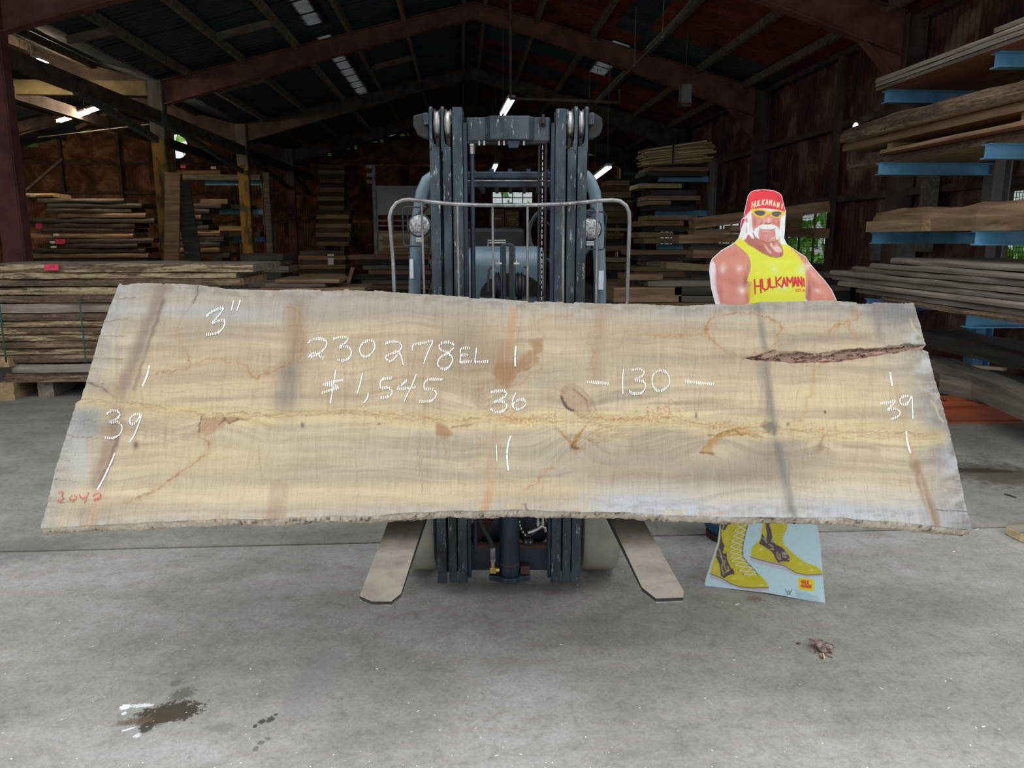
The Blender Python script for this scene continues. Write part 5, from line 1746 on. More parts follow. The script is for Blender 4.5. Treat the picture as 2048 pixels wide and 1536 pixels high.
# right: printed hose loop and steel fittings
Yr = MY + .03
rp = lambda px, py: Vector((rx(px, Yr, py), Yr, rz(py, Yr)))
mb = MB(); mb.tube([rp(1038, 1038), rp(1040, 1052), rp(1045, 1064), rp(1053, 1071), rp(1062, 1071), rp(1070, 1064)], .008, 10)
h2 = part('curved_hose', mb, M['rubber'], fl, smooth=True)
mb = MB()
for a, b in ((1039, 1042), (1040, 1049), (1042, 1055), (1046, 1062), (1050, 1068)):
    p = rp(a, b); mb.box(p.x - .002, p.x + .003, Yr - .0095, Yr - .0085, p.z - .006, p.z + .004)
part('hose_print', mb, M['white_label'], h2)
mb = MB()
mb.tube([rp(1056, 1066), rp(1066, 1063), rp(1076, 1058), rp(1084, 1052), rp(1090, 1055), rp(1092, 1064)], [.007, .009, .008, .01, .009, .007], 8)
part('hose_elbow', mb, M['steel_bright'], h2, smooth=True)
for px in (1076, 1086):
    mb = MB(); p, q_ = rp(px, 1034), rp(px, 1052)
    mb.cyl(p, q_, .0085, 6); mb.cyl(p + (q_ - p) * .5, p + (q_ - p) * .8, .011, 6)
    part('steel_fitting', mb, M['steel_bright'], h2)
# axle hubs behind
for px in (983, 1066):
    Ya = MY + .17
    p = Vector((rx(px, Ya, 1062), Ya, rz(1062, Ya)))
    mb = MB(); mb.lathe([(.045, 0), (.075, .004), (.075, .03), (.03, .05)], (p.x, p.y, p.z), 'y', 28)
    hb_ = part('drive_hub', mb, M['steel_dark'], fl, smooth=True)
    for k in range(8):
        a = k * math.pi / 4
        mb = MB(); mb.cyl((p.x + .055 * math.cos(a), p.y - .004, p.z + .055 * math.sin(a)), (p.x + .055 * math.cos(a), p.y + .01, p.z + .055 * math.sin(a)), .006, 6)
        part('hub_bolt', mb, M['black'], hb_)
mb = MB(); Ya = MY + .15
mb.prism([(rx(938, Ya, 1090), Ya, rz(1092, Ya)), (rx(960, Ya, 1090), Ya, rz(1092, Ya)), (rx(966, Ya, 1070), Ya, rz(1066, Ya)), (rx(985, Ya, 1050), Ya, rz(1048, Ya)), (rx(975, Ya, 1030), Ya, rz(1030, Ya)), (rx(940, Ya, 1040), Ya, rz(1050, Ya))], (0, .02, 0))
br = part('axle_bracket', mb, M['rust_brown'], fl)
for px in (944, 954):
    mb = MB(); mb.cyl((rx(px, Ya, 1084), Ya - .008, rz(1084, Ya)), (rx(px, Ya, 1084), Ya, rz(1084, Ya)), .009, 8)
    part('bolt', mb, M['steel_dark'], br)
# tyres
for x0, x1 in ((rx(806, 3.45, 1100), rx(871, 3.45, 1100)), (rx(1165, 3.45, 1100), rx(1242, 3.45, 1100))):
    R_, wdt = .27, x1 - x0
    Yt = 3.70
    mb = MB()
    mb.lathe([(R_ * .62, .0), (R_ * .9, .0), (R_ - .008, .008), (R_, .03), (R_, wdt - .03), (R_ - .008, wdt - .008), (R_ * .9, wdt), (R_ * .62, wdt)], (x0, Yt, R_), 'x', 56)
    ty = part('front_tyre', mb, M['tyre'], fl, smooth=True)
    mb = MB(); mb.lathe([(.1, -.004), (R_ * .6, -.004), (R_ * .6, wdt + .004), (.1, wdt + .004)], (x0, Yt, R_), 'x', 32)
    part('wheel_rim', mb, M['steel_dark'], ty, smooth=True)
for x0 in (-.46, .32):
    mb = MB(); mb.lathe([(.13, 0), (.2, .004), (.21, .02), (.21, .12), (.2, .136), (.13, .14)], (x0, 5.3, .21), 'x', 40)
    part('rear_tyre', mb, M['tyre'], fl, smooth=True)

# chassis, cowl, seat, counterweight
mb = MB(); mb.box(-.33, .33, 3.95, 5.3, .22, .62)
part('chassis', mb, M['steel_dark'], fl, bevel=.02)
mb = MB()
prof = []
yc0 = 3.72
for i in range(13):
    a = math.pi * i / 12 / 2
    prof.append((yc0 + .16 - .16 * math.cos(a), rz(535, yc0) + (rz(494, yc0) - rz(535, yc0)) * math.sin(a)))
prof += [(4.05, rz(494, yc0)), (4.05, .62), (yc0, .62)]
xa, xb = rx(931, yc0, 540), rx(1090, yc0, 540)
mb.prism([(xa, y, z) for y, z in prof], (xb - xa, 0, 0))
cw = part('dash_cowl', mb, M['cowl'], fl, bevel=.03, smooth=True)
mb = MB()
n = 20
arc = [(rx(1024 + 64 * math.cos(math.pi * i / n), 3.71, 580), 3.71, rz(592 - 46 * math.sin(math.pi * i / n), 3.71)) for i in range(n + 1)]
mb.prism(arc, (0, .03, 0))
part('cowl_opening', mb, M['black'], cw)
mb = MB(); p = [(976, 493), (976, 481), (1011, 481), (1011, 493)]
mb.tube([(rx(a, 3.8, 490), 3.8, rz(b, 3.8)) for a, b in p], .004, 6)
mb.tube([(rx(976, 3.8, 490), 3.8, rz(486, 3.8)), (rx(1011, 3.8, 490), 3.8, rz(486, 3.8))], .004, 6)
part('grab_rail', mb, M['steel_bright'], cw)
mb = MB(); mb.box(rx(935, 4.3, 470), rx(1049, 4.3, 470), 4.2, 4.3, .62, rz(456, 4.3))
part('instrument_panel', mb, M['black'], fl, bevel=.02)
mb = MB(); mb.box(-.24, .24, 4.55, 5.0, .9, 1.02)
st = part('seat', mb, M['rubber'], fl, bevel=.04)
mb = MB(); mb.box(-.22, .22, 4.98, 5.08, 1.0, 1.42)
part('seat_backrest', mb, M['rubber'], st, bevel=.04)
mb = MB(); mb.box(-.32, .32, 4.45, 5.1, .62, .9)
part('engine_hood', mb, M['black'], fl, bevel=.03)
mb = MB(); mb.prism([(-.45, 5.05, .2), (-.45, 5.05, 1.0), (-.38, 5.05, 1.06), (.38, 5.05, 1.06), (.45, 5.05, 1.0), (.45, 5.05, .2)], (0, .62, 0))
part('counterweight', mb, M['cowl'], fl, bevel=.05)
mb = MB()
cc_ = Vector((rx(1122, 4.15, 468), 4.2, rz(468, 4.2)))
ring = [(cc_.x + .17 * math.cos(a), cc_.y + .17 * math.sin(a) * .45, cc_.z + .17 * math.sin(a) * .9) for a in np.linspace(0, 2 * math.pi, 33)[:-1]]
mb.tube(ring, .013, 8, closed=True)
for a in (0.3, 2.4, 4.5):
    mb.tube([cc_, (cc_.x + .17 * math.cos(a), cc_.y + .17 * math.sin(a) * .45, cc_.z + .17 * math.sin(a) * .9)], .008, 6)
mb.cyl(cc_, cc_ + Vector((0, .0, -.5)), .025, 10)
part('steering_wheel', mb, M['black'], fl, smooth=True)

# overhead guard
Yg = 4.0
gp = lambda px, py, Y=Yg: Vector((c(px, py, Y)[0], Y, c(px, py, Y)[1]))
for pts, lab in (([(828, 640), (830, 560), (833, 470), (838, 420), (844, 385), (854, 362), (872, 350)], (823, 518, 828, 556)), ([(1200, 640), (1200, 560), (1197, 470), (1194, 420), (1189, 385), (1180, 362), (1168, 350)], (1197, 541, 1203, 578))):
    P_ = [gp(a, b) for a, b in pts]
    foot = Vector((P_[0].x, Yg - .05, .62))
    mb = MB(); mb.tube([foot] + P_, .032, 12)
    gq = part('guard_post', mb, M['cowl'], fl, smooth=True)
    a, z0, b, z1 = lab
    mb = MB(); p, q_ = gp(a, z0), gp(b, z1)
    mb.box(min(p.x, q_.x) - .004, max(p.x, q_.x) + .004, Yg - .05, Yg - .036, q_.z, p.z)
    part('white_sticker', mb, M['white_label'], gq)
    e = P_[-1]
    mb = MB(); mb.tube([e, (e.x, 4.4, e.z + .03), (e.x, 5.4, e.z + .03), (e.x, 5.6, e.z - .1), (e.x, 5.65, .9)], .03, 10)
    part('guard_side_rail', mb, M['steel_dark'], fl, smooth=True)
eL, eR = gp(872, 350), gp(1168, 350)
zg = eL.z
mb = MB(); mb.box(eL.x, eR.x, Yg - .03, Yg + .03, rz(358, Yg), rz(344, Yg))
gh = part('guard_header', mb, M['steel_dark'], fl, bevel=.006)
mb = MB(); mb.box(eL.x + .1, eR.x - .1, Yg - .034, Yg - .03, rz(363, Yg), rz(361, Yg))
part('bright_strip', mb, M['steel_bright'], gh)
mb = MB(); mb.box(eL.x + .02, eR.x - .02, Yg - .02, Yg + .02, rz(375, Yg), rz(361.5, Yg))
part('guard_lower_bar', mb, M['steel_dark'], fl, bevel=.004)
for i in range(1, 8):
    x = eL.x + (eR.x - eL.x) * i / 8
    mb = MB(); mb.box(x - .01, x + .01, Yg, 5.5, zg - .01, zg + .03)
    part('guard_bar', mb, M['steel_dark'], fl)
# headlights in wire guards
for px, py, s_ in ((839, 451, -1), (1181, 458, 1)):
    Yd = 3.78
    p = Vector((rx(px, Yd, py), Yd, rz(py, Yd)))
    R_ = .054
    mb = MB(); mb.lathe([(R_ * .5, .06), (R_ * .92, .045), (R_ * 1.05, .01), (R_ * 1.05, 0), (R_ * .93, -.004)], (p.x, p.y, p.z), 'y', 32)
    hl = part('headlight', mb, M['steel_dark'], fl, smooth=True)
    mb = MB(); mb.lathe([(R_ * .93, -.003), (R_ * .8, -.009), (R_ * .4, -.013), (.002, -.014)], (p.x, p.y, p.z), 'y', 32)
    part('lamp_lens', mb, M['glass_lamp'], hl, smooth=True)
    mb = MB(); mb.box(p.x - .02, p.x + .02, Yd, Yd + .02, p.z - .082, p.z - .056)
    part('lamp_bracket', mb, M['steel_bright'], hl, bevel=.004)
    mb = MB(); w_ = .075
    x1, x2 = (p.x - w_, p.x + .04) if s_ < 0 else (p.x - .05, p.x + .07)
    loop = [(x2, p.z + .085), (x1 + .012, p.z + .085), (x1, p.z + .073), (x1, p.z - .085), (x1 + .012, p.z - .097), (x2, p.z - .097)]
    if s_ > 0:
        loop = [(x1, p.z + .085), (x2 - .012, p.z + .08), (x2, p.z + .06), (x2 - .004, p.z - .085), (x2 - .012, p.z - .097), (x1, p.z - .097)]
    mb.tube([(x, Yd - .03, z) for x, z in loop], .0042, 7)
    part('wire_guard', mb, M['steel_dark'], hl, smooth=True)
    mb = MB(); mb.tube([(p.x, Yd + .03, p.z + .05), (p.x + s_ * -.01, Yd + .1, p.z + .08), ((eL if s_ < 0 else eR).x + s_ * .05, Yg, p.z + .1)], .012, 8)
    part('lamp_arm', mb, M['black'], hl)

# ================================================================== THE CARDBOARD CUTOUT
A_, B_ = cz(1410, 1171), cz(1650, 1206)
eu = (B_ - A_).normalized()
nrm_ = Vector((-eu.y, eu.x, 0))
nrm_ = nrm_ if nrm_.y > 0 else -nrm_
lean = math.radians(3.5)
ev = Vector((nrm_.x * math.sin(lean), nrm_.y * math.sin(lean), math.cos(lean)))
en = eu.cross(ev)
if en.y < 0: en = -en
def st_uv(px, py):
    r = Vector(cray(px, py))
    k = (A_ - Vector((0, 0, CAMH))).dot(en) / r.dot(en)
    d = r * k + Vector((0, 0, CAMH)) - A_
    return d.dot(eu), d.dot(ev)
def st_p(u, v, n=0.0):
    return A_ + eu * u + ev * v + en * n
u5 = lambda pts: [(x / 5.907 + 1400, y / 5.907 + 360) for x, y in pts]
l6 = lambda pts: [(x / 6.4 + 1380, y / 6.4 + 1020) for x, y in pts]
up_l = u5([(180, 1460), (130, 1280), (108, 1080), (115, 990), (140, 930), (250, 830), (400, 745), (450, 690), (480, 600), (476, 520), (490, 466), (516, 438), (520, 380), (535, 320), (550, 250), (563, 190), (598, 140), (650, 118), (760, 110), (870, 122), (940, 152), (970, 190), (985, 260), (1000, 320), (1016, 370), (1008, 480), (1005, 560), (995, 690), (1030, 760), (1130, 828), (1250, 905), (1300, 985), (1380, 1080), (1480, 1190), (1560, 1300), (1620, 1430)])
OUT = up_l + [(1690, 650), (1668, 700), (1630, 735), (1606, 760), (1600, 850), (1618, 950), (1632, 1020)] + l6([(1620, 150), (1640, 250), (1672, 450), (1700, 850), (1732, 1200), (1300, 1120), (1000, 1062), (195, 972), (188, 940), (200, 880), (250, 720), (300, 580), (350, 420), (375, 250), (382, 130)]) + [(1452, 960), (1466, 860), (1474, 780), (1470, 720), (1446, 680)]
oc = thing('cardboard_cutout', 'flat cardboard cutout of a muscular man in red bandana and yellow shirt', 'cutout', tuple((A_ + B_) / 2), 'C')
ouv = [st_uv(*p) for p in OUT]
mb = MB()
mb.prism([tuple(st_p(u, v, .0008)) for u, v in ouv], tuple(en * .005))
part('foam_board', mb, M['white_tag'], oc)
mb = MB()
um, vm = (ouv[0][0] + ouv[35][0]) / 2, 0
for du in (-.1, .12):
    mb.prism([tuple(st_p(.28 + du, .0, .006)), tuple(st_p(.28 + du, .9, .006)), tuple(st_p(.28 + du, .02, .3) * 1)], tuple(eu * .004))
part('easel_back', mb, M['w_tan'], oc)

uu = [q_[0] for q_ in ouv]
vv = [q_[1] for q_ in ouv]
RES = .00215
nu_, nv_ = int((max(uu) - min(uu)) / RES) + 2, int((max(vv) - min(vv)) / RES) + 2
gu, gv = np.meshgrid(min(uu) + np.arange(nu_) * RES, min(vv) + np.arange(nv_) * RES)
gu, gv = gu.ravel(), gv.ravel()
cx3 = [A_[i] + eu[i] * gu + ev[i] * gv for i in range(3)]
SX, SY = cpx(*cx3)
S_ = Paint(SX, SY)
allsel = np.arange(len(SX))
dist = S_.sdf(OUT, allsel)
S_.fill((234, 240, 246))
def U5(pts, col, k=1, soft=.6, **kw): S_.poly(u5(pts), col, k, soft, **kw)
def U5l(pts, wd, col, k=1, soft=.5, **kw): S_.line(u5(pts), wd / 5.907, col, k, soft, **kw)
def U5s(x, y, rx_, ry_, col, k=1, ang=0, p=2.0): S_.spot(x / 5.907 + 1400, y / 5.907 + 360, rx_ / 5.907, ry_ / 5.907, col, k, ang, p)
SK, SKD, SKH = (220, 144, 126), (176, 96, 84), (250, 222, 214)
# --- unseen middle: shirt, trunks, tights between the visible ends
S_.poly([(1440, 600), (1680, 600), (1690, 650), (1640, 730), (1606, 760), (1478, 760), (1446, 680)], (226, 150, 130))
S_.poly([(1496, 600), (1612, 600), (1604, 770), (1478, 770)], (240, 228, 70))
S_.poly([(1474, 765), (1606, 765), (1602, 850), (1466, 850)], (214, 204, 60))
S_.poly([(1466, 850), (1532, 850), (1518, 960), (1505, 1050), (1440, 1050), (1455, 950)], (214, 204, 60))
S_.poly([(1540, 850), (1602, 850), (1600, 960), (1590, 1050), (1528, 1050)], (214, 204, 60))
# --- arms and shoulders
armL = [(128, 1000), (150, 935), (255, 840), (410, 752), (470, 790), (560, 880), (600, 980), (600, 1100), (585, 1200), (600, 1330), (580, 1470), (215, 1470), (178, 1400), (150, 1250), (128, 1100)]
U5(armL, SK, jag=.6)
U5(([(118, 1000), (150, 950), (182, 1000), (190, 1100), (186, 1200), (200, 1300), (226, 1400), (240, 1470), (190, 1470), (150, 1350), (122, 1150)]), (246, 240, 248), .95, 1.2, jag=1, js=.2)
U5s(330, 900, 120, 60, (226, 140, 116), .5, -25)
U5s(210, 1180, 40, 180, (206, 128, 116), .45)
U5s(272, 1045, 34, 50, (255, 236, 232), .85, 10, 1.6)
U5s(462, 1045, 44, 40, (255, 228, 222), .8, -20, 1.6)
U5s(370, 1080, 60, 80, (206, 118, 104), .35)
U5s(495, 1300, 44, 55, (255, 240, 238), .9, -30, 1.8)
U5s(420, 1230, 110, 34, (206, 124, 110), .45, 20)
U5s(300, 1340, 70, 90, (232, 158, 142), .5)
U5s(250, 1220, 60, 60, (236, 170, 156), .5)
U5s(540, 1190, 26, 60, (150, 84, 78), .7, 20)
U5s(560, 1400, 24, 80, (170, 96, 86), .55)
U5s(400, 980, 150, 60, (236, 158, 138), .4, -15)
U5s(330, 1180, 120, 40, (196, 112, 96), .4, 10)
U5s(240, 1300, 30, 120, (190, 110, 98), .45)
U5s(480, 1420, 70, 60, (240, 178, 164), .5)
U5s(420, 870, 60, 30, (200, 116, 98), .4, -30)
U5l([(520, 1170), (560, 1060), (575, 960)], 12, (176, 100, 90), .6, 1.2)
U5l([(540, 1010), (548, 1040), (552, 1080)], 9, (240, 200, 190), .5, 1)
armR = [(1030, 770), (1130, 838), (1248, 912), (1298, 1000), (1380, 1090), (1478, 1200), (1556, 1310), (1612, 1440), (1560, 1470), (1300, 1440), (1245, 1420), (1245, 1100), (1230, 1000), (1180, 920), (1110, 845)]
U5(armR, SK)
U5s(1270, 1020, 40, 50, (255, 226, 222), .8, 40, 1.7)
U5s(1340, 1120, 26, 60, (244, 190, 180), .6, -40)
U5s(1400, 1180, 60, 26, (240, 180, 170), .5, 40)
U5s(1390, 1310, 36, 24, (252, 220, 214), .8, 30)
U5s(1290, 1300, 20, 100, (150, 88, 84), .7)
U5s(1275, 1400, 30, 60, (160, 100, 100), .6)
U5s(1470, 1330, 40, 70, (236, 160, 146), .6, -30)
U5s(1340, 1230, 30, 40, (188, 110, 100), .5, -30)
U5s(1120, 830, 60, 22, (196, 116, 98), .6, 32)
U5([(1236, 1400), (1262, 1415), (1275, 1440), (1262, 1470), (1236, 1470)], (240, 244, 250), 1, .8)
# --- neck and chest
U5([(505, 700), (545, 660), (620, 620), (940, 620), (985, 790), (988, 880), (960, 912), (900, 922), (830, 912), (740, 870), (640, 800), (560, 760)], (196, 118, 104))
U5s(600, 740, 60, 50, (172, 112, 108), .6)
U5s(700, 800, 90, 28, (160, 86, 76), .6, 30)
U5s(900, 880, 70, 30, (206, 128, 112), .7)
U5([(752, 752), (775, 765), (812, 815), (850, 850), (838, 880), (800, 845), (770, 800)], (236, 198, 190), .75, 1)
U5([(825, 735), (850, 745), (858, 775), (890, 790), (935, 780), (965, 820), (970, 850), (930, 860), (890, 845), (850, 800), (828, 775)], (246, 214, 208), .85, 1.2)
U5s(900, 780, 24, 40, (250, 226, 222), .6, 20)
U5s(960, 880, 18, 24, (150, 78, 70), .6)
# --- hair
HW, HG = (244, 246, 246), (196, 200, 204)
U5([(440, 738), (462, 690), (484, 610), (500, 530), (532, 460), (556, 392), (604, 380), (618, 470), (614, 600), (640, 690), (612, 690), (574, 640), (556, 660), (540, 700), (500, 712), (470, 712)], HW, 1, .7)
U5([(948, 396), (1010, 376), (1006, 480), (1005, 560), (995, 690), (1026, 758), (985, 770), (950, 752), (925, 725), (926, 640), (945, 520)], HW, 1, .7)
U5([(925, 725), (922, 680), (940, 660), (950, 690), (945, 740)], (232, 190, 110), .8, 1)
U5s(480, 700, 26, 14, (240, 206, 110), .8, -30)
U5([(532, 470), (545, 440), (560, 455), (562, 500), (545, 505)], (214, 140, 122), .9, .8)
U5([(548, 520), (560, 600), (548, 650), (540, 600)], (206, 150, 140), .6, .8)
for q_ in ([(575, 420), (590, 520), (590, 620)], [(505, 560), (500, 640), (470, 700)], [(978, 420), (970, 560), (975, 700)], [(600, 470), (600, 560)], [(520, 520), (520, 620), (500, 690)]):
    U5l(q_, 7, HG, .5, .8, jag=1)
# --- face
U5([(606, 390), (955, 400), (948, 520), (938, 600), (930, 690), (880, 722), (800, 738), (700, 705), (644, 640), (618, 560)], (222, 148, 132))
U5s(650, 500, 26, 50, (196, 120, 104), .6)
U5s(740, 480, 40, 26, (240, 180, 166), .7, 20)
U5s(890, 490, 34, 26, (214, 140, 126), .5)
U5s(925, 520, 14, 50, (178, 104, 94), .6)
U5([(648, 450), (652, 500), (644, 560), (636, 500)], (160, 90, 78), .5, 1)
U5([(715, 495), (735, 470), (742, 500), (720, 530), (700, 545)], (186, 108, 94), .6, 1)
U5([(785, 440), (835, 440), (842, 480), (838, 510), (800, 520), (765, 508), (770, 480)], (236, 168, 150), .9, 1.2)
U5s(815, 472, 12, 22, (255, 234, 228), .8)
U5([(770, 498), (785, 505), (815, 512), (838, 500), (836, 518), (800, 524), (772, 514)], (140, 72, 64), .75, .8)
U5([(852, 470), (884, 500), (905, 530), (880, 520), (858, 500)], (190, 112, 98), .6, 1)
# moustache
U5([(705, 540), (735, 524), (770, 530), (800, 526), (850, 526), (900, 540), (930, 566), (940, 600), (938, 660), (925, 700), (902, 706), (892, 660), (890, 612), (885, 584), (800, 574), (702, 584), (694, 610), (692, 650), (704, 700), (676, 688), (648, 660), (632, 620), (650, 575)], (242, 244, 244), 1, .8, jag=.7, js=.3)
for q_ in ([(720, 545), (690, 570), (670, 620)], [(905, 560), (918, 610), (915, 670)], [(760, 540), (730, 560)], [(860, 545), (895, 575)], [(800, 535), (798, 565)]):
    U5l(q_, 5, (206, 208, 210), .7, .7)
U5([(702, 574), (760, 566), (830, 568), (884, 576), (880, 590), (800, 582), (710, 586)], (238, 238, 236), 1, .5)
U5l([(702, 572), (740, 586), (800, 592), (850, 588), (888, 574)], 8, (96, 66, 62), .8, .5)
U5l([(716, 577), (760, 583), (830, 583), (876, 575)], 6, (244, 242, 238), .9, .4)
U5([(698, 590), (760, 584), (830, 584), (886, 592), (890, 650), (886, 690), (840, 714), (770, 720), (710, 700), (694, 650)], (216, 140, 134))
U5s(780, 610, 70, 14, (238, 178, 170), .8)
U5s(760, 625, 40, 6, (170, 96, 90), .5)
U5s(800, 660, 50, 24, (230, 160, 152), .8)
U5s(860, 690, 30, 14, (244, 214, 208), .7, -20)
U5l([(700, 700), (740, 722), (800, 742), (860, 730)], 8, (150, 88, 80), .6, 1)
# --- shirt
SH = [(398, 746), (430, 722), (455, 698), (510, 712), (560, 756), (640, 800), (740, 866), (830, 906), (900, 918), (958, 908), (984, 880), (984, 830), (962, 775), (945, 762), (1028, 760), (1100, 830), (1160, 890), (1215, 970), (1245, 1060), (1250, 1160), (1246, 1300), (1240, 1470), (575, 1470), (590, 1390), (600, 1300), (585, 1230), (556, 1180), (590, 1080), (597, 1000), (585, 920), (540, 860), (470, 800)]
U5(SH, (232, 236, 66))
U5s(480, 740, 60, 24, (246, 214, 40), .8, 30)
U5s(1060, 850, 40, 60, (246, 216, 40), .6, -30)
U5s(1160, 930, 30, 60, (240, 214, 70), .6, -30)
U5s(600, 1350, 40, 90, (232, 214, 30), .7)
U5s(880, 1060, 30, 60, (232, 240, 190), .8, -25)
U5s(1200, 1060, 44, 60, (226, 240, 210), .85)
U5s(980, 1270, 70, 34, (224, 240, 190), .8)
U5s(820, 980, 200, 30, (238, 242, 96), .6)
U5s(600, 1250, 26, 60, (206, 206, 60), .6)
U5l([(400, 748), (470, 802), (540, 862), (585, 922), (597, 1000), (588, 1080)], 7, (150, 110, 60), .6, .6)
U5l([(560, 758), (640, 802), (740, 868), (830, 908), (900, 920), (958, 910), (984, 880)], 7, (160, 110, 70), .55, .6)
U5l([(570, 1215), (600, 1210)], 9, (120, 100, 30), .7, .8)
U5l([(585, 1250), (596, 1235)], 9, (110, 90, 30), .7, .8)
# --- lettering
FONT = {'H': [[(0, 0), (0, 1)], [(1, 0), (1, 1)], [(0, .5), (1, .5)]], 'U': [[(0, 0), (0, .8), (.4, 1), (.8, .9), (1, .7), (1, 0)]], 'L': [[(0, 0), (0, 1), (.9, .95)]],
        'K': [[(0, 0), (0, 1)], [(1, 0), (0, .55), (1, 1)]], 'A': [[(0, 1), (.5, 0), (1, 1)], [(.2, .62), (.8, .62)]], 'M': [[(0, 1), (0, 0), (.5, .6), (1, 0), (1, 1)]], 'N': [[(0, 1), (0, 0), (1, 1), (1, 0)]],
        'I': [[(.5, 0), (.5, 1)]], 'O': [[(.5, 0), (0, .3), (0, .7), (.5, 1), (1, .7), (1, .3), (.5, 0)]], 'G': [[(1, .15), (.5, 0), (0, .3), (0, .7), (.5, 1), (1, .8), (1, .5), (.6, .5)]],
        'E': [[(1, 0), (0, 0), (0, 1), (1, 1)], [(0, .5), (.7, .5)]], 'S': [[(1, .1), (.4, 0), (0, .25), (1, .7), (.6, 1), (0, .9)]], 'T': [[(0, 0), (1, 0)], [(.5, 0), (.5, 1)]], '1': [[(.5, 0), (.5, 1)]], '9': [[(1, .5), (0, .4), (.3, 0), (1, .1), (.9, 1)]], '.': [[(.4, .9), (.5, 1)]],
        'W': [[(0, 0), (.3, 1), (.5, .35), (.7, 1), (1, 0)]]}
def letters(fn, word, boxes, wd, col, jag=0):
    for ch_, (x0, y0, x1, y1, sh) in zip(word, boxes):
        for st in FONT[ch_]:
            fn([(x0 + (x1 - x0) * a + sh * (1 - b), y0 + (y1 - y0) * b) for a, b in st], wd, col, 1, .45, jag=jag, js=.5)
# on the bandana, following its curve
U5([(519, 445), (530, 380), (552, 250), (567, 190), (602, 142), (652, 120), (760, 113), (868, 125), (936, 157), (966, 194), (982, 262), (1010, 366), (985, 372), (930, 352), (860, 344), (780, 336), (700, 335), (620, 345), (600, 358), (560, 395), (532, 440)], (236, 50, 68))
U5([(478, 560), (480, 515), (492, 470), (515, 446), (532, 470), (505, 530), (488, 575)], (214, 50, 78))
U5s(620, 200, 60, 60, (246, 66, 80), .6)
U5s(940, 240, 30, 80, (206, 36, 60), .6)
U5s(560, 330, 20, 60, (200, 34, 60), .5)
bx_ = []
for i in range(9):
    t = i / 8
    x0 = 612 + 345 * (t * .9 + .1 * t * t)
    y0 = 262 - 34 * math.sin(t * math.pi * .9) + 60 * max(0, t - .45)
    bx_.append((x0, y0, x0 + 30 - 10 * t, y0 + 62 - 8 * t, 6))
letters(U5l, 'HULKAMANI', bx_, 12, (246, 238, 196), .3)
# across the chest
hx = [(652, 1178, 720, 1330), (742, 1175, 812, 1300), (832, 1165, 890, 1270), (905, 1150, 965, 1262), (975, 1158, 1020, 1250), (1035, 1150, 1100, 1252), (1112, 1150, 1152, 1250), (1165, 1150, 1205, 1250), (1222, 1165, 1240, 1255)]
letters(U5l, 'HULKAMANI', [(a, b, c_, d, -8) for a, b, c_, d in hx], 20, (222, 42, 62), .5)
for x, y, l_ in ((648, 1318, 34), (716, 1310, 28), (760, 1296, 22), (856, 1262, 24), (968, 1240, 40), (1090, 1246, 22), (1200, 1246, 20)):
    U5l([(x, y), (x + 4, y + l_)], 9, (222, 42, 62), 1, .5)
letters(U5l, 'EST.19', [(1132, 1292, 1148, 1318, 0), (1154, 1290, 1170, 1316, 0), (1174, 1288, 1190, 1314, 0), (1192, 1288, 1200, 1314, 0), (1212, 1294, 1222, 1320, 0), (1226, 1294, 1240, 1320, 0)], 6, (222, 60, 60))
# --- sunglasses
YE = (240, 200, 44)
U5([(592, 344), (640, 338), (710, 340), (775, 352), (810, 366), (830, 372), (870, 360), (930, 360), (1004, 378), (992, 412), (960, 440), (910, 450), (870, 444), (842, 424), (822, 400), (802, 404), (775, 434), (730, 448), (680, 438), (640, 412), (618, 380)], YE)
U5([(640, 370), (690, 360), (740, 364), (772, 378), (768, 398), (745, 418), (710, 424), (676, 414), (650, 394)], (78, 82, 92))
U5([(846, 388), (880, 376), (930, 372), (962, 382), (954, 408), (932, 430), (900, 436), (866, 426), (848, 406)], (84, 88, 96))
U5s(900, 400, 20, 12, (120, 124, 130), .6)
U5l([(945, 405), (935, 425)], 7, (200, 204, 206), .7, .6)
U5l([(600, 348), (700, 344), (800, 364)], 6, (250, 224, 90), .7, .5)

# --- boots and printed base
def L6(pts, col, k=1, soft=.6, **kw): S_.poly(l6(pts), col, k, soft, **kw)
def L6l(pts, wd, col, k=1, soft=.45, **kw): S_.line(l6(pts), wd / 6.4, col, k, soft, **kw)
def L6s(x, y, rx_, ry_, col, k=1, ang=0, p=2.0): S_.spot(x / 6.4 + 1380, y / 6.4 + 1020, rx_ / 6.4, ry_ / 6.4, col, k, ang, p)
L6([(360, 60), (1680, 60), (1660, 160), (1640, 250), (1672, 450), (1720, 850), (1745, 1215), (180, 980), (180, 900), (340, 420)], (206, 240, 252))
BY, PU = (218, 208, 52), (96, 76, 92)
L6([(392, 60), (760, 60), (740, 150), (715, 250), (700, 350), (680, 480), (668, 560), (692, 640), (760, 730), (850, 800), (920, 860), (980, 920), (1003, 990), (800, 1000), (640, 980), (520, 940), (430, 880), (330, 850), (262, 805), (275, 720), (312, 620), (350, 500), (385, 350), (392, 200)], BY)
L6s(330, 740, 40, 70, (236, 220, 110), .8, 20)
L6s(620, 860, 90, 30, (228, 222, 80), .7, 15)
L6s(560, 880, 26, 14, (250, 246, 200), .7)
L6s(920, 960, 24, 10, (252, 248, 210), .8)
L6s(470, 350, 26, 90, (232, 224, 90), .6)
L6([(255, 806), (340, 842), (430, 880), (520, 940), (640, 982), (800, 1002), (1012, 992), (1006, 1032), (900, 1042), (760, 1028), (640, 1008), (540, 975), (430, 932), (340, 890), (256, 868)], (208, 200, 214))
L6l([(256, 812), (340, 846), (430, 884), (520, 944), (640, 984), (800, 1000), (1008, 992)], 9, (84, 70, 84), .9)
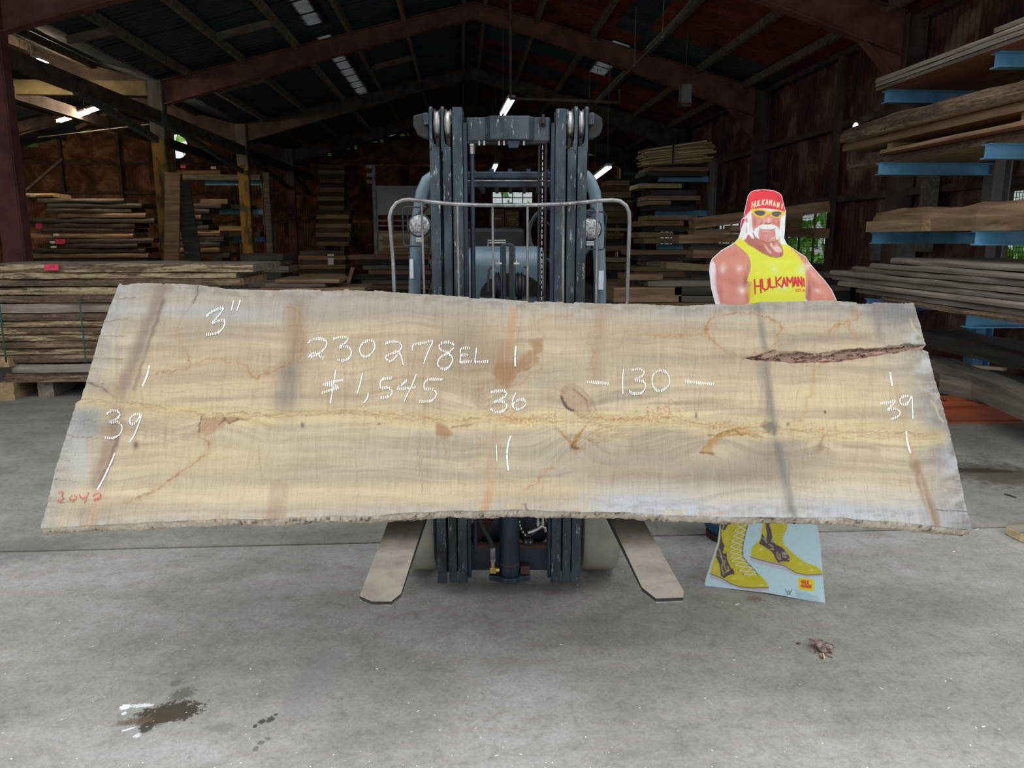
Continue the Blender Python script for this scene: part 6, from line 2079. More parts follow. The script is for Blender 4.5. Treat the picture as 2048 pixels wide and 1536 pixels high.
FLL = [(385, 60), (520, 60), (515, 140), (480, 200), (450, 250), (428, 262), (412, 240), (398, 250), (402, 330), (420, 420), (445, 455), (430, 500), (418, 545), (440, 560), (470, 540), (468, 600), (490, 680), (525, 740), (560, 770), (570, 825), (520, 822), (470, 850), (432, 872), (395, 840), (388, 760), (375, 690), (352, 640), (335, 600), (345, 520), (372, 460), (388, 380), (392, 200)]
L6(FLL, PU, 1, .6, jag=.6, js=.3)
for q_ in ([(400, 600), (420, 660), (402, 740), (430, 830)], [(450, 640), (435, 700), (460, 770), (500, 780)], [(370, 500), (390, 560), (400, 620)], [(480, 720), (500, 770), (450, 800)], [(410, 130), (430, 190), (420, 230)]):
    L6l(q_, 14, (200, 186, 90), .9, .6)
    L6l([(a + 12, b) for a, b in q_], 5, (214, 196, 206), .7, .5)
L6l([(330, 560), (360, 590), (430, 590), (470, 620)], 8, (226, 190, 190), .7, .7)
lp_ = [(645, 130), (600, 195), (570, 265), (550, 335), (530, 400), (515, 470), (510, 540), (516, 600), (532, 650), (572, 710), (632, 780), (692, 820), (752, 850)]
rp_ = [(755, 130), (738, 180), (716, 260), (702, 320), (688, 385), (672, 450), (668, 520), (672, 590), (702, 640), (742, 690), (792, 740), (842, 790), (862, 830)]
L6l([(760, 60)] + rp_, 20, (96, 84, 84), .8, .6, jag=1, js=.4)
L6l([(a - 12, b) for a, b in rp_], 14, BY, 1, .6)
for i in range(12):
    L6l([lp_[i], rp_[i + 1]], 9, (244, 246, 244), 1, .5)
    L6l([rp_[i], lp_[i + 1]], 9, (236, 240, 240), 1, .5)
    L6s(lp_[i][0] - 8, lp_[i][1], 6, 6, (60, 50, 40), .9)
L6([(950, 60), (1270, 60), (1255, 170), (1238, 250), (1200, 320), (1182, 390), (1222, 460), (1300, 540), (1400, 620), (1500, 680), (1620, 722), (1688, 782), (1692, 815), (1500, 832), (1360, 802), (1200, 702), (1100, 682), (900, 632), (786, 592), (782, 540), (802, 470), (862, 412), (900, 372), (915, 260)], BY)
L6s(870, 520, 60, 60, (230, 218, 64), .7)
L6s(910, 505, 26, 14, (252, 250, 220), .85, -20)
L6s(1150, 670, 90, 22, (170, 160, 110), .6, 20)
L6s(1560, 770, 24, 9, (254, 252, 224), .9)
L6s(1420, 690, 30, 20, (238, 228, 110), .8)
L6([(770, 598), (900, 640), (1100, 690), (1200, 716), (1360, 810), (1500, 838), (1696, 826), (1692, 852), (1500, 866), (1340, 836), (1180, 766), (1000, 722), (774, 656)], (214, 206, 222))
L6l([(772, 600), (900, 640), (1100, 690), (1200, 712), (1290, 765), (1360, 806), (1500, 834), (1692, 822)], 9, (80, 68, 78), .9)
FLR = [(965, 60), (1095, 60), (1050, 150), (1010, 190), (1035, 240), (1050, 330), (1066, 400), (1100, 440), (1160, 470), (1200, 500), (1232, 540), (1260, 580), (1282, 625), (1270, 662), (1190, 655), (1130, 672), (1095, 625), (1070, 560), (1010, 505), (930, 455), (886, 432), (905, 380), (925, 300), (945, 330), (975, 390), (985, 300), (965, 180)]
L6(FLR, PU, 1, .6, jag=.6, js=.3)
for q_ in ([(1010, 440), (1050, 470), (1060, 510), (1030, 500)], [(1110, 540), (1110, 600), (1150, 640), (1140, 560)], [(1180, 540), (1190, 600), (1230, 610)], [(930, 360), (960, 390), (980, 420)], [(1060, 340), (1040, 400), (1080, 420)]):
    L6l(q_, 13, (196, 184, 96), .85, .6)
    L6l([(a + 14, b - 4) for a, b in q_], 6, (228, 214, 226), .8, .5)
L6s(1220, 560, 20, 26, (236, 234, 240), .8, -40)
L6s(1265, 632, 12, 10, (250, 248, 250), .9)
for i in range(18):
    t = i / 17
    if t < .5: x, y = 1235 - 60 * (t * 2), 150 + 280 * t * 2
    else: x, y = 1180 + 330 * (t - .5) * 2, 430 + 280 * (t - .5) * 2
    L6l([(x - 14, y - 6), (x + 16, y + 8)], 8, (240, 238, 216), .9, .5)
    L6l([(x - 12, y + 8), (x + 10, y - 4)], 5, (160, 140, 80), .6, .5)
# printed badge, mark and small print
L6([(1392, 866), (1582, 888), (1592, 900), (1582, 1040), (1572, 1046), (1394, 1016), (1386, 1006), (1384, 876)], (250, 228, 50), 1, .7)
letters(L6l, 'HULK', [(1426 + 26 * i, 898 + 2 * i, 1443 + 26 * i, 940 + 2 * i, 0) for i in range(4)], 10, (226, 60, 60))
letters(L6l, 'HOGAN', [(1424 + 27 * i, 952 + 2 * i, 1442 + 27 * i, 990 + 2 * i, 0) for i in range(5)], 10, (226, 60, 60))
letters(L6l, 'W', [(1218, 1012, 1308, 1058, 0)], 7, (110, 120, 128))
letters(L6l, 'W', [(1232, 1036, 1296, 1084, 0)], 6, (90, 100, 108))
L6l([(1215, 1076), (1306, 1084)], 4, (120, 130, 138), .8)
for i in range(8):
    x0, y0 = 1350 + 2 * i, 1030 + 14 * i
    x1 = (1500, 1540, 1640, 1655, 1655, 1665, 1665, 1670)[i]
    x = x0
    while x < x1 - 10:
        l_ = rr.uniform(10, 34)
        L6l([(x, y0 + (x - x0) * .16), (min(x + l_, x1), y0 + (min(x + l_, x1) - x0) * .16)], 4, (128, 150, 168), .8, .4)
        x += l_ + 7
gi = np.arange(nu_ * nv_).reshape(nv_, nu_)
quads = np.stack([gi[:-1, :-1], gi[:-1, 1:], gi[1:, 1:], gi[1:, :-1]], -1).reshape(-1, 4)
keep = (dist[quads] < -.5).all(1)
quads = quads[keep]
used = np.unique(quads)
rem = np.full(nu_ * nv_, -1)
rem[used] = np.arange(len(used))
mid = (A_ + B_) / 2
VV = np.stack([cx3[i][used] - mid[i] for i in range(3)], 1)
me = fast_mesh('printed_face', VV, rem[quads], [])
set_colours(me, S_.C[used], 'print_colour')
m, nt, bs, out = newmat('glossy_print')
at = N(nt, 'ShaderNodeAttribute', attribute_name='print_colour')
v = tex_coord(nt, (60, 60, 60))
n1 = noise(nt, v, 1, 3)
r1 = ramp(nt, n1.outputs[0], [(.3, (.95, .95, .95, 1)), (.6, (1, 1, 1, 1))])
nt.links.new(mixc(nt, 1, at.outputs['Color'], r1.outputs[0], 'MULTIPLY'), bs.inputs['Base Color'])
bs.inputs['Roughness'].default_value = .42
me.materials.append(m)
pf = bpy.data.objects.new('printed_face', me)
COL.objects.link(pf)
pf.parent = oc

# ================================================================== small things on the floor
# blue drum behind the cutout
dp = cz(1436, 1086)
dc = Vector((cz(1408, 1070).x + .15, dp.y + .1, 0))
mb = MB()
prof = [(.06, .0), (.13, .0), (.135, .012), (.135, .05), (.15, .06), (.156, .09), (.156, .38), (.15, .40), (.154, .41), (.156, .44), (.156, .62), (.14, .68), (.09, .72), (.05, .73)]
dr = thing('gas_cylinder', 'blue steel cylinder standing behind the cardboard cutout', 'cylinder', tuple(dc), 'C')
mb.lathe(prof, tuple(dc), 'z', 40)
part('body', mb, M['bluebarrel'], dr, smooth=True)
mb = MB(); mb.lathe([(.05, .73), (.07, .735), (.07, .8), (.06, .8)], tuple(dc), 'z', 24)
part('collar', mb, M['bluebarrel'], dr, smooth=True)
mb = MB(); mb.lathe([(.12, .0), (.14, .0), (.14, .04), (.12, .04)], tuple(dc), 'z', 32)
part('foot_ring', mb, M['rust_brown'], dr, smooth=True)

# lump of bark with splinters near the lower right
bp_ = w(1642, 1300, Z=0)
lump = thing('bark_lump', 'crumpled reddish lump of bark lying alone on the floor at lower right', 'bark', tuple(bp_))
bm = bmesh.new()
bmesh.ops.create_icosphere(bm, subdivisions=3, radius=1)
for v_ in bm.verts:
    a = v_.co.copy()
    n_ = float(fbm(a.x * 1.7 + 5, a.y * 1.7 + a.z * 2.3, 9, 4))
    n2_ = float(vn(a.x * 5 + 9, a.y * 5 + a.z * 4, 3))
    v_.co = Vector((a.x * .028, a.y * .05, a.z * .026)) * (.5 + n_ * 1.0 + (n2_ - .5) * .4)
    v_.co.z = max(v_.co.z + .018, 0)
me = bpy.data.meshes.new('lump')
bm.to_mesh(me); bm.free()
M['barklump'] = mat_basic('bark_lump', (84, 54, 50), (188, 170, 162), (45, 45, 45), .9, 0, .8, .01, contrast=(.4, .62))
me.materials.append(M['barklump'])
o = bpy.data.objects.new('lump', me); COL.objects.link(o); o.parent = lump; o.rotation_euler = (0, 0, .5)
o.location.z = -.002
for (x0, y0, x1, y1, wd, mm) in ((1646, 1308, 1649, 1317, .006, 'w_pale'), (1641, 1308, 1644, 1316, .006, 'w_barkpale'), (1650, 1307, 1666, 1314, .009, 'barklump'), (1591, 1285, 1602, 1287, .008, 'barklump'), (1622, 1302, 1632, 1304, .007, 'barklump')):
    p, q_ = w(x0, y0, Z=.005), w(x1, y1, Z=.005)
    mb = MB(); mb.bar(p, q_, wd, .009)
    part('splinter', mb, M[mm], lump)
# thick board entering at the right edge
pts = [w(2012, 1052, Z=.05), w(2020, 1046, Z=.05), w(2062, 1033, Z=.05), w(2200, 1020, Z=.05), w(2230, 1090, Z=.05), w(2120, 1086, Z=.05), w(2040, 1066, Z=.05)]
mb = MB()
mb.prism([(p.x, p.y, 0) for p in pts], (0, 0, .05))
mb2 = MB()
o = solo('floor_board', mb, [M['w_grey']], 'short thick pale-edged board lying on the floor at the right edge', 'board', (pts[0].x, pts[0].y, 0), bevel=.006)
o.data.materials.append(M['w_pale'])
for i, pl in enumerate(o.data.polygons):
    if abs(pl.normal.z) < .5: pl.material_index = 1
# thin twig
p, q_ = w(2008, 988, Z=.004), w(2032, 995, Z=.004)
mb = MB(); mb.tube([p, (p + q_) / 2 + Vector((0, .01, 0)), q_], .006, 6)
solo('twig', mb, M['w_dark'], 'thin dark stick on the floor near the right edge', 'stick', tuple(p))
# scattered white chips
mb = MB()
rr2 = random.Random(5)
for i in range(420):
    if i < 40:
        px, py = rr2.gauss(1560, 30), rr2.gauss(1200, 10)
    else:
        px, py = rr2.uniform(-40, 2090), 1536 - 430 * rr2.random() ** 1.5
    p = w(px, py, Z=.001)
    s_ = rr2.choice([.0008, .001, .0014, .0022]) * rr2.uniform(.7, 1.3)
    a = rr2.uniform(0, 3.14)
    e = Vector((math.cos(a), math.sin(a), 0)) * s_ * rr2.uniform(1, 3)
    f_ = Vector((-math.sin(a), math.cos(a), 0)) * s_
    mb.add([p - e - f_, p + e - f_ * .6, p + e * .8 + f_, p - e * .7 + f_ * .8, p + Vector((0, 0, s_))], [(0, 1, 4), (1, 2, 4), (2, 3, 4), (3, 0, 4)])
for (x, y, l_) in ((1470, 1210, 9), (1905, 1104, 5), (1950, 1060, 8), (370, 1040, 6)):
    p, q_ = w(x, y, Z=.003), w(x + l_, y - l_ * .3, Z=.003)
    mb.bar(p, q_, .004, .003)
M['chip'] = mat_basic('pale_wood_chip', (214, 212, 204), (240, 240, 236), (30, 30, 30), .8, 0, 0)
solo('wood_chips', mb, M['chip'], 'tiny pale wood chips scattered over the concrete floor', 'chips', tuple(w(1024, 1300, Z=0)), kind='stuff')

# ================================================================== LUMBER
ORD = 'top second third fourth fifth sixth seventh eighth ninth tenth eleventh twelfth thirteenth fourteenth fifteenth sixteenth seventeenth eighteenth nineteenth twentieth'.split()
KINDN = {'w_grey': 'grey', 'w_brown': 'brown', 'w_dark': 'dark', 'w_tan': 'tan', 'w_pale': 'pale', 'w_under': 'orange-brown'}

def plank(p0, p1, wd, th, mk, label, group=None, live=.0, seed=0, edge=None, name=None, cat='board', taper=0.0, bulge=0.0, endm=None):
    """board from p0 to p1 (centre line of its underside); local x along, y across, z up"""
    p0, p1 = Vector(p0), Vector(p1)
    d = p1 - p0
    L = d.length
    d.normalize()
    side = Vector((0, 0, 1)).cross(d).normalized()
    up = d.cross(side)
    n = 2 if (live == 0 and bulge == 0) else max(8, int(L / .16))
    vs, fs, mi = [], [], []
    ii = np.arange(n + 1)
    na = (fbm(ii * .35 + seed, seed * .7, seed % 9, 3) - .5) * 2 * live
    nb = (fbm(ii * .35 + seed + 40, seed * .3, seed % 7, 3) - .5) * 2 * live
    nz = (fbm(ii * .3 + seed, 5, seed % 5, 3) - .5) * min(th, .05) * (.5 if live else 0) + bulge * np.sin(np.clip(ii / n, 0, 1) * 2.6) * fbm(ii * .3, seed, 2, 2) * 1.3
    ng = (vn(ii * .9 + seed, 2, seed % 5) - .5) * live
    for i in range(n + 1):
        t = i / n
        x = L * t
        h = wd / 2 * (1 - taper * max(0, t - .8) * 5 * .5)
        sl_ = live * .7
        a, b = h + na[i], h + nb[i]
        top = th + nz[i]
        vs += [(x, -a, 0), (x, -a - sl_ * .3 + ng[i] * .5, top * .5), (x, -a + sl_, top), (x, b - sl_, top), (x, b + sl_ * .3, top * .5), (x, b, 0)]
    for i in range(n):
        for k in range(6):
            k2 = (k + 1) % 6
            fs.append((i * 6 + k, i * 6 + k2, (i + 1) * 6 + k2, (i + 1) * 6 + k))
            mi.append(1 if k in (0, 1, 3, 4) else 0)
    fs.append((5, 4, 3, 2, 1, 0)); mi.append(2)
    fs.append(tuple(n * 6 + k for k in range(6))); mi.append(2)
    me = bpy.data.meshes.new('board')
    me.from_pydata(vs, [], fs)
    for m_ in (M[mk], M[edge] if edge else M[mk], M[endm] if endm else M[mk]):
        me.materials.append(m_)
    me.polygons.foreach_set('material_index', mi)
    me.update()
    o = bpy.data.objects.new(name or ('live_edge_board' if live > .012 else 'sawn_board'), me)
    COL.objects.link(o)
    o.matrix_world = basis(d, side, up, p0)
    return tag(o, label, cat, group)

rl = random.Random(21)
def rows_pile(desc, px0, px1, Y, rows, dep, mats, live=.0, group=None, jl=0.0, jr=0.0, edge=None, yaw=0.0, endm=None, kind=None, floor=False):
    """boards along X, front face near Y, rows = [(py_top, py_bottom)] read at px0..px1"""
    n = len(rows)
    for i, r in enumerate(rows):
        a, b = r[0], r[1]
        pl = r[2] if len(r) > 2 else px0
        pr = r[3] if len(r) > 3 else px1
        q0, q1 = w(pl, b, Y=Y), w(pr, b, Y=Y)
        zt, zb_ = w((px0 + px1) / 2, a, Y=Y).z, w((px0 + px1) / 2, b, Y=Y).z
        x0, x1 = q0.x - rl.uniform(0, jl), q1.x + rl.uniform(-jr, jr)
        mk = mats[i % len(mats)] if not isinstance(mats, dict) else mats.get(i, 'w_grey')
        kd = kind or ('live-edge board' if live > .012 else 'board')
        lab = f"{ORD[i]} {KINDN[mk]} {kd} from the top in {desc}" if i else f"topmost {KINDN[mk]} {kd} of {desc}"
        ya, yb = Y + dep / 2 + live * .3, Y + dep / 2 + yaw + live * .3
        if i == n - 1 and floor and zb_ > .03:
            bunks(desc, x0, x1, Y, Y + dep, zb_)
        zb_ = max(zb_, 0.0)
        plank((x0, ya, zb_), (x1, yb, zb_), dep, (zt - zb_) * .97, mk, lab, group, live, rl.randint(0, 90), edge[i % len(edge)] if edge else None, endm=endm)

def bunks(desc, x0, x1, y0, y1, ztop, mk='w_dark'):
    """two blocks carry a pile off the floor"""
    for k, x in enumerate((x0 + (x1 - x0) * .2, x0 + (x1 - x0) * .8)):
        plank((x, y0 + .02, 0), (x, y1 - .02, 0), .16, ztop - .002, mk, f"{'left' if k == 0 else 'right'} bunk block under {desc}", 'bunk blocks under the piles', name='bunk_block', cat='block')

# ---- 1. slab stack on the floor at the left
R1 = [(529, 545, -60, 500), (546, 557, -60, 462), (557, 572, -60, 480), (574, 589, -60, 430), (590, 605, -60, 410), (607, 625, -60, 430), (627, 640, -60, 470), (641, 653, -60, 420), (654, 667, -60, 440), (668, 681, -60, 400), (682, 695, -60, 430), (696, 708, -60, 420), (709, 724, -60, 380), (727, 744, 22, 400), (745, 764, 10, 380)]
rows_pile('the slab stack on the floor at left', -60, 500, 8.1, R1, 1.1, ['w_grey', 'w_grey', 'w_brown', 'w_grey'], .045, 'slab stack on the floor at left', 0, .06, ['w_barkpale', 'w_barkpale', 'w_bark', 'w_barkpale', 'w_bark', 'w_grey', 'w_bark', 'w_barkpale'])
for k, (px, yy) in enumerate(((16, 8.1), (95, 8.25), (420, 8.2))):
    for j, (a, b) in enumerate(((766, 788),)):
        p = w(px, 766, Y=yy)
        q_ = Vector((p.x - .12, yy + 1.1, 0))
        o = plank((p.x, yy - .05, 0), q_ + Vector((0, 0, 0)), .15, w(px, 764, Y=8.1).z - .005, 'w_tan' if k == 0 else 'w_grey', ('square tan bunk timber under the front left slab stack', 'grey bunk timber second from the left under the slab stack', 'grey bunk timber behind the big slab under the left stack')[k], None, name='bunk_timber', cat='timber')
p = w(4, 735, Y=8.0)
plank((p.x, 8.02, p.z), (p.x, 8.5, p.z), .12, .1, 'w_tan', 'short tan block end wedged between slabs at far left edge', None, name='wood_block', cat='block')
p = w(90, 629, Y=8.05); q_ = w(8, 629, Y=8.05)
for i, (px, py0, py1) in enumerate(((8, 606, 724), (168, 600, 724))):
    x = w(px, 660, Y=8.05).x
    mb = MB()
    mb.box(x - .008, x + .008, 8.02, 8.024, w(px, py1, Y=8.05).z, w(px, py0, Y=8.05).z)
    mb.box(x - .008, x + .008, 8.02, 9.0, w(px, py0, Y=8.05).z, w(px, py0, Y=8.05).z + .003)
    solo('strapping', mb, M['strap'], ('green strap round the left slab stack near the frame edge', 'green strap round the left slab stack beside the big slab')[i], 'strap', (x, 8.02, w(px, py1, Y=8.05).z))
def paper(px0, py0, px1, py1, Y, m_, label, frame=None):
    a, b = w(px0, py1, Y=Y), w(px1, py0, Y=Y)
    mb = MB()
    mb.box(a.x, b.x, Y - .004, Y - .002, a.z, b.z)
    if m_ == 'pink_tag':
        for k in range(3):
            x = a.x + (b.x - a.x) * (.35 + .14 * k)
            mb.box(x, x + (b.x - a.x) * .06, Y - .0045, Y - .0038, a.z + (b.z - a.z) * .55, a.z + (b.z - a.z) * (.68 + .05 * k), 1)
    o = solo('paper_tag', mb, [M[m_], M['black']], label, 'tag', tuple(a))
    return o
paper(90, 529, 117, 541, 8.085, 'pink_tag', 'pink tag stapled on the top slab of the left stack')

# ---- 2. dark lumber behind, left aisle
RD = [(386 + i * 10, 395 + i * 10) for i in range(13)]
RD = [(a, b, 36 + rl.randint(0, 60), 300 - rl.randint(0, 60) + (0 if i > 6 else 20)) for i, (a, b) in enumerate(RD)]
RD[0] = (386, 394, 30, 115)
RD[4] = (425, 435, 120, 305)
rows_pile('the dark pile in the left aisle', 36, 300, 20.0, RD, .9, ['w_brown', 'w_dark', 'w_dark', 'w_dark'], .05, 'dark lumber pile in the left aisle', .1, .3)
RD2 = [(406 + i * 11, 416 + i * 11, 352, 445 - rl.randint(0, 40) + i * 2) for i in range(10)]
rows_pile('the dark pile right of the yellow column', 345, 440, 19.4, RD2, .8, ['w_dark', 'w_dark', 'w_brown'], .05, 'dark pile right of the yellow column', .1, .2, floor=True)
RL = [(516 + i * 16, 530 + i * 16, -20, 300 - 8 * i) for i in range(12)]
rows_pile('the base of the dark left pile', -20, 300, 20.2, [(a, b) + r[2:] for (a, b, *r) in []] or [(516, 560, 30, 300), (560, 602, 30, 300)], .9, ['w_dark'], .0, None)
for i, (px, py0, py1, mm, lb_) in enumerate(((37, 450, 512, 'w_tan', 'pale upright batten standing left of the dark pile'), (344, 345, 514, 'w_brown', 'long board leaning upright on the first yellow column'), (362, 365, 514, 'w_dark', 'dark wide board leaning beside the first yellow column'), (706, 535, 600, 'w_brown', 'thin lath leaning left of the pale board stack'), (531, 345, 500, 'w_grey', 'grey upright post of the far left rack'))):
    Y = (19.0, 16.7, 16.8, 12, 24.6)[i]
    top = w(px, py0, Y=Y)
    wd_ = (.1, .30, .32, .05, .18)[i]
    mb = MB()
    lean_ = (.02, -.14, .25, -.35, 0)[i]
    mb.bar((top.x + lean_ * 1.2, Y - .25 if i in (1, 2) else Y, .0), (top.x, Y + (.05 if i in (1, 2) else 0), top.z), wd_, .05, (0, 1, 0))
    solo('upright_board', mb, M[mm], lb_, 'board', (top.x, Y, 0))
for a in (((72, 447, 83, 457), 19.985, 'pink_tag', 'small pink tag on the left end of the dark pile'), ((112, 478, 130, 488), 19.985, 'pink_tag', 'larger pink tag low on the dark pile'),
          ((107, 467, 118, 472), 19.985, 'white_tag', 'white tag above the larger pink tag'), ((60, 389, 71, 393), 19.985, 'white_tag', 'white tag at the top left of the dark pile'),
          ((100, 482, 110, 487), 19.985, 'white_tag', 'white tag beside the larger pink tag'), ((102, 492, 113, 496), 19.985, 'white_tag', 'white tag lowest on the dark pile'),
          ((422, 333, 432, 338), 24.385, 'white_tag', 'white tag on the far left rack boards'), ((361, 330, 371, 336), 24.385, 'pink_tag', 'pink tag on the far left rack boards')):
    paper(*a[0], a[1], a[2], a[3])

# ---- far left rack with blue arms
def arm(xa, xb, y, zt, h=.12, m_='blue_arm', wd=.1, label='', parent=None):
    mb = MB()
    mb.box(xa, xb, y - wd / 2, y + wd / 2, zt - .012, zt)
    mb.box(xa, xb, y - wd / 2, y + wd / 2, zt - h, zt - h + .012)
    mb.box(xa, xb, y - .006, y + .006, zt - h + .012, zt - .012)
    return part('arm', mb, M[m_], parent)
Yk = 24.8
k1 = thing('cantilever_rack', 'far left cantilever rack with three faded blue arms', 'rack', (w(531, 400, Y=Yk).x, Yk, 0))
for py, pl, pr in ((361, 410, 478), (419, 420, 482), (474, 408, 482)):
    a, b = w(pl, py, Y=Yk), w(531, py, Y=Yk)
    arm(a.x, b.x, Yk, a.z, .14, parent=k1)
mb = MB(); xk = w(531, 400, Y=Yk).x
column(mb, xk + .05, Yk, 0, w(531, 345, Y=Yk).z, .25, .2)
part('post', mb, M['rack_post'], k1)
rows_pile('the far left rack top load', 352, 478, 24.4, [(340, 348, 352, 440), (348, 360, 365, 520)], .8, ['w_brown', 'w_grey'], .05, 'boards on the far left rack top arm')
rows_pile('the far left rack middle load', 400, 520, 24.4, [(398, 408, 400, 455), (409, 418, 405, 500)], .8, ['w_brown', 'w_dark'], .04, 'boards on the far left rack middle arm')
rows_pile('the far left rack low load', 395, 520, 24.4, [(452, 462, 400, 500), (463, 473, 405, 520)], .8, ['w_tan', 'w_dark'], .04, 'boards on the far left rack low arm')

# ---- stacks between the left columns and the forklift
rows_pile('the grey pile behind the left slab stack', 478, 575, 13.0, [(508, 520, 480, 570), (521, 532, 484, 560), (533, 545, 470, 572), (546, 558, 478, 566), (559, 575, 470, 575), (576, 592, 470, 572), (593, 610, 470, 575), (611, 630, 470, 570), (631, 660, 470, 575)], .9, ['w_dark', 'w_grey', 'w_grey'], .03, 'grey pile behind the left slab stack', 0, .05, floor=True)
rows_pile('the loose light pile above the big slab', 540, 700, 10.5, [(559, 566, 550, 675), (567, 574, 530, 660), (575, 584, 520, 720), (585, 600, 520, 720), (601, 625, 520, 720), (626, 655, 520, 720), (656, 690, 530, 715)], .9, ['w_tan', 'w_grey', 'w_brown'], .03, 'loose light pile above the big slab', 0, .1, floor=True)
for (nm, px0, px1, py0, py1, Y) in (('the far block stack left of mast', 634, 700, 420, 500, 26), ('the low block stack left of mast', 600, 690, 502, 575, 21), ('the block stack behind the red column', 640, 690, 330, 420, 28)):
    nr = int((py1 - py0) / 9)
    rows_pile(nm, px0, px1, Y, [(py0 + i * 9, py0 + i * 9 + 8.5) for i in range(nr)], .9, ['w_dark', 'w_brown'], .0, nm[4:], .05, .05, floor=True)
paper(655, 508, 668, 512, 20.985, 'white_tag', 'upper white label on the low brown block stack')
paper(656, 516, 667, 530, 20.985, 'white_tag', 'tall white label on the low brown block stack')
rows_pile('the pale board stack left of the mast', 757, 857, 20.0, [(461 + i * 6, 466.4 + i * 6, 757 + (i * 5) % 11, 857) for i in range(8)], .9, ['w_tan', 'w_pale', 'w_tan', 'w_brown'], 0, 'pale board stack left of the mast', .05, .02)
rows_pile('the dark rows under the pale board stack', 700, 857, 19.6, [(510 + i * 10, 519 + i * 10, 700 + (i * 13) % 40, 857) for i in range(8)], .9, ['w_brown', 'w_dark', 'w_grey'], .0, 'dark rows under the pale board stack', .05, .05, floor=True)
# white partition with a glazed lower part, and its door post
Yw = 25
pt = thing('white_partition', 'pale grey partition panel standing left of the mast at the far end', 'partition', (w(800, 470, Y=Yw).x, Yw, 0))
a, b = w(756, 500, Y=Yw), w(905, 372, Y=Yw)
zc_ = w(800, 430, Y=Yw).z
mb = MB(); mb.box(a.x, b.x, Yw, Yw + .08, zc_, b.z)
part('panel', mb, M['white_panel'], pt)
mb = MB(); mb.box(a.x, b.x, Yw, Yw + .08, 0, w(800, 462, Y=Yw).z)
part('lower_panel', mb, M['white_panel'], pt)
for i in range(6):
    x = a.x + (b.x - a.x) * i / 5
    mb = MB(); mb.box(x - .03, x + .03, Yw, Yw + .06, w(800, 462, Y=Yw).z, zc_)
    part('glazing_post', mb, M['white_panel'], pt)
for f_ in (.33, .66):
    z = w(800, 462, Y=Yw).z * (1 - f_) + zc_ * f_
    mb = MB(); mb.box(a.x, b.x, Yw + .01, Yw + .05, z - .02, z + .02)
    part('glazing_rail', mb, M['white_panel'], pt)
mb = MB(); x = w(749, 400, Y=Yw).x
mb.box(x - .05, x + .05, Yw - .05, Yw + .05, 0, w(749, 330, Y=Yw).z)
dp_ = solo('door_rail_post', mb, M['galv'], 'slim galvanised door post with fittings left of the partition', 'post', (x, Yw, 0))
mb = MB(); q_ = w(739, 350, Y=Yw - .1)
for dz in (.25, .0, -.2):
    mb.box(q_.x - .09, q_.x + .09, Yw - .12, Yw - .05, q_.z + dz - .05, q_.z + dz + .05)
part('door_fitting', mb, M['galv'], dp_, kind='stuff')
# cartons by the far window
for i, (px0, px1, py0, py1, lb_) in enumerate(((980, 1008, 418, 452, 'left brown carton stack under the far window'), (1010, 1038, 420, 452, 'right brown carton stack under the far window'), (985, 1035, 453, 520, 'wide crate under the brown cartons at the far window'))):
    Y = 27
    a, b = w(px0, py1, Y=Y), w(px1, py0, Y=Y)
    t = thing('carton', lb_, 'carton', ((a.x + b.x) / 2, Y, a.z if i < 2 else 0))
    mb = MB(); mb.box(a.x, b.x, Y, Y + .8, a.z if i < 2 else 0, b.z)
    part('box', mb, M['w_brown'], t)
    if i < 2:
        mb = MB(); mb.box(a.x + .1, b.x - .1, Y - .01, Y, (a.z + b.z) / 2 - .06, (a.z + b.z) / 2 - .02)
        part('tape', mb, M['white_tag'], t)

# ---- right: third rack (far)
Y3 = 17.0
k3 = thing('cantilever_rack', 'cantilever rack with three blue arms behind and left of the cutout', 'rack', (w(1422, 400, Y=Y3).x, Y3, 0))
x3 = w(1422, 400, Y=Y3).x
for py, pl, mm in ((352, 1317, 'blue_arm'), (421, 1310, 'blue_arm'), (488, 1316, 'blue_arm')):
    a = w(pl, py, Y=Y3)
    arm(a.x, x3, Y3, a.z, .12, mm, parent=k3)
mb = MB(); column(mb, x3, Y3, 0, w(1422, 318, Y=Y3).z, .16, .16)
part('post', mb, M['rack_post'], k3)
G3 = 'boards on the rack behind the cutout'
yf3 = 16.5
rows_pile('the upper load behind the cutout', 1305, 1416, yf3, [(334, 342, 1300, 1416), (343, 351, 1292, 1414)], 1.0, ['w_brown', 'w_dark'], .0, G3, .05)
rows_pile('the second load behind the cutout', 1290, 1416, yf3, [(367, 376, 1283, 1356), (380, 390, 1306, 1400), (391, 400, 1300, 1396), (401, 410, 1296, 1350), (411, 420, 1306, 1390)], 1.0, {0: 'w_pale', 1: 'w_dark', 2: 'w_brown', 3: 'w_brown', 4: 'w_dark'}, .0, G3, .05, .1)
rows_pile('the third load behind the cutout', 1290, 1416, yf3, [(431, 440, 1300, 1392), (441, 452, 1286, 1370), (453, 463, 1312, 1400), (464, 475, 1280, 1350), (476, 487, 1290, 1386)], 1.0, ['w_tan', 'w_brown', 'w_dark'], .0, G3, .05, .1)
rows_pile('the floor pile behind the cutout', 1262, 1420, yf3, [(500 + 11 * i, 510 + 11 * i, 1262 + (i * 17) % 40, 1420 - (i * 23) % 50) for i in range(9)], 1.0, ['w_brown', 'w_dark', 'w_grey', 'w_tan'], .0, 'floor pile under the rack behind the cutout', .05, .1, floor=True)
